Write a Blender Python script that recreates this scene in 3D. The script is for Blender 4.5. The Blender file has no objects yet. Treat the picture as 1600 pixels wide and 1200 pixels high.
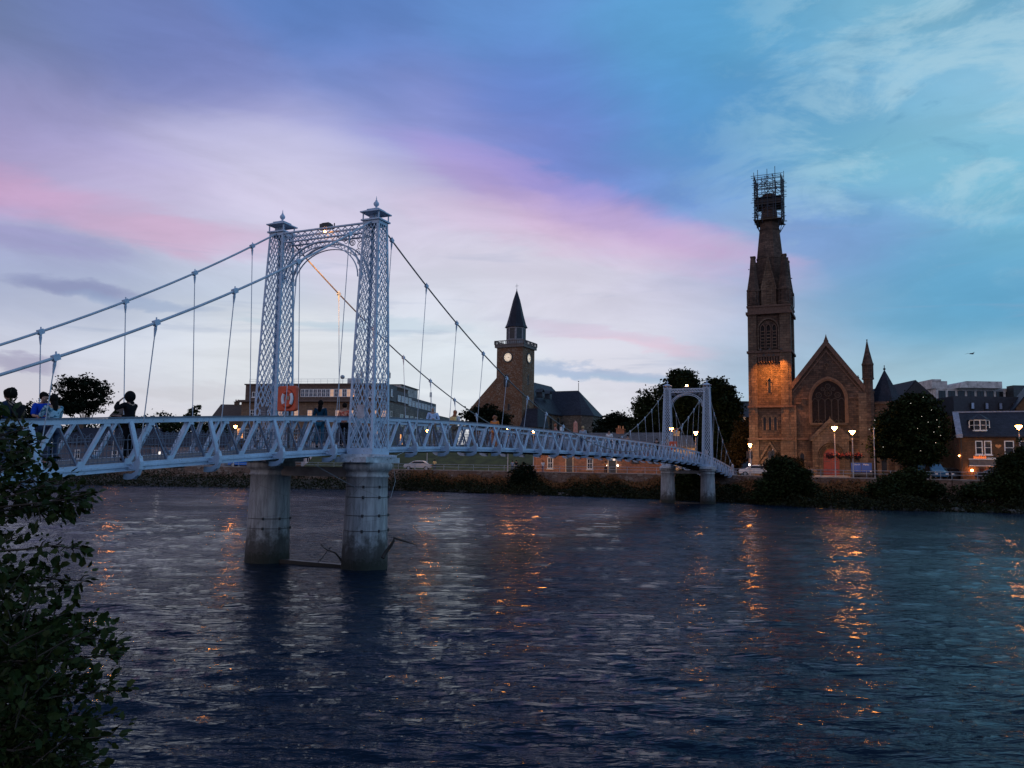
import bpy, math, random
import numpy as np
from mathutils import Vector, Matrix
R = math.radians
sc = bpy.context.scene
C = sc.collection
random.seed(7)
RNG = np.random.default_rng(11)

# ------------------------------------------------------------------ camera
F_PX, PITCH, ROLL, EYE = 1267.0, 0.1015, 0.0155, 3.4628
cam_d = bpy.data.cameras.new('camera')
cam = bpy.data.objects.new('camera', cam_d)
C.objects.link(cam)
cam_d.sensor_width = 36.0
cam_d.lens = F_PX / 1600 * 36
cam_d.clip_start = 0.05
cam_d.clip_end = 5000
cp_, sp_ = math.cos(PITCH), math.sin(PITCH)
Fw = Vector((0, cp_, sp_)); Up0 = Vector((0, -sp_, cp_)); Rt0 = Vector((1, 0, 0))
Rt = Rt0 * math.cos(ROLL) + Up0 * math.sin(ROLL)
Up = Up0 * math.cos(ROLL) - Rt0 * math.sin(ROLL)
cam.matrix_world = Matrix(((Rt.x, Up.x, -Fw.x, 0), (Rt.y, Up.y, -Fw.y, 0), (Rt.z, Up.z, -Fw.z, EYE), (0, 0, 0, 1)))
sc.camera = cam

def ray(px, py):
    return (Fw * F_PX + Rt * (px - 800) - Up * (py - 600)).normalized()
def at(px, py, Y):
    d = ray(px, py); k = Y / d.y
    return Vector((d.x * k, Y, EYE + d.z * k))

# ------------------------------------------------------------------ view
sc.view_settings.view_transform = 'Standard'
sc.view_settings.look = 'None'
sc.view_settings.exposure = 0.0
sc.view_settings.gamma = 1.0
sc.view_settings.use_curve_mapping = False
sc.render.engine = 'CYCLES'
sc.cycles.use_denoising = True
sc.cycles.max_bounces = 6
sc.cycles.diffuse_bounces = 2
sc.cycles.glossy_bounces = 3
sc.cycles.transmission_bounces = 2
sc.cycles.caustics_reflective = False
sc.cycles.caustics_refractive = False
sc.cycles.sample_clamp_indirect = 4.0

# ------------------------------------------------------------------ node helpers
def srgb(r, g, b):
    f = lambda c: (c / 255 / 12.92) if c / 255 <= .04045 else ((c / 255 + .055) / 1.055) ** 2.4
    return (f(r), f(g), f(b))
class NT:
    def __init__(s, tree):
        s.t = tree; s.n = tree.nodes; s.l = tree.links; s.n.clear()
    def new(s, typ, **kw):
        nd = s.n.new(typ)
        for k, v in kw.items():
            setattr(nd, k, v)
        return nd
    def put(s, sock, v):
        if isinstance(v, bpy.types.NodeSocket): s.l.new(v, sock)
        elif isinstance(v, (tuple, list)) and len(v) == 3 and sock.type == 'RGBA': sock.default_value = (*v, 1)
        else: sock.default_value = v
    def math(s, op, a, b=0.0, c=None, clamp=False):
        nd = s.new('ShaderNodeMath', operation=op, use_clamp=clamp)
        s.put(nd.inputs[0], a); s.put(nd.inputs[1], b)
        if c is not None: s.put(nd.inputs[2], c)
        return nd.outputs[0]
    def vmath(s, op, a, b=(0, 0, 0), scale=None):
        nd = s.new('ShaderNodeVectorMath', operation=op)
        s.put(nd.inputs[0], a)
        if scale is None: s.put(nd.inputs[1], b)
        else: s.put(nd.inputs['Scale'], scale)
        return nd.outputs['Value'] if op in ('DISTANCE', 'DOT_PRODUCT', 'LENGTH') else nd.outputs[0]
    def mix(s, f, a, b, mode='MIX'):
        nd = s.new('ShaderNodeMix', data_type='RGBA', blend_type=mode)
        s.put(nd.inputs[0], f); s.put(nd.inputs[6], a); s.put(nd.inputs[7], b)
        return nd.outputs[2]
    def noise(s, vec, scale, detail=4, rough=.55, dist=0.0, out='Fac'):
        nd = s.new('ShaderNodeTexNoise')
        if vec is not None: s.put(nd.inputs['Vector'], vec)
        nd.inputs['Scale'].default_value = scale; nd.inputs['Detail'].default_value = detail
        nd.inputs['Roughness'].default_value = rough; nd.inputs['Distortion'].default_value = dist
        return nd.outputs[out]
    def ramp(s, f, pts):
        nd = s.new('ShaderNodeMapRange')
        s.put(nd.inputs[0], f)
        nd.inputs[1].default_value, nd.inputs[2].default_value, nd.inputs[3].default_value, nd.inputs[4].default_value = pts
        nd.interpolation_type = 'SMOOTHSTEP'
        return nd.outputs[0]

# ------------------------------------------------------------------ sky (world, at infinity, by direction)
world = bpy.data.worlds.new('World'); sc.world = world; world.use_nodes = True
W = NT(world.node_tree)
SQ = 1.9       # clouds are flat: heights count more than bearings
def wdir(px, py):
    d = ray(px, py); return (d.x, d.y, d.z * SQ)
sky_pts = [  # x, y in the photograph -> colour of the sky in that direction
 (-40,-10,108,126,168),(200,50,106,124,180),(500,30,92,128,192),(800,30,98,142,204),(1010,60,92,158,208),(1200,40,88,158,202),(1370,20,128,182,206),(1600,20,100,160,196),
 (40,150,132,138,184),(300,120,118,130,190),(560,130,110,134,198),(850,160,100,134,206),(1080,170,88,152,208),(1300,170,98,162,206),(1540,130,142,192,218),
 (30,220,160,150,196),(150,215,168,162,206),(330,210,172,170,212),(480,220,178,178,218),(620,210,142,148,206),(740,240,132,142,206),(900,250,112,134,206),(1120,290,104,160,214),(1400,250,124,186,212),(1580,330,122,186,212),
 (60,290,178,166,206),(250,270,196,190,222),(450,290,204,200,226),(640,290,186,180,216),(820,270,130,138,204),(1000,310,118,142,208),
 (60,370,160,158,198),(220,330,198,186,218),(400,330,210,204,228),(560,350,212,206,228),(700,370,212,204,226),(850,400,212,206,226),(1000,420,208,202,224),(1130,430,184,184,216),(1110,340,110,148,208),(1230,380,120,154,208),(1300,370,118,158,208),(1500,430,98,164,204),
 (30,440,158,170,204),(160,430,162,180,210),(320,420,196,208,226),(700,450,212,216,230),(900,460,214,214,228),(1080,480,204,206,222),(1300,470,110,170,206),(1470,500,94,164,200),
 (60,520,204,208,224),(200,520,214,220,230),(400,540,220,224,230),(700,560,216,224,232),(1000,560,214,214,226),(1200,540,170,186,212),(1250,590,160,190,210),(1420,600,168,198,212),(1580,600,150,190,208),
 (60,620,214,210,220),(700,690,220,222,228),(300,700,214,214,222),(1300,700,172,192,206),(930,690,218,220,228)]
tc = W.new('ShaderNodeTexCoord').outputs['Generated']
sep = W.new('ShaderNodeSeparateXYZ'); W.put(sep.inputs[0], tc)
comb = W.new('ShaderNodeCombineXYZ')
W.put(comb.inputs[0], sep.outputs[0]); W.put(comb.inputs[1], sep.outputs[1]); W.put(comb.inputs[2], W.math('MULTIPLY', sep.outputs[2], SQ))
flat = comb.outputs[0]
# streak space: seen from the ground clouds lie in bands, so noise is stretched along the bearing
strc = W.new('ShaderNodeMapping'); W.put(strc.inputs[0], tc); strc.inputs['Scale'].default_value = (1.6, 1.6, 5.5); strc.inputs['Rotation'].default_value = (0, R(9), 0)
w1 = W.noise(strc.outputs[0], 1.6, 5, .55, 0.3, 'Color')
warp = W.vmath('SCALE', W.vmath('SUBTRACT', w1, (.5, .5, .5)), scale=.15)
vec = W.vmath('ADD', flat, warp)
K = 1 / (2 * .064 ** 2)
acc = None; wacc = None
extra = [((-.9,.3,.5),(.28,.30,.44),.5),((.95,.2,.5),(.20,.42,.62),.5),((0,-.2,1.9),(.13,.21,.42),.9),
         ((.85,-.5,.5),(.42,.80,1.40),.6),((-.5,-.85,.4),(.34,.28,.36),.6),((0,-1,.9),(.15,.24,.48),.6),((0,.3,-1.6),(.05,.06,.08),.6),
         ((-.95,.1,.15),(.60,.52,.60),.35),((.99,.0,.12),(.36,.56,.72),.4)]
items = [(wdir(p[0], p[1]), srgb(*p[2:]), None) for p in sky_pts] + [(e[0], e[1], e[2]) for e in extra]
for pos, col, sg in items:
    k = K if sg is None else 1 / (2 * sg ** 2) * 1.0
    d = W.vmath('DISTANCE', vec, pos)
    e = W.math('MULTIPLY', W.math('MULTIPLY', d, d), -k)
    w = W.math('EXPONENT', e)
    if sg is not None: w = W.math('MULTIPLY', w, .02)   # broad background lobes give way inside the frame
    w = W.math('ADD', w, 1e-7)
    c = W.vmath('SCALE', tuple(col), scale=w)
    acc = c if acc is None else W.vmath('ADD', acc, c)
    wacc = w if wacc is None else W.math('ADD', wacc, w)
skyc = W.vmath('SCALE', acc, scale=W.math('DIVIDE', 1.0, wacc))
# separate streaks of cloud: slanted ellipses in bearing/height, edges broken up by noise
ya = W.math('MAXIMUM', sep.outputs[1], .05)
ca = W.math('DIVIDE', sep.outputs[0], ya); ce = W.math('DIVIDE', sep.outputs[2], ya)
wn = W.new('ShaderNodeSeparateColor'); W.put(wn.inputs[0], W.noise(strc.outputs[0], 2.4, 6, .6, .4, 'Color'))
ca = W.math('ADD', ca, W.math('MULTIPLY', W.math('SUBTRACT', wn.outputs[0], .5), .22))
ce = W.math('ADD', ce, W.math('MULTIPLY', W.math('SUBTRACT', wn.outputs[1], .5), .085))
ahead = W.ramp(sep.outputs[1], (.1, .3, 0, 1))
def streak(px, py, rx, ry, ang, col, alpha, inner=.1):
    global skyc
    r = ray(px, py); a0, e0 = r.x/r.y, r.z/r.y; c, s_ = math.cos(R(ang)), math.sin(R(ang))
    du = W.math('SUBTRACT', ca, a0); dv = W.math('SUBTRACT', ce, e0)
    k1, k2 = F_PX/rx, F_PX/ry
    p = W.math('ADD', W.math('MULTIPLY', du, c*k1), W.math('MULTIPLY', dv, -s_*k1))
    q = W.math('ADD', W.math('MULTIPLY', du, s_*k2), W.math('MULTIPLY', dv, c*k2))
    d2 = W.math('ADD', W.math('MULTIPLY', p, p), W.math('MULTIPLY', q, q))
    m = W.math('MULTIPLY', W.ramp(d2, (inner, 1.6, alpha, 0)), ahead)
    skyc = W.mix(m, skyc, srgb(*col))
# angle: positive slopes down to the right in the picture
streak(880, 305, 300, 44, 17, (170, 150, 208), .60)
streak(1000, 368, 260, 46, 14, (208, 176, 208), .48, 0)
streak(1090, 392, 130, 26, 10, (206, 168, 206), .28, 0)
streak(780, 308, 170, 44, 20, (192, 172, 212), .30, 0)
streak(800, 350, 230, 40, 12, (216, 186, 214), .50, 0)
streak(-10, 296, 170, 40, 12, (202, 158, 196), .50, 0)
streak(150, 332, 220, 38, 13, (204, 168, 202), .45, 0)
streak(300, 366, 190, 26, 4, (206, 168, 198), .48, 0)
streak(60, 378, 130, 22, 6, (154, 152, 198), .55)
streak(480, 262, 300, 60, 14, (206, 204, 226), .35, 0)
streak(120, 446, 130, 14, 3, (138, 146, 186), .80)
streak(240, 466, 120, 10, 5, (150, 170, 204), .55)
streak(5, 558, 60, 9, 6, (160, 156, 186), .65)
streak(960, 522, 150, 12, 5, (220, 186, 206), .55, 0)
streak(880, 512, 150, 12, 3, (196, 198, 218), .50)
streak(940, 574, 140, 10, 3, (158, 178, 208), .80)
streak(1060, 590, 150, 9, 4, (168, 190, 214), .70)
streak(610, 512, 130, 13, 2, (188, 206, 220), .60)
streak(500, 496, 110, 9, 2, (182, 202, 218), .55)
streak(330, 610, 160, 8, 0, (206, 206, 214), .55)
streak(720, 610, 200, 9, 1, (226, 232, 238), .6)
# finer cloud structure
m2 = W.new('ShaderNodeMapping'); W.put(m2.inputs[0], tc); m2.inputs['Scale'].default_value = (2.4, 2.4, 9.0); m2.inputs['Rotation'].default_value = (0, R(6), 0)
n2 = W.noise(m2.outputs[0], 1.7, 7, .6, .6)
fac = W.ramp(n2, (.30, .72, .93, 1.09))
skyc = W.vmath('SCALE', skyc, scale=fac)
# low grey-blue cloud bars near the horizon
m3 = W.new('ShaderNodeMapping'); W.put(m3.inputs[0], tc); m3.inputs['Scale'].default_value = (2.2, 2.2, 22.0); m3.inputs['Location'].default_value = (.35, .1, .4)
n3 = W.noise(m3.outputs[0], 1.5, 5, .55, .5)
low = W.math('MULTIPLY', W.ramp(sep.outputs[2], (.03, .12, 0, 1)), W.ramp(sep.outputs[2], (.34, .20, 0, 1)))
bars = W.math('MULTIPLY', W.ramp(n3, (.58, .70, 0, .30)), low)
skyc = W.mix(bars, skyc, srgb(150, 166, 196))
# breaks of bright cloud to the right
m4 = W.new('ShaderNodeMapping'); W.put(m4.inputs[0], tc); m4.inputs['Scale'].default_value = (3.0, 3.0, 6.5); m4.inputs['Rotation'].default_value = (0, R(-28), 0)
n4 = W.noise(m4.outputs[0], 2.1, 9, .64, .4)
rgt = W.ramp(sep.outputs[0], (.12, .45, 0, 1))
br = W.math('MULTIPLY', W.math('MULTIPLY', W.ramp(n4, (.45, .60, 0, .62)), rgt), W.ramp(sep.outputs[2], (.16, .34, 0, 1)))
skyc = W.mix(br, skyc, srgb(172, 208, 224))
n5 = W.noise(m4.outputs[0], 3.6, 7, .62, .5)
dk = W.math('MULTIPLY', W.math('MULTIPLY', W.ramp(n5, (.52, .68, 0, .38)), rgt), W.ramp(sep.outputs[2], (.18, .36, 0, 1)))
skyc = W.mix(dk, skyc, srgb(82, 142, 182))
nish = W.new('ShaderNodeTexSky', sky_type='NISHITA', sun_disc=False)
nish.sun_elevation = R(3); nish.sun_rotation = R(215)
skyc = W.vmath('ADD', skyc, W.vmath('SCALE', nish.outputs[0], scale=.002))
bg = W.new('ShaderNodeBackground'); W.put(bg.inputs[0], skyc); bg.inputs[1].default_value = 1.0
wo = W.new('ShaderNodeOutputWorld'); W.l.new(bg.outputs[0], wo.inputs[0])
world.cycles.sampling_method = 'MANUAL'; world.cycles.sample_map_resolution = 512

sun_d = bpy.data.lights.new('sun', 'SUN'); sun_d.energy = .25; sun_d.angle = R(14); sun_d.color = (1, .80, .74)
sun = bpy.data.objects.new('sun', sun_d); C.objects.link(sun)
sun.rotation_euler = (R(72), 0, R(-35))     # low afterglow from behind left

# ------------------------------------------------------------------ materials
MATS = {}
def principled(name):
    m = bpy.data.materials.new(name); m.use_nodes = True
    t = NT(m.node_tree)
    p = t.new('ShaderNodeBsdfPrincipled'); o = t.new('ShaderNodeOutputMaterial')
    t.l.new(p.outputs[0], o.inputs[0]); MATS[name] = m
    return m, t, p
def simple(name, col, rough=.6, metal=0.0, var=.25, vs=3.0, bump=0.0, bs=20.0, spec=.5, dirt=None):
    m, t, p = principled(name)
    co = t.new('ShaderNodeTexCoord').outputs['Object']
    n = t.noise(co, vs, 5, .6)
    dark = tuple(c * (1 - var) for c in col); lite = tuple(min(1, c * (1 + var)) for c in col)
    c = t.mix(t.ramp(n, (.3, .7, 0, 1)), dark, lite)
    if dirt:
        c = t.mix(t.ramp(t.noise(co, dirt[1], 6, .7), (dirt[2], dirt[2] + .12, 0, 1)), c, dirt[0])
    t.put(p.inputs['Base Color'], c)
    p.inputs['Roughness'].default_value = rough; p.inputs['Metallic'].default_value = metal
    p.inputs['Specular IOR Level'].default_value = spec
    if bump:
        b = t.new('ShaderNodeBump'); b.inputs['Strength'].default_value = bump; b.inputs['Distance'].default_value = .02
        t.put(b.inputs['Height'], t.noise(co, bs, 5, .6)); t.l.new(b.outputs[0], p.inputs['Normal'])
    return m
def emit(name, col, st):
    m, t, p = principled(name)
    p.inputs['Base Color'].default_value = (*col, 1)
    p.inputs['Emission Color'].default_value = (*col, 1); p.inputs['Emission Strength'].default_value = st
    return m
def wallvec(t):
    co = t.new('ShaderNodeTexCoord').outputs['Object']
    s = t.new('ShaderNodeSeparateXYZ'); t.put(s.inputs[0], co)
    c = t.new('ShaderNodeCombineXYZ'); t.put(c.inputs[0], t.math('ADD', s.outputs[0], s.outputs[1])); t.put(c.inputs[1], s.outputs[2])
    return co, c.outputs[0]
def masonry(name, c1, c2, mortar, bw, bh, rough=.85, var=.35, ms=.02, soot=None):
    m, t, p = principled(name)
    co, v = wallvec(t)
    b = t.new('ShaderNodeTexBrick'); t.put(b.inputs['Vector'], v)
    t.put(b.inputs['Color1'], c1); t.put(b.inputs['Color2'], c2); t.put(b.inputs['Mortar'], mortar)
    b.inputs['Scale'].default_value = 1; b.inputs['Brick Width'].default_value = bw; b.inputs['Row Height'].default_value = bh
    b.inputs['Mortar Size'].default_value = ms; b.inputs['Mortar Smooth'].default_value = .3; b.inputs['Bias'].default_value = -.1
    n = t.noise(co, .35, 6, .65); n2 = t.noise(co, 2.6, 5, .7)
    c = t.mix(1.0, b.outputs[0], t.mix(t.ramp(n, (.3, .7, 0, 1)), (1 - var,) * 3, (1.0,) * 3), 'MULTIPLY')
    c = t.mix(.6, c, t.mix(t.ramp(n2, (.3, .7, 0, 1)), (.55,) * 3, (1.25,) * 3), 'MULTIPLY')
    if soot: c = t.mix(t.ramp(t.noise(co, .9, 6, .7), (.5, .66, 0, .75)), c, soot)
    t.put(p.inputs['Base Color'], c); p.inputs['Roughness'].default_value = rough; p.inputs['Specular IOR Level'].default_value = .15
    bp = t.new('ShaderNodeBump'); bp.inputs['Strength'].default_value = .5; bp.inputs['Distance'].default_value = .04
    t.put(bp.inputs['Height'], t.math('SUBTRACT', n2, b.outputs['Fac'])); t.l.new(bp.outputs[0], p.inputs['Normal'])
    return m
def rubble(name, cols, scale=2.2):
    m, t, p = principled(name)
    co = t.new('ShaderNodeTexCoord').outputs['Object']
    mp = t.new('ShaderNodeMapping'); t.put(mp.inputs[0], co); mp.inputs['Scale'].default_value = (1, 1, 1.9)
    v = t.new('ShaderNodeTexVoronoi'); t.put(v.inputs['Vector'], mp.outputs[0]); v.inputs['Scale'].default_value = scale
    sepc = t.new('ShaderNodeSeparateColor'); t.put(sepc.inputs[0], v.outputs['Color'])
    c = t.mix(sepc.outputs[0], cols[0], cols[1]); c = t.mix(t.ramp(sepc.outputs[1], (.55, .95, 0, 1)), c, cols[2])
    e = t.new('ShaderNodeTexVoronoi', feature='DISTANCE_TO_EDGE'); t.put(e.inputs['Vector'], mp.outputs[0]); e.inputs['Scale'].default_value = scale
    c = t.mix(t.ramp(e.outputs[0], (0, .10, .75, 0)), c, tuple(x * .35 for x in cols[0]))
    c = t.mix(t.ramp(t.noise(co, .25, 5, .6), (.35, .7, 0, .5)), c, tuple(x * .5 for x in cols[0]))
    t.put(p.inputs['Base Color'], c); p.inputs['Roughness'].default_value = .9; p.inputs['Specular IOR Level'].default_value = .1
    bp = t.new('ShaderNodeBump'); bp.inputs['Strength'].default_value = .6; bp.inputs['Distance'].default_value = .05
    t.put(bp.inputs['Height'], e.outputs[0]); t.l.new(bp.outputs[0], p.inputs['Normal'])
    return m
def leafmat(name, c1, c2, rough=.7):
    m, t, p = principled(name)
    g = t.new('ShaderNodeNewGeometry')
    c = t.mix(g.outputs['Random Per Island'], c1, c2)
    co = t.new('ShaderNodeTexCoord').outputs['Object']
    c = t.mix(t.ramp(t.noise(co, .5, 3, .5), (.3, .7, 0, .5)), c, tuple(x * .55 for x in c1))
    t.put(p.inputs['Base Color'], c); p.inputs['Roughness'].default_value = rough
    p.inputs['Specular IOR Level'].default_value = .06
    return m
def paint(name, col):
    m, t, p = principled(name)
    co = t.new('ShaderNodeTexCoord').outputs['Object']
    n = t.noise(co, 2.3, 6, .65); n2 = t.noise(co, 14, 5, .7)
    c = t.mix(t.ramp(n, (.3, .7, 0, 1)), tuple(x * .80 for x in col), col)
    c = t.mix(t.ramp(n2, (.57, .70, 0, .60)), c, (.13, .11, .11))
    n3 = t.noise(co, 5.5, 6, .75)
    c = t.mix(t.ramp(n3, (.63, .69, 0, .75)), c, (.17, .075, .035))
    mp = t.new('ShaderNodeMapping'); t.put(mp.inputs[0], co); mp.inputs['Scale'].default_value = (9, 9, .8)
    c = t.mix(t.ramp(t.noise(mp.outputs[0], 1.3, 5, .7), (.58, .75, 0, .35)), c, tuple(x * .45 for x in col))
    t.put(p.inputs['Base Color'], c)
    p.inputs['Roughness'].default_value = .42
    b = t.new('ShaderNodeBump'); b.inputs['Strength'].default_value = .25; b.inputs['Distance'].default_value = .01
    t.put(b.inputs['Height'], n2); t.l.new(b.outputs[0], p.inputs['Normal'])
    return m
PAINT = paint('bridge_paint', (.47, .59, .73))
PAINTD = paint('bridge_paint_dark', (.18, .215, .30))  # darker tone of the bridge paint, for slim diagonals and scrollwork
GUARD = paint('guard_paint', (.12, .14, .19))
DARKM = simple('dark_steel', (.03, .032, .036), .5, var=.3)
DECKM = simple('deck_boards', (.10, .10, .10), .8, var=.3)
CABLEM = paint('cable_paint', (.46, .52, .60))
GALV = simple('galvanised', (.30, .33, .36), .45, .3)
def piermat():
    m, t, p = principled('pier_shell')
    co = t.new('ShaderNodeTexCoord').outputs['Object']
    s = t.new('ShaderNodeSeparateXYZ'); t.put(s.inputs[0], co)
    mp = t.new('ShaderNodeMapping'); t.put(mp.inputs[0], co); mp.inputs['Scale'].default_value = (3, 3, .35)
    streak = t.noise(mp.outputs[0], 2.2, 6, .65)
    n = t.noise(co, 3.0, 7, .7); nb = t.noise(co, 9, 6, .75)
    c = t.mix(t.ramp(streak, (.35, .7, 0, 1)), (.22, .22, .225), (.42, .43, .43))
    c = t.mix(t.ramp(nb, (.60, .72, 0, .7)), c, (.20, .13, .09))
    hgt = t.math('ADD', s.outputs[2], t.math('MULTIPLY', t.math('SUBTRACT', n, .5), 2.2))
    c = t.mix(t.ramp(hgt, (1.45, .55, 0, .9)), c, (.035, .030, .024))
    c = t.mix(t.ramp(t.math('ADD', s.outputs[2], t.math('MULTIPLY', t.math('SUBTRACT', nb, .5), .9)), (.45, .2, 0, 1)), c, (.02, .022, .014))
    cell = t.new('ShaderNodeTexVoronoi', feature='DISTANCE_TO_EDGE'); t.put(cell.inputs['Vector'], co); cell.inputs['Scale'].default_value = 1.3
    crack = t.ramp(cell.outputs[0], (0, .012, .8, 0))
    c = t.mix(t.math('MULTIPLY', crack, .6), c, (.08, .07, .06))
    t.put(p.inputs['Base Color'], c); p.inputs['Roughness'].default_value = .75
    b = t.new('ShaderNodeBump'); b.inputs['Strength'].default_value = .5; b.inputs['Distance'].default_value = .03
    t.put(b.inputs['Height'], nb); t.l.new(b.outputs[0], p.inputs['Normal'])
    return m
PIERM = piermat()
STONE = masonry('sandstone', (.165, .105, .078), (.085, .056, .045), (.06, .045, .038), .62, .26, var=.5, soot=(.040, .030, .027))
STONEL = masonry('dressed_sandstone', (.235, .155, .105), (.13, .085, .062), (.08, .055, .045), .7, .32, var=.45, soot=(.12, .085, .065))
STRINGC = simple('carved_sandstone', (.12, .068, .048), .9, var=.3, vs=4, bump=.4)
RUB = rubble('rubble_wall', ((.165, .088, .052), (.26, .14, .085), (.28, .22, .17)), 3.6)
RUBG = rubble('grey_rubble_wall', ((.12, .10, .085), (.18, .14, .11), (.26, .22, .18)), 3.6)
SLATE = masonry('slate', (.036, .038, .055), (.024, .026, .040), (.018, .02, .025), .32, .22, .55, .3, .012)
SLATEL = masonry('pale_slate', (.13, .135, .15), (.10, .105, .12), (.05, .05, .06), .32, .22, .6, .3, .012)
BRICK = masonry('dark_brick', (.19, .10, .055), (.13, .075, .045), (.09, .07, .05), .5, .16, ms=.012)
PINKS = masonry('pink_stone', (.40, .17, .10), (.26, .13, .08), (.22, .15, .10), .55, .28)
OFFST = masonry('office_stone', (.26, .17, .115), (.19, .13, .09), (.10, .08, .06), .9, .35)
OFFSG = masonry('office_grey_stone', (.30, .27, .24), (.23, .21, .19), (.14, .13, .12), .9, .35)
CONC = simple('weathered_concrete', (.50, .46, .43), .85, var=.25, vs=.9, bump=.2, bs=3, dirt=((.14, .12, .11), 1.3, .56))
RWALL = rubble('river_wall_stone', ((.17, .11, .085), (.24, .15, .11), (.28, .22, .18)), 1.6)
COPE = simple('wall_coping', (.30, .25, .22), .85, var=.3, vs=1.2)
HARL = simple('dim_harling', (.12, .11, .125), .9, var=.15, vs=2)
WHITEP = simple('white_paint', (.72, .70, .68), .5, var=.06)
GLASS = simple('window_glass', (.012, .014, .017), .10, var=.2, spec=.35)
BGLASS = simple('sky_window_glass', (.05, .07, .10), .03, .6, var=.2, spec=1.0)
LITW = emit('lit_window', (1.0, .42, .12), 1.1)
LITC = emit('dim_lit_window', (1.0, .58, .34), .30)
LITWH = emit('white_lit_window', (1.0, .92, .80), 1.6)
LAMPM = emit('lamp_glow', (1.0, .32, .05), 90.0)
LAMPW = emit('lamp_glow_white', (1.0, .35, .07), 120.0)
LAMPS = emit('small_lamp_glow', (1.0, .50, .18), 60.0)
TINY = emit('fairy_bulb', (1.0, .9, .75), 1.6)
POLEM = simple('lamp_pole_paint', (.50, .46, .44), .5, var=.1)
ASPH = simple('asphalt', (.045, .045, .047), .9, var=.3, vs=1.5)
PAVE = simple('paving', (.16, .15, .14), .85, var=.2, vs=1.5)
GRASS = simple('turf', (.050, .054, .014), .95, var=.4, vs=.7, bump=.6, bs=2)
EARTH = simple('bank_earth', (.05, .040, .028), .95, var=.4, vs=1.2, bump=.6, bs=2)
BARK = simple('bark', (.035, .028, .022), .95, var=.3, vs=4)
LEAFD = leafmat('tree_leaves', (.010, .017, .007), (.034, .048, .018))
LEAFC = leafmat('dark_conifer_leaves', (.006, .010, .005), (.014, .020, .010))
LEAFO = leafmat('rust_tinged_leaves', (.030, .024, .010), (.062, .038, .015))
LEAFB = leafmat('bush_leaves', (.010, .017, .006), (.038, .050, .016))
LEAFN = leafmat('alder_leaves', (.012, .022, .006), (.042, .062, .018), .5)
REED = leafmat('lamp_lit_dry_reed', (.16, .066, .028), (.27, .135, .055))  # rust brown dry growth, its colour raised for lamplight from the street
IVY = leafmat('bank_weeds', (.010, .013, .005), (.030, .032, .012))
ORANGE = simple('orange_plastic', (.62, .085, .03), .45, var=.15, vs=4)
BLUEP = simple('blue_sign_paint', (.012, .07, .36), .4, var=.05)
RED = simple('red_door_paint', (.24, .025, .018), .55, var=.15)
SKIN = simple('skin', (.36, .20, .14), .6, var=.08)
HAIRD = simple('dark_hair', (.009, .007, .006), .8, var=.3, spec=.1)
HAIRR = simple('red_hair', (.30, .09, .03), .6, var=.3)
def cloth(name, col): return simple(name, col, .95, var=.18, vs=9, spec=.05)
BLK = cloth('black_cloth', (.012, .012, .014)); NAVY = cloth('navy_cloth', (.02, .035, .07)); BLUEC = cloth('royal_blue_cloth', (.008, .05, .40))
LBL = cloth('pale_blue_cloth', (.42, .52, .70)); WHC = cloth('white_cloth', (.62, .62, .62)); ORC = cloth('orange_cloth', (.65, .20, .05))
GRC = cloth('grey_blue_cloth', (.28, .34, .42)); TEAL = cloth('teal_cloth', (.02, .10, .17)); YELC = cloth('yellow_bag_cloth', (.85, .55, .22))
DENIM = cloth('denim', (.05, .07, .12)); KHAKI = cloth('khaki_cloth', (.22, .17, .12))
def spots(name, a, b, sc_):
    m, t, p = principled(name)
    co = t.new('ShaderNodeTexCoord').outputs['Object']
    t.put(p.inputs['Base Color'], t.mix(t.ramp(t.noise(co, sc_, 3, .6), (.44, .54, 0, 1)), a, b)); p.inputs['Roughness'].default_value = .9
    return m
FLOR = spots('pink_floral_cloth', (.85, .40, .26), (.62, .10, .06), 14)
PATT = spots('teal_patterned_cloth', (.02, .10, .16), (.30, .48, .58), 13)

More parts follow.
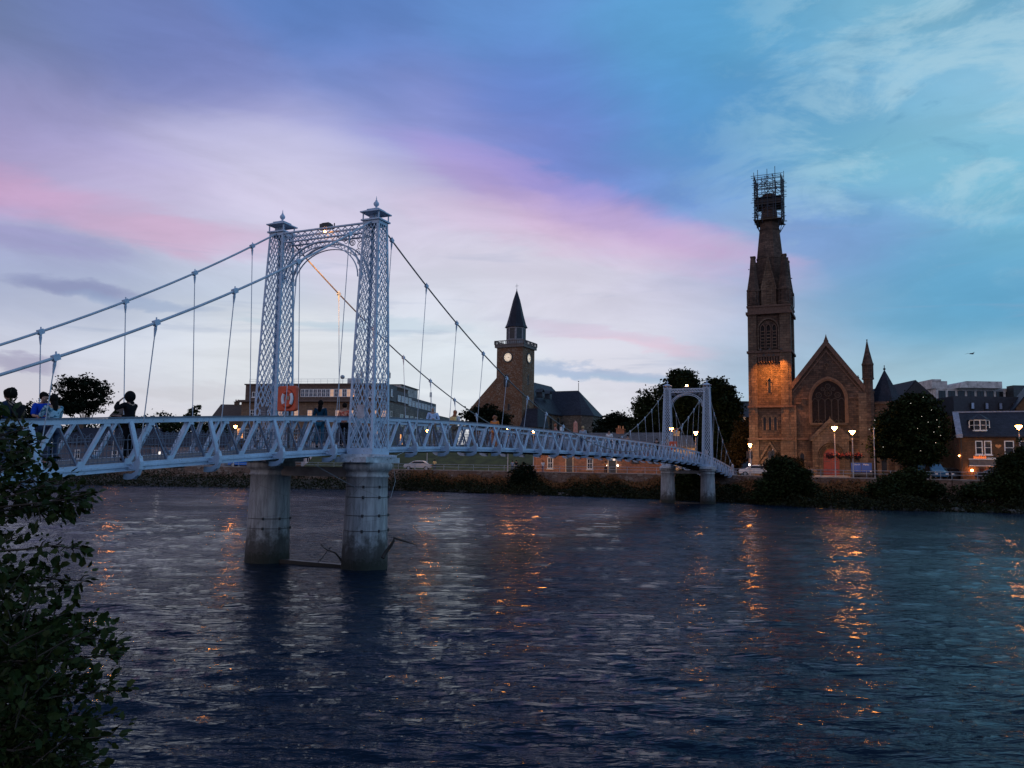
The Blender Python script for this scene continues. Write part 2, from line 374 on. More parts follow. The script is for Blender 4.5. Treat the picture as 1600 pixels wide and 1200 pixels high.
# ------------------------------------------------------------------ mesh builder
class MB:
    def __init__(s): s.v = []; s.f = []; s.sm = []
    def add(s, vs, fs, smooth=False):
        b = len(s.v); s.v.extend([tuple(v) for v in vs]); s.f.extend([tuple(i + b for i in f) for f in fs]); s.sm.extend([smooth] * len(fs))
    def box(s, x0, x1, y0, y1, z0, z1):
        s.add([(x0,y0,z0),(x1,y0,z0),(x1,y1,z0),(x0,y1,z0),(x0,y0,z1),(x1,y0,z1),(x1,y1,z1),(x0,y1,z1)],
              [(0,3,2,1),(4,5,6,7),(0,1,5,4),(1,2,6,5),(2,3,7,6),(3,0,4,7)])
    def bar(s, p, q, w, h, up=(0, 0, 1), caps=True):
        p = Vector(p); q = Vector(q); d = (q - p)
        if d.length < 1e-6: return
        d.normalize(); u = Vector(up)
        a = d.cross(u)
        if a.length < 1e-4: a = d.cross(Vector((1, 0, 0)))
        a.normalize(); b = a.cross(d).normalized()
        a = a * (w / 2); b = b * (h / 2)
        s.add([p-a-b, p+a-b, p+a+b, p-a+b, q-a-b, q+a-b, q+a+b, q-a+b],
              [(0,1,5,4),(1,2,6,5),(2,3,7,6),(3,0,4,7)] + ([(0,3,2,1),(4,5,6,7)] if caps else []))
    def tube(s, pts, r, n=8, caps=True):
        pts = [Vector(p) for p in pts]; m = len(pts)
        rs = r if isinstance(r, (list, tuple)) else [r] * m
        vs = []; a = None
        for i, p in enumerate(pts):
            d = (pts[min(i + 1, m - 1)] - pts[max(i - 1, 0)]).normalized()
            if a is None:
                a = d.cross(Vector((0, 0, 1)))
                if a.length < .1: a = d.cross(Vector((1, 0, 0)))
            a = (a - d * a.dot(d)).normalized(); b = d.cross(a)
            for k in range(n):
                t = 2 * math.pi * k / n; vs.append(p + (a * math.cos(t) + b * math.sin(t)) * rs[i])
        fs = [(i*n+k, i*n+(k+1)%n, (i+1)*n+(k+1)%n, (i+1)*n+k) for i in range(m-1) for k in range(n)]
        s.add(vs, fs, True)
        if caps: s.add(vs[:n], [tuple(range(n))[::-1]]); s.add(vs[-n:], [tuple(range(n))])
    def lathe(s, prof, n=24, c=(0, 0), smooth=True, ph=0.0):
        vs = [(c[0] + r*math.cos(2*math.pi*k/n+ph), c[1] + r*math.sin(2*math.pi*k/n+ph), z) for r, z in prof for k in range(n)]
        fs = [(i*n+k, i*n+(k+1)%n, (i+1)*n+(k+1)%n, (i+1)*n+k) for i in range(len(prof)-1) for k in range(n)]
        s.add(vs, fs, smooth)
        s.add(vs[:n], [tuple(range(n))[::-1]]); s.add(vs[-n:], [tuple(range(n))])
    def prism(s, pts, fr, d0, d1):
        # pts: 2D outline (u, z); fr maps (u, depth, z) to local space
        n = len(pts)
        vs = [fr(u, d0, z) for u, z in pts] + [fr(u, d1, z) for u, z in pts]
        s.add(vs, [tuple(range(n)), tuple(range(2*n-1, n-1, -1))] + [(i, i+n, (i+1)%n+n, (i+1)%n) for i in range(n)])
    def band(s, outer, inner, fr, d0, d1, closed=False):
        n = len(outer)
        vs = [fr(u, d, z) for d in (d0, d1) for ring in (outer, inner) for u, z in ring]
        m = n if closed else n - 1
        fs = []
        for i in range(m):
            j = (i + 1) % n
            fs += [(i, j, n+j, n+i), (2*n+i, 3*n+i, 3*n+j, 2*n+j), (i, 2*n+i, 2*n+j, j), (n+i, n+j, 3*n+j, 3*n+i)]
        if not closed: fs += [(0, n, 3*n, 2*n), (n-1, 3*n-1, 4*n-1, 2*n-1)]
        s.add(vs, fs)
    def sphere(s, c, r, n=10, m=6, sz=1.0):
        prof = [(r*math.sin(math.pi*i/m) + 1e-4, c[2] - r*sz*math.cos(math.pi*i/m)) for i in range(m+1)]
        s.lathe(prof, n, (c[0], c[1]))
    def build(s, name, mat, parent=None, loc=None):
        me = bpy.data.meshes.new(name); me.from_pydata(s.v, [], s.f)
        me.polygons.foreach_set('use_smooth', s.sm); me.materials.append(mat); me.update()
        o = bpy.data.objects.new(name, me); C.objects.link(o)
        if parent is not None: o.parent = parent
        if loc is not None: o.location = loc
        return o
def tag(o, label=None, cat=None, group=None, kind=None):
    if label: o['label'] = label
    if cat: o['category'] = cat
    if group: o['group'] = group
    if kind: o['kind'] = kind
    return o
def thing(name, label, cat, loc=(0, 0, 0), rz=0.0, group=None):
    o = bpy.data.objects.new(name, None); C.objects.link(o); o.empty_display_size = .3
    o.location = loc; o.rotation_euler = (0, 0, rz)
    return tag(o, label, cat, group)
def copy_tree(o, parent=None):
    c = o.copy(); C.objects.link(c); c.parent = parent
    for ch in [x for x in bpy.data.objects if x.parent is o]: copy_tree(ch, c)
    return c
def npmesh(name, V, Fq, mat, parent=None, nper=4, smooth=False):
    me = bpy.data.meshes.new(name)
    nf = len(Fq); me.vertices.add(len(V)); me.loops.add(nf * nper); me.polygons.add(nf)
    me.vertices.foreach_set('co', np.asarray(V, np.float32).ravel())
    me.loops.foreach_set('vertex_index', np.asarray(Fq, np.int32).ravel())
    me.polygons.foreach_set('loop_start', np.arange(0, nf * nper, nper, dtype=np.int32))
    me.polygons.foreach_set('loop_total', np.full(nf, nper, np.int32))
    me.polygons.foreach_set('use_smooth', np.full(nf, smooth))
    me.materials.append(mat); me.update(calc_edges=True)
    o = bpy.data.objects.new(name, me); C.objects.link(o)
    if parent is not None: o.parent = parent
    return o
front = lambda y0=0.0: (lambda u, d, z: (u, y0 - d, z))          # wall facing -y, depth comes out
rightf = lambda x0=0.0: (lambda u, d, z: (x0 + d, u, z))
leftf = lambda x0=0.0: (lambda u, d, z: (x0 - d, u, z))
def arch(cx, zs, hw, rise, n=8):
    rise = max(rise, hw)
    Rr = (hw*hw + rise*rise) / (2*hw)
    a1 = math.asin(min(1, rise / Rr))
    L = [(cx - hw + Rr - Rr*math.cos(a1*i/n), zs + Rr*math.sin(a1*i/n)) for i in range(n+1)]
    return L + [(2*cx - u, z) for u, z in L[-2::-1]]
def archpoly(cx, z0, zs, hw, rise, n=8):
    return [(cx - hw, z0)] + arch(cx, zs, hw, rise, n) + [(cx + hw, z0)]

# ------------------------------------------------------------------ leaves
def leafcloud(name, pts, size, mat, parent=None, flat=.5, aspect=.7):
    """many small four-cornered leaves, each an island, turned every way"""
    P = np.asarray(pts, float); n = len(P)
    nrm = RNG.normal(size=(n, 3)); nrm[:, 2] = np.abs(nrm[:, 2]) + flat; nrm /= np.linalg.norm(nrm, axis=1)[:, None]
    t = np.cross(nrm, RNG.normal(size=(n, 3))); t /= np.linalg.norm(t, axis=1)[:, None] + 1e-9
    b = np.cross(nrm, t); s = (size * RNG.uniform(.55, 1.35, n))[:, None]
    V = np.stack([P - t*s, P + b*s*aspect - t*s*.1, P + t*s, P - b*s*aspect - t*s*.1], 1).reshape(-1, 3)
    return npmesh(name, V, np.arange(4*n).reshape(n, 4), mat, parent)
def crown_pts(blobs, n, clump=.5, per=26, shell=.55):
    """points in clumps through a set of ellipsoids (centre, radii)"""
    vol = np.array([b[1][0]*b[1][1]*b[1][2] for b in blobs]) ** .8; vol = vol / vol.sum(); out = []
    for (c, r), v in zip(blobs, vol):
        k = max(3, int(n*v/per)); stray = RNG.random(k) < .14
        d = RNG.normal(size=(k, 3)); d /= np.linalg.norm(d, axis=1)[:, None]
        rad = shell + (1.02-shell)*RNG.random(k)**.6
        rad = np.where(stray, RNG.uniform(1.0, 1.32, k), rad); lump = 1 + .24*np.sin(d[:, 0]*4+c[0]*3)*np.cos(d[:, 2]*5+c[2]*2); rad = rad*lump
        ctr = np.array(c) + d*rad[:, None]*np.array(r)*(1 + .10*RNG.normal(size=(k, 1)))
        q = ctr[:, None, :] + RNG.normal(size=(k, per, 3))*clump*np.array([1, 1, .55])*np.where(stray, .45, 1.0)[:, None, None]*RNG.uniform(.45, 1.15, (k, 1, 1))
        out.append(q.reshape(-1, 3))
    return np.concatenate(out)
def tree(name, label, base, h, blobs, n=9000, leaf=.2, mat=None, group=None, clump=.5, trunk=.3, cat='tree'):
    """base world point; blobs relative to base"""
    t = thing(name, label, cat, base, 0, group)
    leafcloud('crown', crown_pts(blobs, n, clump), leaf, mat or LEAFD, t)
    m = MB(); top = min(b[0][2] for b in blobs)
    m.tube([(0, 0, -.3), (trunk*.2, 0, h*.25), (0, trunk*.2, h*.5), (trunk*.3, 0, h*.8)], [trunk*1.3, trunk, trunk*.7, trunk*.25], 8)
    for c, r in blobs:
        a = Vector((0, 0, max(.3, min(h*.4, c[2]*.45)))); q = Vector(c)
        m.tube([a, a.lerp(q, .5) + Vector((0, 0, .25*h*.1)), q + Vector((0, 0, r[2]*.3))], [trunk*.45, trunk*.28, trunk*.08], 6)
    m.build('trunk', BARK, t)
    return t

# ------------------------------------------------------------------ bridge frame
AZ = 0.4213
Av = Vector((math.sin(AZ), math.cos(AZ), 0)); Nv = Vector((-math.cos(AZ), math.sin(AZ), 0))
HW = 2.0546
ORG = Vector((-4.8388, 27.5687, 0)) + Nv * HW
def BW(t, y, z): return ORG + Av * t + Nv * y + Vector((0, 0, z))
_T = [-20.5,-16,-12,-9,-6,-3,0,3,7,12,20,30.5,41,49,54,58,61,64,68.4,75,81.5]
_Z = [3.52,3.94,4.27,4.50,4.71,4.91,5.08,5.21,5.34,5.43,5.51,5.54,5.52,5.46,5.38,5.30,5.20,5.05,4.78,4.25,3.66]
_g = np.linspace(-20.5, 81.5, 409); _zz = np.interp(_g, _T, _Z)
for _ in range(6): _zz[1:-1] = (_zz[:-2] + _zz[1:-1]*2 + _zz[2:]) / 4
def zt(t): return float(np.interp(t, _g, _zz))
def zb(t): return zt(t) - 1.27
TR, FT = 1.35, 1.76     # truss plane, hanger foot
STEP = 2.54
feet = [-1.5 - STEP*k for k in range(7)][::-1] + [1.06 + STEP*k for k in range(24)] + [62.5 + STEP*k for k in range(7)]
def cable_z(t):
    if t < 0: d = -t; return 12.0 - .66*d + .0095*d*d
    if t > 61: d = t - 61; return 12.0 - .66*d + .0095*d*d
    return 4.62 + 7.38/930.25*(t - 30.5)**2
bridge = thing('suspension_footbridge', 'pale blue-grey iron suspension footbridge with lattice pylons crossing the river on round piers', 'bridge', ORG, math.pi/2 - AZ)

def sweep(m, pts, w, h):
    for i in range(len(pts)-1):
        p, q = pts[i], pts[i+1]
        x0, y0, z0 = p; x1, y1, z1 = q
        m.add([(x0,y0-w/2,z0-h/2),(x0,y0+w/2,z0-h/2),(x0,y0+w/2,z0+h/2),(x0,y0-w/2,z0+h/2),(x1,y1-w/2,z1-h/2),(x1,y1+w/2,z1-h/2),(x1,y1+w/2,z1+h/2),(x1,y1-w/2,z1+h/2)],
              [(0,1,5,4),(1,2,6,5),(2,3,7,6),(3,0,4,7)] + ([(0,3,2,1)] if i == 0 else []) + ([(4,5,6,7)] if i == len(pts)-2 else []))
ts = list(np.arange(-20.5, 81.51, .6))
# deck
m = MB(); sweep(m, [(t, 0, zb(t)+.16) for t in ts], 2*TR-.2, .07)
deck = m.build('deck', DECKM, bridge)
m = MB()
for t in np.arange(-20, 81.5, STEP/2): m.bar((t, -TR+.06, zb(t)+.03), (t, TR-.06, zb(t)+.03), .10, .16)
for y in (-.6, .6): sweep(m, [(t, y, zb(t)+.02) for t in ts], .10, .14)
m.build('deck_beams', DARKM, deck)
for sgn in (-1, 1):
    yy = sgn*TR
    tr = bpy.data.objects.new('side_truss', None); C.objects.link(tr); tr.parent = bridge
    m = MB(); sweep(m, [(t, yy, zt(t)-.07) for t in ts], .13, .11); m.build('top_chord', PAINT, tr)
    m = MB(); sweep(m, [(t, yy, zt(t)+.008) for t in ts], .19, .035); m.build('handrail', GUARD, tr)
    m = MB(); sweep(m, [(t, yy, zb(t)+.10) for t in ts], .10, .20); sweep(m, [(t, yy+sgn*.03, zb(t)+.012) for t in ts], .20, .022); sweep(m, [(t, yy+sgn*.075, zb(t)+.11) for t in ts], .05, .045)
    m.build('bottom_chord', PAINT, tr)
    nodes = sorted([f for f in feet] + [f + STEP/2 for f in feet])
    nodes = [n for n in nodes if n < 81]
    spans = [(a, b) for a, b in zip([nodes[0]-STEP/2] + nodes, nodes + [81.2]) if a >= -20.4 and b - a > .3]
    rest = MB(); cut = 24
    for ii, (a, b) in enumerate(spans):
        mid = (a+b)/2
        mw = MB() if ii < cut else rest; mt = MB() if ii < cut else rest
        mw.bar((a+.05, yy, zb(a)+.19), (mid, yy, zt(mid)-.10), .075, .085, (0, 1, 0))
        mw.bar((a+.05, yy+sgn*.045, zb(a)+.19), (mid, yy+sgn*.045, zt(mid)-.10), .075, .012, (0, 1, 0))
        mt.bar((mid+.03, yy, zt(mid)-.10), (b-.05, yy, zb(b)+.19), .03, .055, (0, 1, 0))
        for zz, tt in ((zt(mid)-.13, mid), (zb(a)+.22, a)):
            mw.prism([(tt-.10, zz-.06), (tt+.10, zz-.06), (tt+.06, zz+.08), (tt-.06, zz+.08)], (lambda y: (lambda u, d, z: (u, y + sgn*d, z)))(yy), .02, .056)
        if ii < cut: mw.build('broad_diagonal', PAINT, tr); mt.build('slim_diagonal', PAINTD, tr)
    tag(rest.build('truss_web', PAINT, tr), kind='stuff')
    # hooped picket guard inside the truss
    m = MB(); yi = yy - sgn*.10; dt = .115; x = -20.3; i = 0
    while x < 81.2:
        z0 = zb(x)+.2; z1 = zb(x)+.80
        for xx in (x, x+dt): m.bar((xx, yi, z0), (xx, yi, z1), .010, .010, (0, 1, 0), False)
        arcp = [(x + dt/2 - dt/2*math.cos(a), yi, z1 + .075*math.sin(a)) for a in (0, R(45), R(90), R(135), R(180))]
        for p, q in zip(arcp[:-1], arcp[1:]): m.bar(p, q, .010, .010, (0, 1, 0), False)
        x += 2*dt
    for hz in (.24, .50, .74): sweep(m, [(t, yi, zb(t)+hz) for t in ts], .012, .016)
    m.build('picket_guard', GUARD, tr)

# outrigger brace: sloping strut from handrail to a curved foot plate outside the truss
def outrigger_meshes(sgn):
    m = MB()
    o = FT - TR
    top = (0, sgn*.05, 1.17); bot = (0, sgn*(o-.02), .27)
    m.bar(top, bot, .10, .05, (1, 0, 0)); m.bar((0, sgn*.08, 1.17), (0, sgn*(o+.01), .27), .035, .12, (1, 0, 0))
    fr = lambda u, d, z: (d, sgn*u, z)
    st = m
    g = MB()
    outer = [(o+.05, .36), (o+.10, .22), (o+.09, .05), (o+.02, -.10), (o-.12, -.19), (o-.30, -.21), (-.02, -.20)]
    inner = [(o-.04, .32), (o+.01, .20), (o+.00, .06), (o-.06, -.02), (o-.16, -.06), (o-.30, -.07), (-.02, -.06)]
    g.band(outer, inner, fr, -.05, .05)
    g.prism([(0, .02), (o-.02, .02), (o+.01, .22), (o-.04, .30), (o-.20, .17), (0, .15)], fr, -.012, .012)
    sp = [(o*.45 + (.045+.013*a)*math.cos(a*1.3), .12 + (.03+.012*a)*math.sin(a*1.3)) for a in np.linspace(0, 4.2, 14)]
    for p, q in zip(sp[:-1], sp[1:]): g.bar((-.02, sgn*p[0], p[1]), (-.02, sgn*q[0], q[1]), .02, .02)
    return st, g
omesh = {}
for sgn in (-1, 1):
    a, b = outrigger_meshes(sgn)
    for i, t in enumerate(feet):
        if sgn not in omesh:
            oa = a.build('outrigger_brace', PAINT, bridge); ob = b.build('foot_bracket', PAINT, oa); omesh[sgn] = (oa.data, ob.data)
        else:
            oa = bpy.data.objects.new('outrigger_brace', omesh[sgn][0]); C.objects.link(oa); oa.parent = bridge
            ob = bpy.data.objects.new('foot_bracket', omesh[sgn][1]); C.objects.link(ob); ob.parent = oa
        oa.location = (t, sgn*TR, zb(t))
# hangers with their cable clamps
for sgn in (-1, 1):
    for t in feet:
        zc = cable_z(t); zf = zb(t) + .30
        if zc - zf < .25: continue
        m = MB(); p = Vector((t, sgn*HW, zc)); q = Vector((t, sgn*(FT), zf)); dd = (q-p).normalized()
        m.tube([p + dd*.28, q], .013 if zc-zf > 1 else .012, 6)
        h = m.build('hanger_rod', CABLEM, bridge)
        m = MB(); sl = (cable_z(t+.2)-cable_z(t-.2))/.4 if 0.3 < abs(t) else 0
        m.bar(p - Vector((.07, 0, .07*sl)), p + Vector((.07, 0, .07*sl)), .10, .13)
        m.tube([p + Vector((0, 0, .03)), p + dd*.16], .035, 6); m.tube([p + dd*.14, p + dd*.24, p + dd*.34], [.04, .028, .018], 6)
        m.tube([p, p + Vector((0, 0, .13))], .018, 6)
        m.build('cable_clamp', PAINT, h)
# main cables
for sgn in (-1, 1):
    y = sgn*HW
    m = MB(); m.tube([(t, y, cable_z(t)) for t in np.arange(-21, .05, .7)], .034, 8); m.build('back_cable', CABLEM, bridge)
    m = MB(); m.tube([(t, y, cable_z(t)) for t in np.linspace(0, 61, 90)], .028, 8)
    m.build('main_cable', simple('dark_cable_paint', (.16, .15, .15), .5) if 'dark_cable_paint' not in MATS else MATS['dark_cable_paint'], bridge)
    m = MB(); m.tube([(61 + d, y, max(cable_z(61+d), 1.2)) for d in np.arange(0, 19.7, .7)], .034, 8); m.build('back_cable', CABLEM, bridge)

# pylon
ZP0, ZP1 = 3.80, 11.86
PLH = (.50, .50); PLT = (.285, .31)     # half widths along/across at foot and top
def hw_at(z, ax):
    f = (z - ZP0) / (ZP1 - ZP0); f = f + .10*math.sin(math.pi*f)*-1
    return PLH[ax] + (PLT[ax]-PLH[ax])*f
def build_pylon():
    posts = MB(); lat = MB()
    zs = np.linspace(ZP0, ZP1, 13)
    for sx in (-1, 1):
        for sy in (-1, 1):
            for a, b in zip(zs[:-1], zs[1:]):
                P = lambda z: Vector((sx*hw_at(z, 0), sy*hw_at(z, 1), z))
                p, q = P(a), P(b)
                posts.bar(p - Vector((sx*.035, 0, 0)), q - Vector((sx*.035, 0, 0)), .085, .016, (0, 1, 0), False)
                posts.bar(p - Vector((0, sy*.035, 0)), q - Vector((0, sy*.035, 0)), .016, .085, (0, 1, 0), False)
            for z in np.arange(ZP0+.15, ZP1, .17):
                P0 = Vector((sx*(hw_at(z, 0)-.04), sy*(hw_at(z, 1)+.010), z)); posts.bar(P0, P0+Vector((0, sy*.012, 0)), .022, .022)
                P0 = Vector((sx*(hw_at(z, 0)+.010), sy*(hw_at(z, 1)-.04), z)); posts.bar(P0, P0+Vector((sx*.012, 0, 0)), .022, .022)
    zg = np.linspace(ZP0+.2, ZP1, 200); wmid = np.array([2*hw_at(z, 1)-.08 for z in zg])
    vv = np.concatenate([[0], np.cumsum(np.diff(zg)/((wmid[1:]+wmid[:-1])/2))]); V = vv[-1]
    zv = lambda v: float(np.interp(v, vv, zg))
    ND, ASP = 4, 1.9
    dv = ASP/ND
    for face in range(4):
        ax = 1 if face < 2 else 0; sg = 1 if face % 2 else -1
        def P(u, v, off):
            z = zv(v); a = (u-.5)*2*(hw_at(z, ax)-.04); o = sg*(hw_at(z, 1-ax)-.004+off)
            return Vector((o, a, z)) if ax == 1 else Vector((a, o, z))
        up = (1, 0, 0) if ax == 1 else (0, 1, 0)
        for fam in (1, -1):
            k = -ND*2
            while k*dv < V:
                v0 = k*dv                       # line: v = v0 + u*ASP (or mirrored)
                seg = [(u, v0 + u*ASP) for u in (0, .25, .5, .75, 1)]
                seg = [(u if fam == 1 else 1-u, v) for u, v in seg]
                for (u1, v1), (u2, v2) in zip(seg[:-1], seg[1:]):
                    if v2 <= 0 or v1 >= V: continue
                    if v1 < 0: u1 = u1 + (u2-u1)*(0-v1)/(v2-v1); v1 = 0
                    if v2 > V: u2 = u1 + (u2-u1)*(V-v1)/(v2-v1); v2 = V
                    lat.bar(P(u1, v1, .008*fam), P(u2, v2, .008*fam), .012, .036, up, False) if False else lat.bar(P(u1, v1, .007*fam), P(u2, v2, .007*fam), .025, .010, up, False)
                k += 1
        # foot and top plates
        z0, z1 = ZP0, ZP0+.20
        for (za, zb_) in ((ZP0, ZP0+.2), (ZP1-.12, ZP1)):
            a = hw_at(za, ax); o = sg*(hw_at(za, 1-ax)+.012)
            if ax == 1: posts.box(min(o, o-sg*.02), max(o, o-sg*.02), -a, a, za, zb_)
            else: posts.box(-a, a, min(o, o-sg*.02), max(o, o-sg*.02), za, zb_)
    capm = MB()
    capm.box(-.36, .36, -.38, .38, 11.863, 11.915)
    for sx in (-1, 1):
        for sy in (-1, 1): capm.bar((sx*.30, sy*.32, 11.915), (sx*.30, sy*.32, 12.15), .035, .035)
    capm.bar((0, 0, 11.915), (0, 0, 12.15), .16, .16)
    def frus(h0, h1, z0, z1):
        capm.add([(-h0,-h0,z0),(h0,-h0,z0),(h0,h0,z0),(-h0,h0,z0),(-h1,-h1,z1),(h1,-h1,z1),(h1,h1,z1),(-h1,h1,z1)],[(0,3,2,1),(4,5,6,7),(0,1,5,4),(1,2,6,5),(2,3,7,6),(3,0,4,7)])
    frus(.40, .40, 12.15, 12.19); frus(.38, .22, 12.192, 12.275); frus(.235, .235, 12.277, 12.30); frus(.20, .06, 12.302, 12.37)
    fin = MB(); fin.lathe([(.05,12.37),(.03,12.40),(.035,12.42),(.085,12.47),(.10,12.52),(.085,12.57),(.035,12.62),(.045,12.635),(.02,12.66),(.014,12.72),(.004,12.80)], 14)
    sad = MB(); sad.bar((-.3, 0, 11.965), (.3, 0, 11.965), .14, .09)
    return posts, lat, capm, fin, sad
pm = build_pylon(); proto = None
for t, y in ((0, -HW), (0, HW), (61, -HW), (61, HW)):
    if proto is None:
        proto = pm[0].build('pylon', PAINT, bridge)
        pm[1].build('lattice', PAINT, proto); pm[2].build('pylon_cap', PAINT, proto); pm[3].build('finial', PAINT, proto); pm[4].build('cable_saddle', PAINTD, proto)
        o = proto
    else:
        o = copy_tree(proto, bridge)
    o.location = (t, y, 0)
    if t == 0:      # cast name plaque on the face towards the near bank
        m = MB(); fr = leftf(-hw_at(5.25, 0)-.02)
        m.prism([(-.17, 5.05), (.17, 5.05), (.17, 5.10), (.13, 5.18), (.13, 5.32), (.17, 5.40), (.17, 5.45), (-.17, 5.45), (-.17, 5.40), (-.13, 5.32), (-.13, 5.18), (-.17, 5.10)], fr, 0, .03)
        m.prism([(-.10, 4.99), (.10, 4.99), (.13, 5.045), (-.13, 5.045)], fr, 0, .028)
        for zz in (5.14, 5.20, 5.26, 5.32, 5.38): m.prism([(-.10, zz), (.10, zz), (.10, zz+.02), (-.10, zz+.02)], fr, .031, .038)
        m.build('name_plaque', simple('plaque_paint', (.40, .40, .44), .5) if 'plaque_paint' not in MATS else MATS['plaque_paint'], o)
# portal between the pylons: lattice beam, arch, scrolls
def portal(t0):
    root = bpy.data.objects.new('portal_frame', None); C.objects.link(root); root.parent = bridge; root.location = (t0, 0, 0)
    bm_, ar, scl = MB(), MB(), MB()
    z1, z0 = 11.80, 11.46; yl = HW - .31
    for x in (-.24, .24):
        fr = (lambda xx: (lambda u, d, z: (xx + d, u, z)))(x)
        bm_.bar((x, -yl, z1), (x, yl, z1), .09, .05); bm_.bar((x, -yl, z0), (x, yl, z0), .09, .04)
        n = 12
        for k in range(n+1):
            for s in (1, -1):
                u0 = -yl + 2*yl*(k-.5*1)/n; u1 = u0 + 2*yl/n*1.5
                a, b = max(u0, -yl), min(u1, yl)
                za = z0 + (z1-z0)*(a-u0)/(u1-u0); zb2 = z0 + (z1-z0)*(b-u0)/(u1-u0)
                if s == -1: za, zb2 = z1+z0-za, z1+z0-zb2
                bm_.bar((x+.012*s, a, za), (x+.012*s, b, zb2), .01, .032, (1, 0, 0)) if False else bm_.bar((x+.008*s, a, za), (x+.008*s, b, zb2), .032, .010, (1, 0, 0))
        N = 28; hwA = HW-.34; zs, rise = 9.95, 1.40
        O = [(-hwA*math.cos(math.pi*i/N), zs + rise*math.sin(math.pi*i/N)) for i in range(N+1)]
        I = [(-(hwA-.045)*math.cos(math.pi*i/N), zs + (rise-.045)*math.sin(math.pi*i/N)) for i in range(N+1)]
        ar.band(O, I, fr, -.04, .04)
        I2 = [(-(hwA-.15)*math.cos(math.pi*i/N)*1.0, zs-.02 + (rise-.17)*math.sin(math.pi*i/N)) for i in range(N+1)]
        I3 = [(-(hwA-.18)*math.cos(math.pi*i/N)*1.0, zs-.02 + (rise-.20)*math.sin(math.pi*i/N)) for i in range(N+1)]
        if x < 0:
            for i in range(6, N-6, 1):
                ar.bar((x, O[i][0], O[i][1]), (x, I2[i+1][0], I2[i+1][1]), .012, .02); ar.bar((x+.01, O[i+1][0], O[i+1][1]), (x+.01, I2[i][0], I2[i][1]), .012, .02)
        ar.band(I2, I3, fr, -.02, .02)
        for s in (-1, 1):
            for (cu, cz, r0, turns, ph) in ((1.30, 11.16, .17, 1.6, 0.6), (1.53, 10.78, .13, 1.5, 1.2), (1.60, 10.42, .09, 1.4, 1.5), (.93, 11.30, .11, 1.5, 0.2), (1.58, 11.24, .11, 1.4, 2.5)):
                sp = [(s*(cu + r0*(1-.8*a)*math.cos(ph+a*turns*2*math.pi)), cz + r0*(1-.8*a)*math.sin(ph+a*turns*2*math.pi)) for a in np.linspace(0, 1, 22)]
                scl.tube([(x, u, z) for u, z in sp], .013, 5)
            for (cu, cz, r0) in ((.66, 11.36, .06), (1.64, 10.16, .05), (1.42, 11.36, .06)):
                scl.tube([(x, s*(cu + r0*math.cos(a)), cz + r0*math.sin(a)) for a in np.linspace(0, 2*math.pi, 12)], .012, 5)
    bm_.build('lattice_beam', PAINT, root); ar.build('arch_rib', PAINT, root); scl.build('scrollwork', PAINTD, root)
portal(0); portal(61)
# piers
def pier_profile():
    return [(.78, -1.5), (.775, 0), (.755, .6), (.72, 1.6), (.70, 2.4), (.69, 3.02), (.735, 3.04), (.735, 3.09), (.70, 3.11), (.70, 3.20), (.74, 3.24), (.82, 3.30), (.845, 3.38), (.84, 3.47), (.80, 3.52)]
pier0 = None
for i, (t, y) in enumerate(((0, -HW), (0, HW), (61, -HW), (61, HW))):
    if pier0 is None:
        m = MB(); m.lathe(pier_profile(), 36); pier0 = m.build('pier', PIERM, bridge); pmesh = pier0.data
        m = MB(); fr = lambda u, d, z: (u, d, z)
        m.box(-1.02, 1.02, -.62, .62, 3.524, 3.70)
        m.box(-.72, .72, -.60, .60, 3.703, 3.795)
        for k in range(12): m.prism([(-.70+k*.123, 3.705), (-.65+k*.123, 3.705), (-.65+k*.123, 3.79)], lambda u, d, z: (u, -.60-d, z), 0, .10)
        cap = m.build('pier_cap', simple('cap_paint', (.46, .50, .54), .6, var=.35, vs=3, dirt=((.12, .12, .13), 5, .55)), pier0)
        o = pier0; capmesh = cap.data
    else:
        o = bpy.data.objects.new('pier', pmesh); C.objects.link(o); o.parent = bridge
        c = bpy.data.objects.new('pier_cap', capmesh); C.objects.link(c); c.parent = o
    o.location = (t, y, 0)
    if i == 0 or i == 1:
        for zz in ((2.72, 2.38, 1.78, 1.28) if i == 0 else (1.52, 1.18)):
            m = MB(); rr = np.interp(zz, [0, .6, 1.6, 2.4, 3.02], [.775, .755, .72, .70, .69])
            m.tube([((rr+.006)*math.cos(a), (rr+.006)*math.sin(a), zz) for a in np.linspace(0, 2*math.pi, 33)], .010, 5)
            for a in (R(205), R(250), R(300)):
                c_, s_ = math.cos(a), math.sin(a); m.bar(((rr+.02)*c_, (rr+.02)*s_, zz-.045), ((rr+.02)*c_, (rr+.02)*s_, zz+.045), .06, .05)
            m.build('steel_band', DARKM, o)
for t in (0, 61):
    m = MB(); m.bar((t, -HW+.6, 3.18), (t, HW-.6, 3.18), .5, .30); m.bar((t, -HW+.6, 3.345), (t, HW-.6, 3.345), .62, .025)
    m.build('pier_cross_beam', COPE, bridge)
    m = MB(); m.bar((t-.1, -HW+.5, .03), (t-.1, HW-.5, .06), .26, .13); m.build('pier_tie_beam', simple('wet_timber', (.02, .018, .016), .5) if 'wet_timber' not in MATS else MATS['wet_timber'], bridge)
# conduits hanging by the near pier
m = MB()
m.tube([(1.1, -HW-.3, 3.6), (.9, -HW-.55, 2.9), (.3, -HW-.76, 2.35)], .008, 5); m.tube([(-1.6, -.9, 3.5), (-.9, -HW+.3, 2.9), (-.45, -HW-.55, 2.42)], .008, 5)
m.tube([(1.6, -HW, 3.72), (1.9, -HW+.1, 3.78), (2.9, -HW+.35, 3.95), (3.6, -FT, 4.1)], .009, 5)
m.build('loose_cord', GALV, bridge)
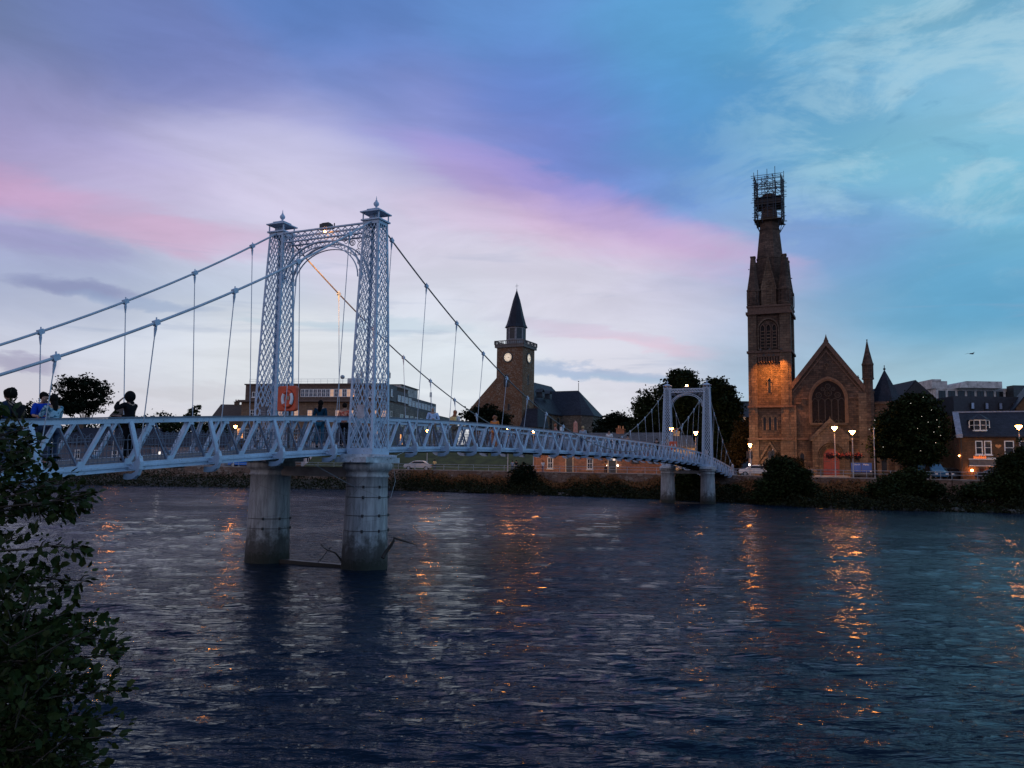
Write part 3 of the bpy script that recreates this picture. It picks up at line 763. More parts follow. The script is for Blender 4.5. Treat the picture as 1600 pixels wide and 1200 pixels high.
# end posts at the far abutment
for sgn in (-1, 1):
    m = MB(); m.box(81.3, 81.55, sgn*TR-.12, sgn*TR+.12, 2.4, 4.0); m.box(81.26, 81.59, sgn*TR-.16, sgn*TR+.16, 4.0, 4.06); m.sphere((81.42, sgn*TR, 4.14), .09)
    m.build('end_post', PAINT, bridge)

# ------------------------------------------------------------------ water
def make_water():
    # fan of rows out from the near bank; wave shapes are real displacement
    nr, nc = 620, 760
    r = 5.0*np.exp(np.linspace(0, math.log(180/5.0), nr)); th = np.linspace(R(-44), R(44), nc)
    RR, TH = np.meshgrid(r, th, indexing='ij')
    X = RR*np.sin(TH); Y = RR*np.cos(TH); Z = np.zeros_like(X); DX = np.zeros_like(X); DY = np.zeros_like(X)
    rng = np.random.default_rng(5)
    flow = R(90)+AZ*0 - AZ      # waves run mostly across the view, along the river
    cell = np.maximum(RR*(th[1]-th[0]), RR*math.log(36)/nr)
    patch = .65 + .35*np.sin(X*.11+1.3+.8*np.sin(Y*.07))*np.sin(Y*.13+.6*np.sin(X*.09+2))
    for i in range(74):
        lam = .30*(5.0/.30)**(rng.random()**1.5)
        k = 2*math.pi/lam
        a = R(90) + rng.normal()*R(17) - AZ*.25
        amp = .0070*lam**.80*rng.uniform(.5, 1.1)/(1 + lam*.16)
        fade = np.clip((lam/cell-2.2)/2.5, 0, 1)
        ph = k*(X*math.cos(a)+Y*math.sin(a)) + rng.random()*6.28 + .9*np.sin(X*.21*rng.uniform(.5, 1.5)+Y*.17+rng.random()*6)
        s = np.sin(ph)
        wgt = amp*fade*patch
        Z += wgt*(s - .25*np.cos(2*ph)*1.0)
        DX -= wgt*.5*math.cos(a)*np.cos(ph); DY -= wgt*.5*math.sin(a)*np.cos(ph)
    edge = np.clip((RR-5.0)/1.5, 0, 1)*np.clip((178-RR)/8, 0, 1)
    V = np.stack([X+DX*edge, Y+DY*edge, Z*edge], -1).reshape(-1, 3)
    idx = np.arange(nr*nc).reshape(nr, nc)
    Fq = np.stack([idx[:-1, :-1], idx[:-1, 1:], idx[1:, 1:], idx[1:, :-1]], -1).reshape(-1, 4)
    # rest of the river as large faces joined on outside the fan
    n0 = len(V); ext = []; ef = []
    def q(a, b, c, d):
        k = n0 + len(ext); ext.extend([a, b, c, d]); ef.append((k, k+1, k+2, k+3))
    for s in (-1, 1):
        sn, cs = math.sin(R(44))*s, math.cos(R(44))
        pts = ((5*sn, 5*cs, -.004), (180*sn, 180*cs, -.004), (s*700, 180, -.004), (s*700, -60, -.004))
        q(*pts) if s > 0 else q(*pts[::-1])
    q((5*math.sin(R(-44)), 5*math.cos(R(44)), -.006), (5*math.sin(R(44)), 5*math.cos(R(44)), -.006), (700, -60, -.006), (-700, -60, -.006))
    V = np.concatenate([V, np.array(ext)]); Fq = np.concatenate([Fq, np.array(ef)])
    m, t, p = principled('river_water')
    co = t.new('ShaderNodeTexCoord').outputs['Object']
    p.inputs['Base Color'].default_value = (.003, .012, .027, 1); p.inputs['Specular IOR Level'].default_value = .17
    p.inputs['Roughness'].default_value = .075; p.inputs['IOR'].default_value = 1.33
    mp = t.new('ShaderNodeMapping'); t.put(mp.inputs[0], co); mp.inputs['Rotation'].default_value = (0, 0, AZ*.5); mp.inputs['Scale'].default_value = (.36, 1.5, 1)
    a = t.noise(mp.outputs[0], 6.0, 3, .55, .1); b = t.noise(mp.outputs[0], 1.5, 4, .58, .3)
    calm = t.ramp(t.noise(co, .055, 3, .5, .8), (.36, .64, .55, 1.25))
    h = t.math('MULTIPLY', t.math('ADD', t.math('MULTIPLY', a, .50), b), calm)
    bp = t.new('ShaderNodeBump'); bp.inputs['Strength'].default_value = 1.0; bp.inputs['Distance'].default_value = .17
    t.put(bp.inputs['Height'], h); t.l.new(bp.outputs[0], p.inputs['Normal'])
    o = npmesh('river_water', V, Fq, m, smooth=True); tag(o, kind='structure')
make_water()
m = MB(); m.box(-700, 700, -60, 260, -3.2, -3.0); tag(m.build('river_bed', EARTH), kind='structure')

# ------------------------------------------------------------------ banks
toe = [(-700, 190), (-140, 128), (-62, 114), (-16, 112), (1.6, 103.5), (15, 96), (24, 88.5), (31, 78.5), (40, 75.5), (60, 72), (110, 60), (700, -60)]
wal = [(-700, 200), (-140, 137), (-62, 122.5), (-14, 119.5), (4.5, 111), (18.5, 103.4), (27.5, 99.5), (35, 92), (46, 85), (63, 80), (114, 70), (700, -48)]
ZS = 2.70
def pl(poly, s):
    """point at arc parameter measured by index"""
    i = min(int(s), len(poly)-2); f = s-i
    return Vector((poly[i][0]*(1-f)+poly[i+1][0]*f, poly[i][1]*(1-f)+poly[i+1][1]*f, 0))
def wallpt(px, back=0.0):
    """point on the river wall line seen at image column px"""
    k = ray(px, 735); tt = k.x/k.y
    for a, b in zip(wal[:-1], wal[1:]):
        fa, fb = a[0]-tt*a[1], b[0]-tt*b[1]
        if fa <= 0 <= fb or fb <= 0 <= fa:
            f = fa/(fa-fb); p = Vector((a[0]+(b[0]-a[0])*f, a[1]+(b[1]-a[1])*f, 0))
            return p + Vector((Av.x, Av.y, 0))*back
m = MB()
for a, b, c, d in zip(toe[:-1], toe[1:], wal[:-1], wal[1:]):
    def off(p, q, f, z): return (p[0]*(1-f)+q[0]*f, p[1]*(1-f)+q[1]*f, z)
    m.add([(a[0], a[1]-1.5, -2.8), (b[0], b[1]-1.5, -2.8), (*b, .02), (*a, .02)], [(0, 1, 2, 3)])
    m.add([(*a, .02), (*b, .02), off(b, d, .55, .75), off(a, c, .55, .75)], [(0, 1, 2, 3)])
    m.add([off(a, c, .55, .75), off(b, d, .55, .75), (d[0], d[1], 1.25), (c[0], c[1], 1.25)], [(0, 1, 2, 3)])
tag(m.build('river_bank_slope', EARTH), kind='structure')
# street ground sheet to the horizon
m = MB(); n = len(wal)
m.add([(*p, ZS) for p in wal] + [(p[0]*1.0 + (p[0]-0)*2.0, 2600 if i not in (0, n-1) else 2600, ZS) for i, p in enumerate(wal)], [(i, i+1, n+i+1, n+i) for i in range(n-1)])
tag(m.build('street_ground', PAVE), kind='structure')
m = MB()
o1, o2 = 2.6, 9.0
A_ = [(p[0]+Av.x*o1, p[1]+Av.y*o1, ZS+.004) for p in wal]; B_ = [(p[0]+Av.x*o2, p[1]+Av.y*o2, ZS+.004) for p in wal]
m.add(A_+B_, [(i, i+1, n+i+1, n+i) for i in range(n-1)]); tag(m.build('road', ASPH), kind='structure')
m = MB()
for o_ in (o1-.15, o2):
    for p, q in zip(wal[:-1], wal[1:]):
        m.bar((p[0]+Av.x*o_, p[1]+Av.y*o_, ZS+.05), (q[0]+Av.x*o_, q[1]+Av.y*o_, ZS+.05), .14, .12)
tag(m.build('kerb', COPE), kind='structure')
# river wall: stone retaining wall with coping and rail
rw = thing('river_wall', 'long stone river wall with pale coping along the far bank street', 'wall')
m = MB(); cp = MB()
for (p, q) in zip(wal[1:-2], wal[2:-1]):
    m.bar((p[0], p[1], 1.7), (q[0], q[1], 1.7), .5, 2.1); cp.bar((p[0], p[1], 2.80), (q[0], q[1], 2.80), .62, .10)
m.build('wall_face', RWALL, rw); cp.build('coping', COPE, rw)
fn = thing('riverside_railing', 'low pale metal railing with two bars on top of the river wall', 'railing')
m = MB(); ps = MB()
for (p, q) in zip(wal[1:-2], wal[2:-1]):
    P = Vector((*p, 0)); Q = Vector((*q, 0)); L = (Q-P).length
    for zz in (3.28, 3.62): m.tube([P+Vector((0, 0, zz)), Q+Vector((0, 0, zz))], .028, 5)
    for k in range(int(L/2.4)+1):
        c = P.lerp(Q, min(1, k*2.4/L)); ps.tube([c+Vector((0, 0, 2.85)), c+Vector((0, 0, 3.66))], .032, 5)
m.build('rails', GALV, fn); ps.build('rail_posts', GALV, fn)
# near bank (under and behind the camera)
m = MB(); E0 = Vector((0, 2.6, 0)); U = Vector((math.cos(AZ), -math.sin(AZ), 0)); Bk = -Av
a, b = E0 - U*300, E0 + U*300
for p, q, z0, z1 in ((0, .5, -2.6, 1.55), (.5, 3.0, 1.55, 1.86), (3.0, 300, 1.86, 1.86)):
    m.add([a+Bk*p+Vector((0, 0, z0)), b+Bk*p+Vector((0, 0, z0)), b+Bk*q+Vector((0, 0, z1)), a+Bk*q+Vector((0, 0, z1))], [(0, 1, 2, 3)])
tag(m.build('near_bank', GRASS), kind='structure')
m = MB(); c = BW(-22, 0, 0)
ab = thing('near_abutment', 'stone abutment carrying the near end of the footbridge', 'abutment', BW(-22.2, 0, 0), math.pi/2-AZ)
m.box(-2.5, 1.6, -2.6, 2.6, -1, 2.3); m.build('masonry', RWALL, ab)
# grassy mound behind the street
m = MB(); nx, ny = 22, 12
vs = [];
for j in range(ny):
    for i in range(nx):
        x = -34 + i*3.2; y0 = 131 + j*6; f = min(1, j/3.2); f = f*f*(3-2*f)
        ed = min(1, (nx-1-i)/4)
        vs.append((x, y0 + (x+34)*-.20, ZS - .1 + 4.4*f*max(0, ed)*(1+.08*math.sin(i*1.3+j)) + (.02 if j else -.2)))
m.add(vs, [(j*nx+i, j*nx+i+1, (j+1)*nx+i+1, (j+1)*nx+i) for j in range(ny-1) for i in range(nx-1)], True)
tag(m.build('grass_mound', GRASS), kind='structure')

# bank vegetation (stuff)
def bankveg(name, n, f0, f1, zlift, size, mat, s0, s1, label, dens=None, spread=.3, flat=.3, asp=.5):
    S = RNG.uniform(s0, s1, n); F = RNG.uniform(f0, f1, n); P = np.zeros((n, 3))
    tt = np.array(toe); ww = np.array(wal); i = np.minimum(S.astype(int), len(toe)-2); fr = (S-i)[:, None]
    a = tt[i]*(1-fr)+tt[i+1]*fr; b = ww[i]*(1-fr)+ww[i+1]*fr
    P[:, :2] = a*(1-F[:, None]) + b*F[:, None]
    base = np.interp(F, [0, .55, 1], [0, .75, 1.25])
    hump = .45 + .55*np.sin(P[:, 0]*.55+1.2*np.sin(P[:, 0]*.21)) * np.sin(P[:, 0]*.17+.7) + .35*np.sin(P[:, 0]*1.9+2*np.sin(P[:, 0]*.6))
    P[:, 2] = base + RNG.random(n)*zlift*(.45+.75*hump)
    P[:, :2] += RNG.normal(size=(n, 2))*spread
    o = leafcloud(name, P, size, mat, flat=flat, aspect=asp); tag(o, label, kind='stuff')
def shore_stones():
    m = MB(); rs = random.Random(31)
    for i in range(520):
        s_ = rs.uniform(1.2, 9.4); p = pl(toe, s_); q = pl(wal, s_); f = rs.uniform(-.10, .22); c = p.lerp(q, f)
        r = rs.uniform(.10, .42)*(1 if rs.random() < .8 else 1.7); z = .02 + max(0, f)*1.2; n0 = len(m.v)
        m.sphere((0, 0, 0), r, 7, 5, .55); ph = rs.random()*6
        for k in range(n0, len(m.v)):
            x_, y_, z_ = m.v[k]; w_ = 1+.25*math.sin(9*x_/r*.5+ph)*math.cos(7*y_/r*.5+ph*2); m.v[k] = (c.x+x_*w_*1.3, c.y+y_*w_, z+z_*w_)
    tag(m.build('shore_stones', simple('wet_stone', (.06, .052, .045), .7, var=.5), None), 'dark wet stones along the far waterline', kind='stuff')
shore_stones()
bankveg('bank_undergrowth', 70000, -.12, .95, 1.25, .15, IVY, 1.0, 9.6, 'dark tangled weeds on the far bank by the water')
bankveg('dry_bank_grass', 46000, .45, 1.0, 1.45, .16, REED, 3.0, 7.6, 'rust brown dry growth against the river wall', flat=0, asp=.22)
bankveg('bank_weeds_at_waterline', 26000, -.22, .2, .7, .13, IVY, 1.0, 9.6, 'dark weeds overhanging the waterline', flat=.2)

# ================================================================== street buildings
def win(par, fr, u, z, w, h, frame=None, glass=None, bars=(1, 1), fw=.09, sill=True, name='window', out=.03):
    """sash window: proud frame with glazing bars, pane behind, sill"""
    frame = frame or WHITEP; m = MB()
    x0, x1 = u-w/2, u+w/2; z1 = z+h
    m.prism([(x0, z), (x0+fw, z), (x0+fw, z1), (x0, z1)], fr, 0, out+.05); m.prism([(x1-fw, z), (x1, z), (x1, z1), (x1-fw, z1)], fr, 0, out+.05)
    m.prism([(x0+fw, z1-fw), (x1-fw, z1-fw), (x1-fw, z1), (x0+fw, z1)], fr, 0, out+.046); m.prism([(x0+fw, z), (x1-fw, z), (x1-fw, z+fw), (x0+fw, z+fw)], fr, 0, out+.046)
    for i in range(1, bars[0]+1 if bars[0] > 0 else 1):
        if bars[0] == 0: break
        uu = x0 + w*i/(bars[0]+1); m.prism([(uu-.025, z+fw), (uu+.025, z+fw), (uu+.025, z1-fw), (uu-.025, z1-fw)], fr, out, out+.035)
    for i in range(1, bars[1]+1):
        zz = z + h*i/(bars[1]+1); m.prism([(x0+fw, zz-.03), (x1-fw, zz-.03), (x1-fw, zz+.03), (x0+fw, zz+.03)], fr, out, out+.042)
    if sill: m.prism([(x0-.1, z-.12), (x1+.1, z-.12), (x1+.1, z-.003), (x0-.1, z-.003)], fr, 0, .16)
    o = m.build(name, frame, par)
    g = MB(); g.prism([(x0+.02, z+.02), (x1-.02, z+.02), (x1-.02, z1-.02), (x0+.02, z1-.02)], fr, .004, out-.004); g.build('pane', glass or GLASS, o)
    return o
def lancet(par, fr, u, z, w, h, rise=None, surround=.14, mat=None, glass=None, name='lancet_window', hood=True, d=.10):
    rise = rise or w*.9; hw = w/2; zs = z+h-rise
    o = MB(); O = archpoly(u, z, zs, hw+surround, rise+surround*1.2); I = archpoly(u, z, zs, hw, rise)
    o.band(O, I, fr, 0, d)
    if hood: o.band([(a, b) for a, b in arch(u, zs, hw+surround+.12, rise+surround*1.2+.13)], [(a, b) for a, b in arch(u, zs, hw+surround+.01, rise+surround*1.2+.01)], fr, 0, d+.10)
    w_ = o.build(name, mat or STONEL, par)
    g = MB(); g.prism(archpoly(u, z+.003, zs, hw-.002, rise-.002), fr, .006, .03); g.build('pane', glass or GLASS, w_)
    return w_
def gable_roof(m, x0, x1, y0, y1, ze, zr, ov=.25, th=.18, axis='y'):
    if axis == 'y':
        xm = (x0+x1)/2; k = (zr-ze)/(xm-x0)
        for s in (-1, 1):
            xe = (x0-ov) if s < 0 else (x1+ov)
            a = [(xe, y0, ze-ov*k), (xm, y0, zr), (xm, y0, zr+th), (xe, y0, ze-ov*k+th)]
            m.add(a + [(p[0], y1, p[2]) for p in a], [(0,1,2,3),(7,6,5,4),(0,4,5,1),(1,5,6,2),(2,6,7,3),(3,7,4,0)])
    else:
        ym = (y0+y1)/2; k = (zr-ze)/(ym-y0)
        for s in (-1, 1):
            ye = (y0-ov) if s < 0 else (y1+ov)
            a = [(x0, ye, ze-ov*k), (x0, ym, zr), (x0, ym, zr+th), (x0, ye, ze-ov*k+th)]
            m.add(a + [(x1, p[1], p[2]) for p in a], [(0,1,2,3),(7,6,5,4),(0,4,5,1),(1,5,6,2),(2,6,7,3),(3,7,4,0)])
def chimney(par, x, y, z0, z1, w=.9, d=.6, pots=2, mat=None):
    m = MB(); m.box(x-w/2, x+w/2, y-d/2, y+d/2, z0, z1); m.box(x-w/2-.08, x+w/2+.08, y-d/2-.08, y+d/2+.08, z1, z1+.12)
    c = m.build('chimney', mat or STONEL, par)
    p = MB()
    for i in range(pots):
        cx = x + (i-(pots-1)/2)*.42; p.lathe([(.13, z1+.12), (.11, z1+.3), (.10, z1+.5), (.13, z1+.55)], 10, (cx, y))
    p.build('chimney_pots', simple('clay_pot', (.42, .20, .10), .8) if 'clay_pot' not in MATS else MATS['clay_pot'], c)

# ---------------- church with the truncated, scaffolded spire
CH = Vector((31.2, 106.4, ZS))
church = thing('gothic_church', 'brown sandstone church with a tall square tower, big gable window and red arched door', 'church', CH, -AZ)
FR = front(0)
m = MB()
m.box(.3, 5.1, .3, 5.1, -.3, 21.4)
tower = m.build('tower', STONE, church)
m = MB()
for (x0, x1) in ((0, 1.12), (4.05, 5.4)):
    for (y0, y1) in ((0, 1.12), (4.28, 5.4)):
        m.box(x0, x1, y0, y1, -.3, 21.3)
        m.box(x0-.12, x1+.12, y0-.12, y1+.12, -.3, 4.6)
        m.box(x0+.35, x1-.35, y0-.07 if y0 < 1 else y0, y1 if y0 < 1 else y1+.07, 4.9, 16.0)
m.build('corner_buttresses', STONEL, tower)
m = MB()
def course(z, h=.22, p=.14, x0=0, x1=5.4, y0=0, y1=5.4):
    m.box(x0-p, x1+p, y0-p, y1+p, z, z+h)
for z, h, p in ((4.75, .22, .16), (8.95, .25, .12), (16.15, .28, .16), (21.3, .35, .22), (22.25, .25, .12)): course(z, h, p)
m.box(-.02, 5.42, -.02, 5.42, 21.65, 22.25)
m.build('string_courses', STRINGC, tower)
# corbel table under the belfry
m = MB()
for k in range(9):
    x = 1.25 + k*.33; m.prism([(x, 15.0), (x+.17, 14.8), (x+.17, 15.6), (x, 15.6)], front(.3), 0, .26)
m.box(1.14, 4.03, .02, .29, 15.62, 16.14)
m.build('corbel_table', STRINGC, tower)
m = MB()
for x in (2.0, 2.62, 3.24): 
    m.prism([(x-.17, 15.72), (x+.17, 15.72), (x, 16.08)], front(.02), .0, .06)
m.build('trefoil_panels', DARKM, tower)
LOUV = simple('belfry_louvre', (.10, .075, .055), .9, var=.3)
for x in (1.88, 2.62, 3.36):
    w_ = lancet(tower, front(.3), x, 16.7, .46, 3.2, .45, .10, STRINGC, simple('belfry_dark', (.015, .012, .012), .9) if 'belfry_dark' not in MATS else MATS['belfry_dark'], 'belfry_opening', False, .22)
    m = MB()
    for z in np.arange(16.85, 19.3, .42): m.prism([(x-.22, z), (x+.22, z), (x+.22, z+.14), (x-.22, z+.14)], front(.3), .04, .13)
    m.build('louvres', STONEL, w_)
m = MB(); m.band(archpoly(2.62, 16.55, 19.3, 1.38, 1.5, 10), archpoly(2.62, 16.55, 19.3, 1.22, 1.32, 10), front(.3), 0, .30); m.build('belfry_hood', STONEL, tower)
lancet(tower, front(.3), 2.62, 10.9, .34, 1.75, .35, .10, STONEL, None, 'slit_window', True, .08)
for x in (1.95, 2.62, 3.29): lancet(tower, front(.3), x, 6.0, .34, 1.75, .36, .13, STONEL, None)
m = MB()
m.prism([(1.0, 1.7), (1.0, 2.0), (2.6, 4.55), (4.2, 2.0), (4.2, 1.7), (4.05, 1.7), (2.6, 4.15), (1.15, 1.7)], front(.3), 0, .30)
m.band(archpoly(2.6, 0, 1.6, 1.15, 1.0), archpoly(2.6, 0, 1.6, .9, .78), front(.3), .0, .28); m.build('tower_door_gable', STONEL, tower)
m = MB(); m.prism(archpoly(2.6, 0, 1.6, .9, .78), front(.3), .005, .04); m.build('tower_door', DARKM, tower)
# lantern stage turrets
tv = MB()
for sx in (.72, 4.68):
    for sy in (.72, 4.68):
        tv.lathe([(.80, 21.6), (.80, 24.35)], 8, (sx, sy), False, R(22.5)); tv.lathe([(.92, 24.35), (.92, 24.6)], 8, (sx, sy), False, R(22.5))
        tv.lathe([(.84, 24.6), (.52, 26.6), (.34, 28.7)], 8, (sx, sy), False, R(22.5)); tv.lathe([(.90, 22.6), (.90, 22.75)], 8, (sx, sy), False, R(22.5))
        for k in range(8):
            a = k*math.pi/4; tv.bar((sx+.84*math.cos(a), sy+.84*math.sin(a), 22.75), (sx+.84*math.cos(a), sy+.84*math.sin(a), 24.3), .10, .10)
        tv.box(sx-.34, sx+.34, sy-.34, sy+.34, 28.702, 28.9)
        tv.bar((sx-.62, sy, 27.3), (sx-.5, sy, 27.3), .1, .1); tv.bar((sx+.5, sy, 26.6), (sx+.66, sy, 26.6), .1, .1)
tv.v = [(x_, y_, z_ if z_ < 21.7 else 21.7+(z_-21.7)*1.06) for x_, y_, z_ in tv.v]
tv.build('corner_turrets', STONE, tower)
m = MB(); m.lathe([(2.15, 21.4), (2.08, 24.2), (1.78, 28.8), (1.36, 32.6), (1.10, 34.6), (.92, 36.4), (.86, 37.3)], 8, (2.7, 2.7), False, R(22.5))
for z, r in ((28.8, 1.81), (32.6, 1.39)): m.lathe([(r+.04, z-.08), (r+.04, z+.08)], 8, (2.7, 2.7), False, R(22.5))
m.v = [(x_, y_, z_ if z_ < 21.7 else 21.7+(z_-21.7)*1.06) for x_, y_, z_ in m.v]
spire = m.build('spire', STONE, tower)
m = MB()      # gabled spire window, one on each side
for q in range(4):
    rt = Matrix.Rotation(q*math.pi/2, 4, 'Z')
    def fq(u, d, z, rt=rt):
        v = rt @ Vector((u, -2.25-d, z)); return (v.x+2.7, v.y+2.7, v.z)
    m.prism([(-.95, 22.2), (.95, 22.2), (.95, 24.6), (0, 28.6), (-.95, 24.6)], fq, -1.6, .0)
    m.band([(-1.05, 24.45), (0, 28.95), (1.05, 24.45)], [(-.88, 24.4), (0, 28.4), (.88, 24.4)], fq, -.2, .10)
    m.band(archpoly(0, 22.3, 24.6, .42, .5), archpoly(0, 22.3, 24.6, .28, .34), fq, 0, .10)
    for z in np.arange(22.5, 24.7, .36): m.prism([(-.26, z), (.26, z), (.26, z+.14), (-.26, z+.14)], fq, .02, .09)
    m.prism([(-.09, 26.0), (.09, 26.0), (.09, 27.0), (-.09, 27.0)], fq, 0, .06)
    m.band([(.3*math.cos(a), 25.45+.3*math.sin(a)) for a in np.linspace(0, 2*math.pi, 12)], [(.17*math.cos(a), 25.45+.17*math.sin(a)) for a in np.linspace(0, 2*math.pi, 12)], fq, 0, .10)
m.v = [(x_, y_, z_ if z_ < 21.7 else 21.7+(z_-21.7)*1.06) for x_, y_, z_ in m.v]
m.build('spire_windows', STONEL, tower)
# nave
m = MB()
m.prism([(5.3, -.3), (5.3, 11.6), (9.65, 17.1), (14.0, 11.3), (14.0, -.3)], FR, -.9, -.3)
m.box(5.42, 13.98, .9, 26, -.3, 11.2); 
nave = m.build('nave', STONE, church)
m = MB(); m.band([(5.0, 11.55), (9.65, 17.6), (14.3, 11.25)], [(5.3, 11.1), (9.65, 16.75), (14.0, 10.8)], FR, -1.0, .0)
m.prism([(9.35, 17.35), (9.95, 17.35), (9.75, 17.9), (9.65, 18.3), (9.55, 17.9)], FR, -.8, -.3)
m.band([(5.5, 11.0), (9.65, 16.2), (13.8, 10.7)], [(5.5, 10.8), (9.65, 15.95), (13.8, 10.5)], FR, -.3, -.18)
m.build('gable_coping', STRINGC, nave)
m = MB(); gable_roof(m, 5.42, 13.98, .9, 26, 11.4, 16.6, .2); m.build('roof', SLATE, nave)
# stepped string courses either side of the window
m = MB()
for s in (-1, 1):
    for (a, b, z) in ((1.9+.55, 1.9+1.35, 9.95), (1.9+1.35, 1.9+2.0, 9.35)):
        x0, x1 = sorted((9.75+s*a, 9.75+s*b)); m.prism([(x0, z), (x1, z), (x1, z+.2), (x0, z+.2)], front(.3), 0, .16)
    x0, x1 = sorted((9.75+s*3.88, 9.75+s*4.3)); m.prism([(x0, 8.95), (x1, 8.95), (x1, 9.17), (x0, 9.17)], front(.3), 0, .16)
m.prism([(5.4, 4.75), (7.3, 4.75), (7.3, 4.97), (5.4, 4.97)], front(.3), 0, .17); m.prism([(12.1, 4.75), (14, 4.75), (14, 4.97), (12.1, 4.97)], front(.3), 0, .17)
m.prism([(5.4, .6), (7.4, .6), (7.4, .8), (5.4, .8)], front(.3), 0, .17); m.prism([(12.0, .6), (14, .6), (14, .8), (12.0, .8)], front(.3), 0, .17)
m.build('stepped_courses', STRINGC, nave)
WX = 9.75
bw = MB()
for (o_, i_, d_) in ((2.34, 2.24, .22), (2.22, 2.10, .30), (2.08, 1.94, .16)):
    bw.band(archpoly(WX, 6.9, 9.9, o_, o_*1.24, 14), archpoly(WX, 6.9, 9.9, i_, i_*1.24, 14), front(.3), 0, d_)
bwin = bw.build('great_window', simple('window_arch_stone', (.19, .10, .06), .85, var=.25) if 'window_arch_stone' not in MATS else 0, nave)
m = MB(); m.prism(archpoly(WX, 6.9, 9.9, 1.94, 2.40, 14), front(.3), .004, .03); m.build('pane', simple('leaded_glass', (.016, .010, .010), .6, var=.4, vs=5, spec=.1), bwin)
m = MB()
for k in range(1, 5):
    u = WX-1.94+k*.776; m.prism([(u-.05, 6.9), (u+.05, 6.9), (u+.05, 9.9), (u-.05, 9.9)], front(.3), .03, .14)
for k in range(5):
    u = WX-1.94+(k+.5)*.776; m.band(arch(u, 9.6, .36, .46, 5), arch(u, 9.6, .30, .38, 5), front(.3), .03, .13)
def ring(u, z, r, w, n=16): m.band([(u+r*math.cos(a), z+r*math.sin(a)) for a in np.linspace(0, 2*math.pi, n)], [(u+(r-w)*math.cos(a), z+(r-w)*math.sin(a)) for a in np.linspace(0, 2*math.pi, n)], front(.3), .03, .13)
for (u, z, r) in ((WX-1.12, 10.42, .38), (WX+1.12, 10.42, .38), (WX, 10.7, .46), (WX, 11.55, .34), (WX-.62, 11.2, .26), (WX+.62, 11.2, .26)):
    ring(u, z, r, .06)
    for a in np.linspace(0, 2*math.pi, 6)[:-1]: ring(u+r*.5*math.cos(a), z+r*.5*math.sin(a), r*.36, .035, 8)
for k in range(7):
    u = WX-1.45+k*.48; m.band(arch(u, 7.05, .2, .25, 4), arch(u, 7.05, .15, .19, 4), front(.3), .03, .16); m.prism([(u-.24, 6.9), (u-.19, 6.9), (u-.19, 7.1), (u-.24, 7.1)], front(.3), .03, .16)
m.build('tracery', simple('tracery_stone', (.055, .038, .032), .9, var=.3), bwin)
m = MB(); m.prism([(WX-2.2, 6.62), (WX+2.2, 6.62), (WX+2.2, 6.88), (WX-2.2, 6.88)], front(.3), 0, .32)
for k in range(13):
    u = WX-2.05+k*.34; m.band(arch(u, 6.25, .13, .18, 4), arch(u, 6.25, .08, .12, 4), front(.3), 0, .12)
m.build('window_sill', STONEL, bwin)
m = MB(); ring(9.65, 14.3, .28, .09, 10); m.prism([(9.57, 13.7), (9.73, 13.7), (9.73, 14.1), (9.57, 14.1)], front(.3), .0, .06); m.build('gable_quatrefoil', STONEL, nave)
# portal
PX = 9.95
m = MB()
m.prism([(PX-2.45, 4.6), (PX-2.45, 4.9), (PX, 7.45), (PX+2.45, 4.9), (PX+2.45, 4.6), (PX+2.1, 4.6), (PX, 6.85), (PX-2.1, 4.6)], front(.3), 0, 1.25)
m.prism([(PX-.1, 7.3), (PX+.1, 7.3), (PX, 7.75)], front(.3), .9, 1.2)
m.band([(PX-2.15, -.2), (PX-2.15, 4.7), (PX-1.2, 5.8), (PX, 6.95), (PX+1.2, 5.8), (PX+2.15, 4.7), (PX+2.15, -.2)],
       [(PX-1.62, -.2), (PX-1.62, 2.6), (PX-1.25, 3.9), (PX, 4.66), (PX+1.25, 3.9), (PX+1.62, 2.6), (PX+1.62, -.2)], front(.3), 0, 1.0)
for k, (hw, rs, d) in enumerate(((1.72, 1.75, 1.06), (1.5, 1.52, .80), (1.3, 1.32, .55), (1.1, 1.12, .32))):
    m.band(archpoly(PX, 0, 2.6, hw, rs*1.12, 12), archpoly(PX, 0, 2.6, hw-.16, (rs-.16)*1.12, 12), front(.3), 0, d)
for s in (-1, 1):
    m.box(*sorted((PX+s*1.65, PX+s*2.45)), -1.15, .29, -.3, 1.2)
    for k in range(4): m.tube([(PX+s*(1.15+.2*k), .1-.25*k, .3), (PX+s*(1.15+.2*k), .1-.25*k, 2.55)], .055, 6)
    m.prism([(PX+s*1.9-.25, 2.5), (PX+s*1.9+.25, 2.5), (PX+s*1.9+.25, 2.66), (PX+s*1.9-.25, 2.66)], front(.3), .9, 1.12)
m.prism([(PX-.08, 5.6), (PX+.08, 5.6), (PX+.08, 6.4), (PX-.08, 6.4)], front(.3), 1.0, 1.06)
portal_o = m.build('door_porch', STONEL, church)
m = MB(); m.prism(archpoly(PX, .3, 2.6, .96, 1.05, 10), front(.3), .02, .12)
dr = m.build('door', RED, portal_o)
m = MB()
for z in (1.0, 2.0, 3.0): 
    for s in (-1, 1): m.prism([(PX+s*.15-.0, z), (PX+s*.8, z), (PX+s*.8, z+.06), (PX+s*.15, z+.06)], front(.3), .125, .15)
m.prism([(PX-.012, .3), (PX+.012, .3), (PX+.012, 3.6), (PX-.012, 3.6)], front(.3), .125, .14); m.build('door_hinges', DARKM, dr)
m = MB()
for k in range(4): m.box(PX-1.9-.25*k, PX+1.9+.25*k, -1.2-.35*(k+1), -1.2-.35*k, -.2, .30-.09*k)
m.build('steps', COPE, portal_o)
m = MB()
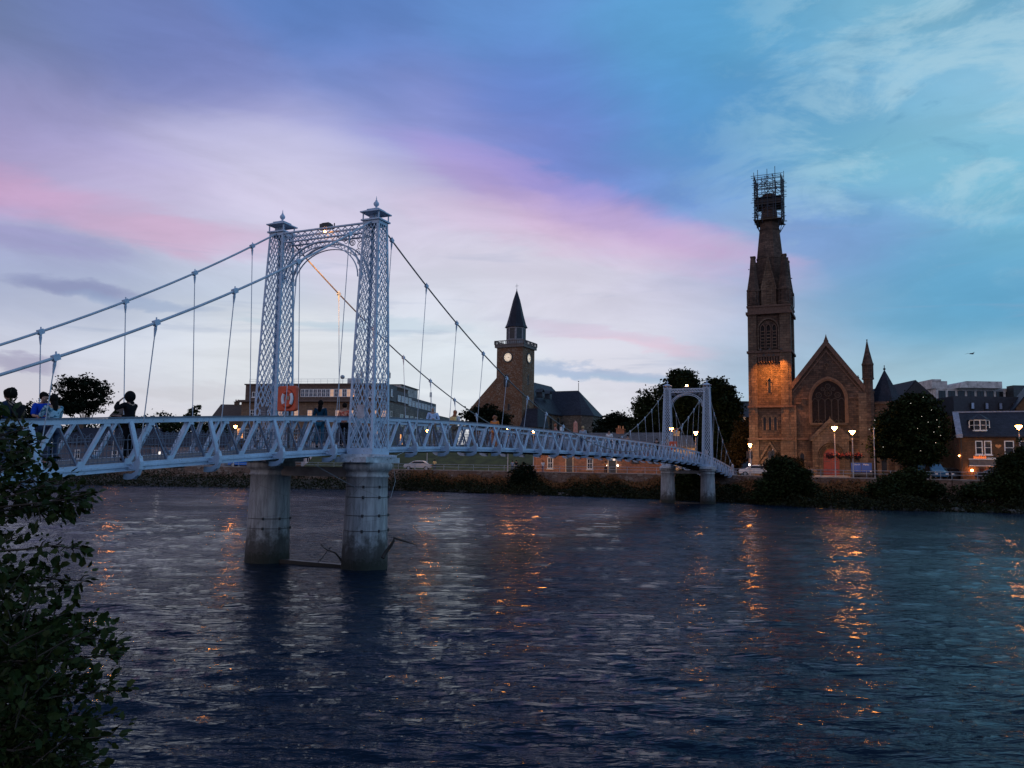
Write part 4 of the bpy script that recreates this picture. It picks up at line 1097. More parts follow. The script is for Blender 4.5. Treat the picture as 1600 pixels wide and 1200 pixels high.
for s in (-1, 1):
    for zz in (.9,): m.tube([(PX+s*1.7, -1.3, 1.25), (PX+s*3.0, -3.0, .65)], .03, 5); m.tube([(PX+s*3.0, -3.0, 0), (PX+s*3.0, -3.0, .65)], .03, 5)
m.build('handrail', DARKM, portal_o)
lancet(nave, front(.3), 6.5, 1.0, .5, 2.1, .42, .14); lancet(nave, front(.3), 13.0, 2.2, .42, .95, .3, .12)
m = MB()
for s in (5.95, ): m.box(5.4, 5.9, -.02, .28, 0, 9.0)
m.box(13.3, 14.2, -.25, .5, -.2, 10.6); m.build('buttress', STONEL, nave)
# right-hand turret
m = MB(); m.lathe([(.68, -.3), (.68, 10.6), (.60, 10.8), (.60, 14.2)], 8, (14.45, .45), False, R(22.5))
for z in (10.6, 12.3, 14.1): m.lathe([(.76, z), (.76, z+.18)], 8, (14.45, .45), False, R(22.5))
m.lathe([(.70, 14.28), (.30, 15.9), (.03, 17.3)], 8, (14.45, .45), False, R(22.5)); m.sphere((14.45, .45, 17.3), .09)
for k in range(8):
    a = k*math.pi/4; m.bar((14.45+.6*math.cos(a), .45+.6*math.sin(a), 12.5), (14.45+.6*math.cos(a), .45+.6*math.sin(a), 14.1), .12, .12)
m.build('stair_turret', STONE, church)
for sx in (5.9, 13.3):
    m = MB(); m.sphere((sx, .9, 12.3 if sx < 8 else 12.6), .16); m.tube([(sx, .9, 12), (sx, .9, 12.9)], .07, 6); m.build('gable_finial', STRINGC, nave)
# side aisle
m = MB(); m.box(14.8, 19.0, .7, 24, -.3, 9.2); m.box(14.7, 19.1, .5, 1.3, 9.2, 9.5); al = m.build('side_aisle', STONE, church)
m = MB(); m.lathe([(2.25, 9.3), (2.25, 9.5)], 8, (16.4, 5.2), False, R(22.5)); m.lathe([(2.35, 9.5), (1.2, 11.7), (.08, 13.9)], 8, (16.4, 5.2), False, R(22.5)); m.sphere((16.4, 5.2, 14.1), .16); m.tube([(16.4, 5.2, 13.8), (16.4, 5.2, 14.6)], .05, 5)
m.build('conical_roof', SLATE, al)
lancet(al, front(.7), 16.0, 1.0, .6, 2.0, .5, .2); m = MB()
for x in (15.2, 17.2): m.box(x, x+.5, .35, .69, 0, 5)
m.build('aisle_buttress', STONEL, al)

# scaffold round the spire head: a separate thing that stands on the church
SCAFM = simple('scaffold_tube', (.04, .045, .06), .6, .3)
scf = thing('scaffold_cage', 'cage of scaffold tubes and boards wrapped round the cut-off top of the church spire', 'scaffolding', CH + Vector((math.cos(AZ)*2.7+math.sin(AZ)*2.7, -math.sin(AZ)*2.7+math.cos(AZ)*2.7, 33.25)), -AZ)
m = MB(); rs = random.Random(3); hw = 1.72
g4 = [-hw, -hw*.42, hw*.42, hw]
for a in g4:
    for (x, y) in ((a, -hw), (a, hw), (-hw, a), (hw, a)):
        top = 7.3 + rs.uniform(-.6, .5)
        m.tube([(x, y, 1.0+rs.uniform(-.3, .2)), (x, y, top)], .045, 5)
for (x, y) in ((-hw*.7, -hw-.3), (hw*.6, -hw-.28), (0, -hw-.2), (hw+.2, .5), (-hw-.2, -.4), (.6, hw), (hw*.95, hw+.2)): m.tube([(x, y, 1.4), (x, y, 8.1+rs.uniform(-.3, .3))], .04, 5)
for z in (1.2, 1.5, 1.75, 2.2, 2.5, 2.9, 3.3, 3.65, 4.0, 4.35, 4.7, 4.95, 5.25, 5.5, 5.8, 6.1, 6.4, 6.65, 6.9, 7.1, 7.3):
    for s in (-1, 1):
        e0, e1 = rs.uniform(.05, .5), rs.uniform(.05, .5); dz = rs.uniform(-.1, .1)
        m.tube([(-hw-e0, s*hw, z+dz), (hw+e1, s*hw, z+dz+rs.uniform(-.08, .08))], .038, 5)
        m.tube([(s*hw, -hw-e1, z-dz), (s*hw, hw+e0, z-dz)], .038, 5)
    if z > 4: m.tube([(rs.uniform(-1, 1), -hw-.2, z), (rs.uniform(-1, 1), hw+.2, z)], .036, 5)
for s in (-1, 1):
    for (za, zb_) in ((1.3, 3.2), (4.9, 6.6), (5.4, 7.2)):
        m.tube([(-hw, s*hw, za), (hw*.1, s*hw, zb_)], .036, 5); m.tube([(hw, s*hw, za+.2), (-hw*.1, s*hw, zb_)], .036, 5); m.tube([(s*hw, hw, za), (s*hw, -hw*.2, zb_)], .036, 5); m.tube([(s*hw, -hw, za+.1), (s*hw, hw*.3, zb_+.2)], .036, 5)
    for y in (-hw, hw): m.tube([(s*(hw+.15), y, 1.3), (s*1.25, y*.6, -.1)], .05, 5); m.tube([(s*(hw-.3), y, 1.3), (s*1.25, y*.6, -.1)], .045, 5)
m.build('tubes', SCAFM, scf)
for z in (1.15, 3.35, 4.25):
    m = MB(); hb = hw*.96 if z > 2 else hw*1.05
    for k in range(8):
        y = -hb + k*2*hb/8
        if abs(y+hb/8) < .8 and z < 4: m.box(-hb, -.9, y, y+hb/4-.03, z, z+.07); m.box(.9, hb, y, y+hb/4-.03, z, z+.07)
        else: m.box(-hb, hb, y, y+hb/4-.03, z, z+.07)
    m.build('board_platform', simple('scaffold_boards', (.10, .075, .05), .9) if 'scaffold_boards' not in MATS else MATS['scaffold_boards'], scf)
m = MB(); m.box(-hw+.05, hw-.05, -hw+.04, -hw+.09, 3.42, 3.98); m.box(-hw+.05, hw-.05, hw-.09, hw-.04, 3.42, 3.98); m.box(hw-.09, hw-.04, -hw+.1, hw-.1, 3.42, 3.98); m.box(-hw+.04, -hw+.09, -hw+.1, hw-.1, 3.42, 3.98)
m.box(-.75, .75, -.75, .75, 4.35, 4.95); m.build('debris_sheeting', simple('dark_sheeting', (.035, .028, .024), .9), scf)

def kx(px):       # position along the church front line for an image column
    r = ray(px, 735); q = r.x/r.y; return (q*CH.y - CH.x)/(math.cos(AZ) + math.sin(AZ)*q)
def chw(x, y, z=0): return CH + Vector((math.cos(AZ)*x + math.sin(AZ)*y, -math.sin(AZ)*x + math.cos(AZ)*y, z))

# blue notice board
sb = thing('notice_board', 'blue double-panelled notice board with white lettering in front of the church', 'sign', chw(kx(1350)-.25, -2.6), -AZ)
m = MB(); m.box(-1.12, -.03, -.05, .05, .75, 1.85); m.box(.03, 1.15, -.05, .05, .75, 1.85); m.build('panel', BLUEP, sb)
m = MB(); m.box(-1.2, 1.22, -.03, .03, .35, .73); m.box(-1.2, 1.22, .052, .09, .5, 1.95); m.bar((-1.1, .07, -.1), (-1.1, .07, 1.9), .08, .08); m.bar((1.1, .07, -.1), (1.1, .07, 1.9), .08, .08); m.build('frame', DARKM, sb)
def text(name, s, size, mat, par, loc, rot, ext=.006):
    c = bpy.data.curves.new(name, 'FONT'); c.body = s; c.size = size; c.extrude = ext; c.align_x = 'CENTER'
    tmp = bpy.data.objects.new(name, c); C.objects.link(tmp)
    bpy.context.view_layer.update()
    me = bpy.data.meshes.new_from_object(tmp.evaluated_get(bpy.context.evaluated_depsgraph_get())); me.name = name
    bpy.data.objects.remove(tmp); bpy.data.curves.remove(c)
    o = bpy.data.objects.new(name, me); me.materials.clear(); me.materials.append(mat); C.objects.link(o); o.parent = par; o.location = loc; o.rotation_euler = rot
    return o
WHL = simple('white_lettering', (.75, .75, .75), .5, var=.02)
text('lettering', 'Church', .26, WHL, sb, (-.55, -.056, 1.58), (R(90), 0, 0)); text('lettering', 'Manse', .26, WHL, sb, (.55, -.056, 1.58), (R(90), 0, 0))
m = MB(); m.box(.95, 1.1, -.062, -.053, .80, .92); m.build('corner_mark', WHL, sb)

# dark gabled hall, concrete block, mansard block, brick house
def worldbox(name, label, cat, px0, px1, Y, rz=0.0):
    a, b = at(px0, 735, Y), at(px1, 735, Y); t = thing(name, label, cat, (a.x, Y, ZS), rz); return t, (b.x-a.x)
t, w = worldbox('gabled_hall', 'near-black gabled hall rising behind the leafy roadside tree', 'hall', 1396, 1478, 119)
m = MB(); wz = 14.2; m.prism([(0, -.2), (0, 9.8), (w/2, wz), (w, 10.6), (w, -.2)], front(0), -18, 0)
m.build('wall', simple('silhouette_stone', (.03, .028, .030), .9), t)  # silhouette darkness of the hall put into its wall colour
m = MB(); m.prism([(w+.02, -.2), (w+1.1, -.2), (w+1.1, 10.4), (w+.02, 10.7)], front(0), -10, 0); m.build('side_block', MATS['silhouette_stone'], t)
m = MB(); k = (wz-9.8)/(w/2)
for s, (x0, x1, za, zc) in enumerate(((-.3, w/2, 9.8-.3*k, wz), (w/2, w+.2, wz, 10.55))):
    m.prism([(x0, za+.01), (x1, zc+.01), (x1, zc+.25), (x0, za+.25)], front(.25), -18, 0)
m.build('roof', simple('silhouette_slate', (.016, .017, .024), .8), t); m = MB()  # roof colour darkened so the hall stays a silhouette
for x in (.3, w+.9): m.box(x-.12, x+.12, 1, 1.4, 10, 11.6)
m.build('chimney', MATS['silhouette_stone'], t)
win(t, front(0), w-1.2, 5.5, .8, 1.9, WHITEP, GLASS); win(t, front(0), w-1.2, 1.5, .9, 2.0, WHITEP, LITC)

t, w = worldbox('concrete_block', 'pale weathered concrete office block with a stepped roof behind the slate roofs', 'office block', 1463, 1600, 172)
t.location.z += 1.2
m = MB(); m.box(0.6, w+1.5, 0, 14, 0, 17.6); m.box(0, 3.3, .5, 9, 17.6, 19.2) ; m.box(0, 1.9, .3, 8, 19.2, 19.55)
m.prism([(4.6, 17.6), (w-5, 17.6), (w-5, 19.0), (6.0, 19.0), (5.0, 18.6)], front(-2), -7, 0); m.build('wall', CONC, t)
m = MB(); 
for z in (17.45, 14.6, 11.4): m.box(.5, w+1.6, -.12, -.003, z, z+.3)
m.box(w-5, w-4.6, 1.5, 1.99, 17.7, 19.1); m.build('ledge', CONC, t)
for x in np.arange(1.8, w, 2.05):
    for z in (15.4, 12.2): win(t, front(0), x, z, 1.5, 1.7, DARKM, GLASS, (1, 0), .07, False)
m = MB(); m.box(w-3, w+3, -2.6, -.2, 15.5, 18.2); m.build('plant_room', DARKM, t); 

t, w = worldbox('mansard_block', 'dark slate-clad mansard block with four small sky-blue windows behind the brick house', 'building', 1494, 1640, 113)
m = MB(); m.box(0, w, 0, 10, 0, 8.8); m.build('wall', BRICK, t)
m = MB(); m.prism([(0, 8.8), (w, 8.8), (w, 9.0), (0, 9.0)], front(0), -10, .25)
m.add([(0,0,9.0),(w,0,9.0),(w,10,9.0),(0,10,9.0),(.3,.5,11.6),(w-.3,.5,11.6),(w-.3,9.5,11.6),(.3,9.5,11.6)],[(0,3,2,1),(4,5,6,7),(0,1,5,4),(1,2,6,5),(2,3,7,6),(3,0,4,7)]); m.build('mansard_roof', simple('mansard_slate', (.028, .030, .038), .7), t)
for px in (1519, 1541, 1562.5, 1584):
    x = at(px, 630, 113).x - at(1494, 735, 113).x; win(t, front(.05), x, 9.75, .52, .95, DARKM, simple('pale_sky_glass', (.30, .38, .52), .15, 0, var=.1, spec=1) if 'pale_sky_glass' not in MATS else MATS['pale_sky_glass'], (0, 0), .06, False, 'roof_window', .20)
t = thing('slated_gable', 'dark steep gable rising at the right edge behind the brick house', 'building', at(1592, 735, 108)*1.0, -AZ)
t.location.z = ZS; m = MB(); m.prism([(0, 0), (0, 9.6), (2.8, 13.6), (6, 9.6), (6, 0)], front(0), -10, 0); m.build('wall', BRICK, t); m = MB(); gable_roof(m, 0, 6, -.2, 10, 9.65, 13.7, .3, .2); m.build('roof', SLATE, t)

hx0 = kx(1501)
bh = thing('brick_house', 'dark brown brick house with a slate roof, white sash windows and a bay dormer', 'house', chw(hx0, 0), -AZ)
HWd = 17
m = MB(); m.box(0, HWd, 0, 8, -.3, 5.2); m.build('wall', BRICK, bh)
m = MB(); gable_roof(m, -.25, HWd, 0, 8, 5.25, 8.1, .3, .16, 'x'); rf = m.build('roof', SLATE, bh)
m = MB(); m.box(-.30, .35, -.32, 4.0, 5.25, 5.42); m.prism([(0, 0)]*3, front(0), 0, .001) if False else None
k = 3.45/4
m.add([(-.32,-.34,4.99),(.34,-.34,4.99),(.34,4.0,8.13),(-.32,4.0,8.13),(-.32,-.34,5.22),(.34,-.34,5.22),(.34,4.0,8.38),(-.32,4.0,8.38)],[(0,3,2,1),(4,5,6,7),(0,1,5,4),(1,2,6,5),(2,3,7,6),(3,0,4,7)])
m.box(-.2, HWd, 3.92, 4.08, 8.23, 8.39); m.build('lead_skew', simple('lead_flashing', (.22, .24, .30), .5, .2), rf)
hx = lambda px: kx(px) - hx0
for px, wp in ((1531.2, 9.6), (1545.2, 9.6), (1578.5, 12.5), (1602, 12), (1625, 12)):
    win(bh, front(0), hx(px), 3.02, wp/13.1+.02, 1.62, WHITEP, GLASS, (0, 1), .10)
# dormer
dx = hx(1535)
m = MB(); cs = [(dx-1.05, 0), (dx-.62, .75), (dx+.62, .75), (dx+1.05, 0)]
base_y = 1.15; z0, z1 = 5.95, 7.05
pts = [(x, base_y-d) for x, d in cs]
m.add([(x, y, z0-.16) for x, y in pts]+[(x, y, z0) for x, y in pts]+[(dx-1.05, 2.6, z0), (dx+1.05, 2.6, z0)], [(0,1,5,4),(1,2,6,5),(2,3,7,6),(0,3,2,1),(4,5,6,7)])
m.add([(x, y, z1) for x, y in pts]+[(x, y, z1+.12) for x, y in pts], [(0,1,5,4),(1,2,6,5),(2,3,7,6),(0,3,2,1),(4,5,6,7)])
for i, (p, q) in enumerate(zip(pts[:-1], pts[1:])):
    for f in ((0, 1) if i != 1 else (0, .5, 1)):
        x, y = p[0]*(1-f)+q[0]*f, p[1]*(1-f)+q[1]*f; m.bar((x, y, z0), (x, y, z1), .10, .10)
    m.bar((p[0], p[1], (z0+z1)/2), (q[0], q[1], (z0+z1)/2), .05, .05)
dm = m.build('bay_dormer', WHITEP, bh)
m = MB()
for p, q in zip(pts[:-1], pts[1:]):
    p = Vector((*p, 0))+Vector((0, .05, 0)); q = Vector((*q, 0))+Vector((0, .05, 0)); m.add([(p.x, p.y, z0), (q.x, q.y, z0), (q.x, q.y, z1), (p.x, p.y, z1)], [(0,1,2,3)])
m.build('pane', LITC if False else GLASS, dm)
m = MB(); pp = [(x*1.0+(x-dx)*.12, y-.12, z1+.122) for x, y in pts] + [(dx+1.18, 3.0, z1+.122), (dx-1.18, 3.0, z1+.122)]
ap = [(dx, 1.2, 7.95), (dx, 3.5, 7.95)]
m.add(pp+ap, [(0,1,6),(1,2,6),(2,3,6),(3,4,7,6),(5,0,6,7),(5,4,3,2,1,0)]); m.build('dormer_roof', SLATE, dm)
m = MB()      # shop front band
m.prism([(hx(1515), 1.75), (hx(1570), 1.75), (hx(1570), 2.42), (hx(1515), 2.42)], front(0), 0, .22); fs = m.build('shop_fascia', simple('fascia_grey', (.10, .095, .10), .7), bh)
m = MB(); m.prism([(hx(1514), 2.424), (hx(1570), 2.424), (hx(1570), 2.53), (hx(1514), 2.53)], front(0), 0, .34); m.prism([(hx(1514), 1.66), (hx(1570), 1.66), (hx(1570), 1.746), (hx(1514), 1.746)], front(0), 0, .26); m.build('fascia_trim', WHITEP, fs)
ORL = emit('orange_sign_glow', (1.0, .22, .05), 1.0)
m = MB(); rs = random.Random(9); x = hx(1522); e = hx(1540.5)
while x < e:      # the shop's illegible orange lettering, standing on the trim
    h = rs.uniform(.26, .42); w_ = rs.uniform(.10, .16)
    m.prism([(x, 2.54), (x+.045, 2.54), (x+.045, 2.54+h), (x, 2.54+h)], front(0), .22, .27)
    m.band([(x+.02+w_*.5+w_*.5*math.cos(a), 2.66+.12*math.sin(a)) for a in np.linspace(0, 2*math.pi, 9)], [(x+.02+w_*.5+w_*.22*math.cos(a), 2.66+.07*math.sin(a)) for a in np.linspace(0, 2*math.pi, 9)], front(0), .222, .262)
    x += w_+.06
m.build('orange_sign_letters', ORL, fs)
m = MB(); x = hx(1542); e = hx(1556)
while x < e: m.prism([(x, 2.54), (x+.09, 2.54), (x+.07, 2.68), (x+.02, 2.70)], front(0), .22, .26); x += .14
m.build('white_sign_letters', WHL, fs)
win(bh, front(0), hx(1546), -.1, 2.2, 1.6, DARKM, simple('shop_glass', (.05, .02, .015), .1) , (3, 0), .08, False, 'shop_window')
m = MB(); hh = [(.0+.32*(16*math.sin(a)**3)/16, .27*(13*math.cos(a)-5*math.cos(2*a)-2*math.cos(3*a)-math.cos(4*a))/16) for a in np.linspace(0, 2*math.pi, 25)[:-1]]
m.prism([(hx(1561.5)+u, 4.0+z) for u, z in hh], front(0), 0, .08); m.build('heart_plaque', simple('heart_paint', (.62, .25, .08), .6), bh)
m = MB(); m.tube([(.15, -.1, -.2), (.15, -.1, 5.1)], .05, 6); m.build('drainpipe', DARKM, bh)

for px, py in ((1518.3, 735), (1546.8, 735)):
    t = thing('wall_lamp', 'small glowing orange globe lamp left of the shop window' if px < 1530 else 'small glowing orange globe lamp right of the shop window', 'lamp', chw(kx(px), -.28, 0), -AZ)
    t.location.z = EYE + (ray(px, py).z/ray(px, py).y)*t.location.y
    m = MB(); m.sphere((0, 0, 0), .13, 12, 8); m.build('globe', emit('orange_globe_glow', (1.0, .36, .10), 60) if 'orange_globe_glow' not in MATS else MATS['orange_globe_glow'], t)
    m = MB(); m.tube([(0, .28, .18), (0, .02, .18), (0, 0, .12)], .02, 5); m.build('bracket', DARKM, t)
t = thing('corner_lamp', 'tiny warm lamp on the corner of the brick house', 'lamp', chw(hx0-.1, -.2, 0), -AZ); t.location.z = at(1500, 712, t.location.y).z
m = MB(); m.sphere((0, 0, 0), .07, 10, 6); m.build('bulb', MATS['orange_globe_glow'], t); m = MB(); m.tube([(0, .2, .05), (0, 0, .08)], .015, 5); m.build('bracket', DARKM, t)

# ---------------- old church with clock tower
OA = .45
OC0 = Vector((-3.15, 162.6, 6.4))
oc = thing('clock_tower_church', 'old stone church with a square clock tower, small spire and slate roofs on the mound', 'church', OC0, -OA)
m = MB(); S_ = 5.75; m.box(0, S_, 0, S_, -2, 20.9); ot = m.build('clock_tower', RUB, oc)
m = MB(); m.box(-.35, S_+.35, -.35, S_+.35, 20.9, 21.45); 
for z in (21.45, 22.18): m.box(-.42, S_+.42, -.42, -.2, z, z+.14); m.box(-.42, S_+.42, S_+.2, S_+.42, z, z+.14); m.box(-.42, -.2, -.2, S_+.2, z, z+.14); m.box(S_+.2, S_+.42, -.2, S_+.2, z, z+.14)
for k in range(17):
    u = -.36 + k*(S_+.72)/16; 
    wbar = .20 if k % 4 == 0 else .10
    for (x, y) in ((u, -.31), (u, S_+.31), (-.31, u), (S_+.31, u)): m.bar((x, y, 21.59), (x, y, 22.18), wbar, wbar)
m.build('balustrade', simple('balustrade_stone', (.13, .11, .10), .9), ot)
m = MB(); c = (S_/2, S_/2); m.lathe([(2.0, 21.3), (2.0, 25.3)], 8, c, False, R(22.5)); m.lathe([(2.1, 22.6), (2.1, 22.75)], 8, c, False, R(22.5))
lan = m.build('lantern', simple('lantern_stone', (.22, .21, .22), .8), ot)
for k in range(8):
    a = k*math.pi/4; rt = Matrix.Rotation(a, 4, 'Z'); ap = 2.0*math.cos(math.pi/8)
    fq = (lambda rt: (lambda u, d, z: tuple((rt @ Vector((u, -ap-d, z))) + Vector((c[0], c[1], 0)))))(rt)
    m = MB(); m.band([(-.52, 22.9), (-.52, 25.0), (.52, 25.0), (.52, 22.9)], [(-.40, 23.0), (-.40, 24.9), (.40, 24.9), (.40, 23.0)], fq, 0, .08, True)
    for z in np.arange(23.1, 24.9, .32): m.prism([(-.4, z), (.4, z), (.4, z+.12), (-.4, z+.12)], fq, .01, .06)
    m.prism([(-.4, 23), (.4, 23), (.4, 24.9), (-.4, 24.9)], fq, .002, .008)
    m.build('louvred_opening', DARKM, lan)
m = MB(); m.lathe([(2.35, 25.3), (2.3, 25.42), (2.0, 26.0), (1.55, 27.6), (.75, 31.0), (.05, 33.2)], 8, c, False, R(22.5)); spo = m.build('spire', SLATE, ot)
m = MB(); m.tube([(c[0], c[1], 33.0), (c[0], c[1], 34.5)], .035, 5); m.bar((c[0]-.35, c[1], 34.05), (c[0]+.35, c[1], 34.05), .06, .06); m.sphere((c[0], c[1], 33.3), .10); m.build('cross', GALV, spo)
DIAL = emit('lit_clock_dial', (1.0, .80, .58), .50)
for fr, cu in ((front(0), S_/2-.35), (rightf(S_), S_/2)):
    m = MB(); N = 32; circ = lambda r: [(cu+r*math.cos(2*math.pi*i/N), 18.9+r*math.sin(2*math.pi*i/N)) for i in range(N+1)]
    m.prism(circ(.86)[:-1], fr, .02, .08); ck = m.build('clock', DIAL, ot)
    m = MB(); m.band(circ(1.08), circ(.84), fr, 0, .16, False)
    for k in range(12):
        a = k*math.pi/6; ra, rb = .80, .56; dx_, dz_ = math.cos(a), math.sin(a); nx_, nz_ = -dz_*.035, dx_*.035
        m.prism([(cu+dx_*ra+nx_, 18.9+dz_*ra+nz_), (cu+dx_*ra-nx_, 18.9+dz_*ra-nz_), (cu+dx_*rb-nx_, 18.9+dz_*rb-nz_), (cu+dx_*rb+nx_, 18.9+dz_*rb+nz_)], fr, .082, .10)
    m.build('clock_rim', DARKM, ck)
    m = MB()
    for a, L, w2 in ((R(-38), .42, .045), (R(-12), .66, .03)):
        dx_, dz_ = math.cos(a), math.sin(a); m.prism([(cu-dz_*w2, 18.9+dx_*w2), (cu+dz_*w2, 18.9-dx_*w2), (cu+dx_*L, 18.9+dz_*L)], fr, .105, .125)
    m.build('clock_hands', DARKM, ck)
lancet(ot, front(0), S_/2-.6, 12.9, .95, 2.5, .6, .2, RUBG, None, 'arched_window', False); lancet(ot, rightf(S_), S_/2-.2, 13.4, .42, 2.1, .3, .14, RUBG, None, 'slit_window', False)
for z in (8.2, 4.2): lancet(ot, front(0), S_/2, z, .4, 1.3, .3, .12, RUBG, None, 'slit_window', False)
lancet(ot, rightf(S_), S_/2, 8.0, .32, 1.3, .25, .12, RUBG, None, 'slit_window', False)
cx = .6
m = MB(); m.prism([(cx-7.0, -2), (cx-7.0, 8.6), (cx, 15.8), (cx+.6, 15.6), (cx+.6, -2)], front(.6), -.6, 0); m.prism([(cx, -2), (cx, 15.2), (cx+7.0, 8.2), (cx+7.0, -2)], front(6.1), -.5, 0); m.box(cx-6.9, cx+6.9, 6.7, 27, -2, 8.2)
nv = m.build('nave', RUB, oc)
m = MB(); gable_roof(m, cx-7.0, cx+7.0, 6.0, 27, 8.25, 15.4, .3, .2); m.build('roof', SLATE, nv)
for y in (9, 13):
    m = MB(); m.box(cx+4.2, cx+5.6, y, y+1.2, 11.5, 12.6); gable_roof(m, cx+4.0, cx+5.6, y-.1, y+1.3, 12.6, 13.3, .1, .1, 'x')
    m.build('roof_vent', SLATEL, nv)
for y in (7.0, 10.5, 14.5): win(nv, rightf(cx+6.9), y, 4.4, 1.5, 3.2, RUBG, GLASS, (1, 1), .16)
# transept with canted end
m = MB(); x0, x1 = cx+6.0, cx+12.6
outl = [(x0, 16), (x1-1.0, 16), (x1+.9, 18), (x1+.9, 24), (x1-1.0, 26), (x0, 26)]
n_ = len(outl); m.add([(x, y, -2) for x, y in outl]+[(x, y, 8.1) for x, y in outl], [tuple(range(n_))[::-1], tuple(range(n_, 2*n_))]+[(i, (i+1)%n_, (i+1)%n_+n_, i+n_) for i in range(n_)])
m.build('transept', RUBG, oc)
m = MB(); e = [(cx+2, 15.7), (x1-.9, 15.7), (x1+1.25, 17.9), (x1+1.25, 24.1), (x1-.9, 26.3), (cx+2, 26.3)]
m.add([(x, y, 8.105) for x, y in e]+[(cx+1, 21, 13.9), (x1-3.6, 21, 13.9)], [(0,1,7,6),(1,2,7),(2,3,7),(3,4,7),(4,5,6,7),(5,4,3,2,1,0)]); tr_ = m.build('transept_roof', SLATE, oc)
m = MB(); m.tube([(x1-3.6, 21, 13.8), (x1-3.6, 21, 15.6)], .07, 5); m.sphere((x1-3.6, 21, 15.9), .14); m.build('roof_finial', DARKM, tr_)
for y in (20.0, 22.6): lancet(oc, rightf(x1+.9), y, 2.6, 1.0, 3.2, .6, .22, RUBG, None, 'arched_window', False)
m = MB(); m.box(S_, S_+3.6, -.8, 4.5, -2, 4.8); lp = m.build('lean_to_porch', RUBG, oc)
m = MB(); m.prism([(S_, 4.8), (S_+3.9, 4.8), (S_+3.9, 5.0), (S_+2.6, 8.2), (S_, 8.2)], front(-.8), -5.4, .25) if False else m.add([(S_+.01,-1.05,4.805),(S_+3.9,-1.05,4.805),(S_+3.9,4.7,4.805),(S_+.01,4.7,4.805),(S_+.6,1.2,8.6),(S_+2.9,1.2,8.6),(S_+2.9,4.7,8.6),(S_+.6,4.7,8.6)],[(0,3,2,1),(4,5,6,7),(0,1,5,4),(1,2,6,5),(2,3,7,6),(3,0,4,7)]); m.build('roof', SLATE, lp)
# churchyard obelisk
p = at(899, 690, 140); t = thing('obelisk', 'slim pinkish granite obelisk in the churchyard', 'monument', (p.x, 140, 5.0), R(20))
m = MB(); m.box(-.6, .6, -.6, .6, -1, 1.0); m.build('plinth', COPE, t)
m = MB(); z1 = at(899, 657, 140).z-5.0
m.add([(-.42,-.42,1.0),(.42,-.42,1.0),(.42,.42,1.0),(-.42,.42,1.0),(-.26,-.26,z1-.4),(.26,-.26,z1-.4),(.26,.26,z1-.4),(-.26,.26,z1-.4),(0,0,z1)],[(0,1,5,4),(1,2,6,5),(2,3,7,6),(3,0,4,7),(4,5,8),(5,6,8),(6,7,8),(7,4,8)]); m.build('shaft', simple('pink_granite', (.45, .22, .17), .6), t)

# ---------------- office building on the left
OF = at(372, 735, 151); orz = -.19
of = thing('office_building', 'four-storey brown stone office building with a ribbon of top-floor windows and roof masts', 'office building', (OF.x, 151, ZS), orz)
Lw = 28.2
m = MB(); m.box(0, Lw, 0, 13, 0, 12.0); fb = m.build('front_block', OFFST, of)
m = MB(); m.box(.5, Lw-.1, .4, 13, 12.35, 15.2); m.build('attic_storey', simple('attic_stone', (.10, .065, .05), .9, var=.3), of)
m = MB(); m.box(-.8, Lw+.25, -.8, 13.2, 12.0, 12.2); m.box(-.45, Lw+.15, -.45, 13.1, 12.2, 12.35); m.box(.3, Lw, .2, 13, 15.2, 15.42); m.build('cornice', simple('cornice_stone', (.12, .085, .07), .9), of)
ox = lambda px: (lambda q: (q*151 - OF.x)/(math.cos(orz) - q*math.sin(orz)))(ray(px, 700).x/ray(px, 700).y)
k = 0
for px in np.arange(468, 550, 6.6):      # attic ribbon, some rooms lit
    g = (GLASS, LITC, GLASS, MATS.get('lit_window'), GLASS)[k % 5] if k > 3 else GLASS
    win(of, front(.4), ox(px), 12.95, .78, 1.45, WHITEP, LITC if k in (7, 9, 11) else (LITW if k == 12 else BGLASS), (1, 1), .08, False); k += 1
for px in (392, 575, 590): win(of, front(.4), ox(px), 12.9, .9, 1.0, WHITEP, GLASS, (1, 0), .1)
for px in (392, 412, 436, 461, 482, 504, 526, 547, 565, 583, 598): win(of, front(0), ox(px), 8.6, .95, 1.9, WHITEP, LITC if px > 420 and px != 504 else GLASS, (1, 2), .08)
for px in (385, 400, 420, 440, 461, 482, 504, 526, 547, 568, 590): win(of, front(0), ox(px), 5.0, .95, 2.0, WHITEP, LITC if px > 480 else GLASS, (1, 2), .08)
win(of, front(0), ox(375), 5.2, 1.5, 1.9, WHITEP, LITW, (2, 1), .08)
for px in (392, 420, 450, 482, 513, 545, 577): win(of, front(0), ox(px), 1.4, 1.1, 2.0, WHITEP, GLASS, (1, 2), .08)
m = MB(); m.box(Lw+.02, Lw+.5, .0, 46, 0, 12.0) if False else m.box(Lw-12, Lw+.42, 13.02, 50, 0, 11.7); m.box(Lw, Lw+.40, -.02, 13.0, 0, 12.0); sw = m.build('side_wing', OFFSG, of)
m = MB(); m.box(Lw-.05, Lw+.41, .3, 5.0, 12.36, 15.25); m.box(Lw-11, Lw-1.0, 13.1, 36, 11.7, 14.4); m.box(Lw-.1, Lw+.0, 5.0, 13.0, 12.36, 14.6); m.build('side_attic', simple('grey_attic', (.13, .125, .13), .9), of)
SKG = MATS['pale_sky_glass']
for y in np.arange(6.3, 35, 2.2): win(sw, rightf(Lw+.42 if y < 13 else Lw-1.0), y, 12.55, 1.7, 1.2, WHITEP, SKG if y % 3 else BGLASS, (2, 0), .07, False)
for y in np.arange(8.0, 49, 3.1): win(sw, rightf(Lw+.42), y, 8.0, 2.0, 2.3, WHITEP, SKG if int(y) % 2 else BGLASS, (1, 1), .09, False)
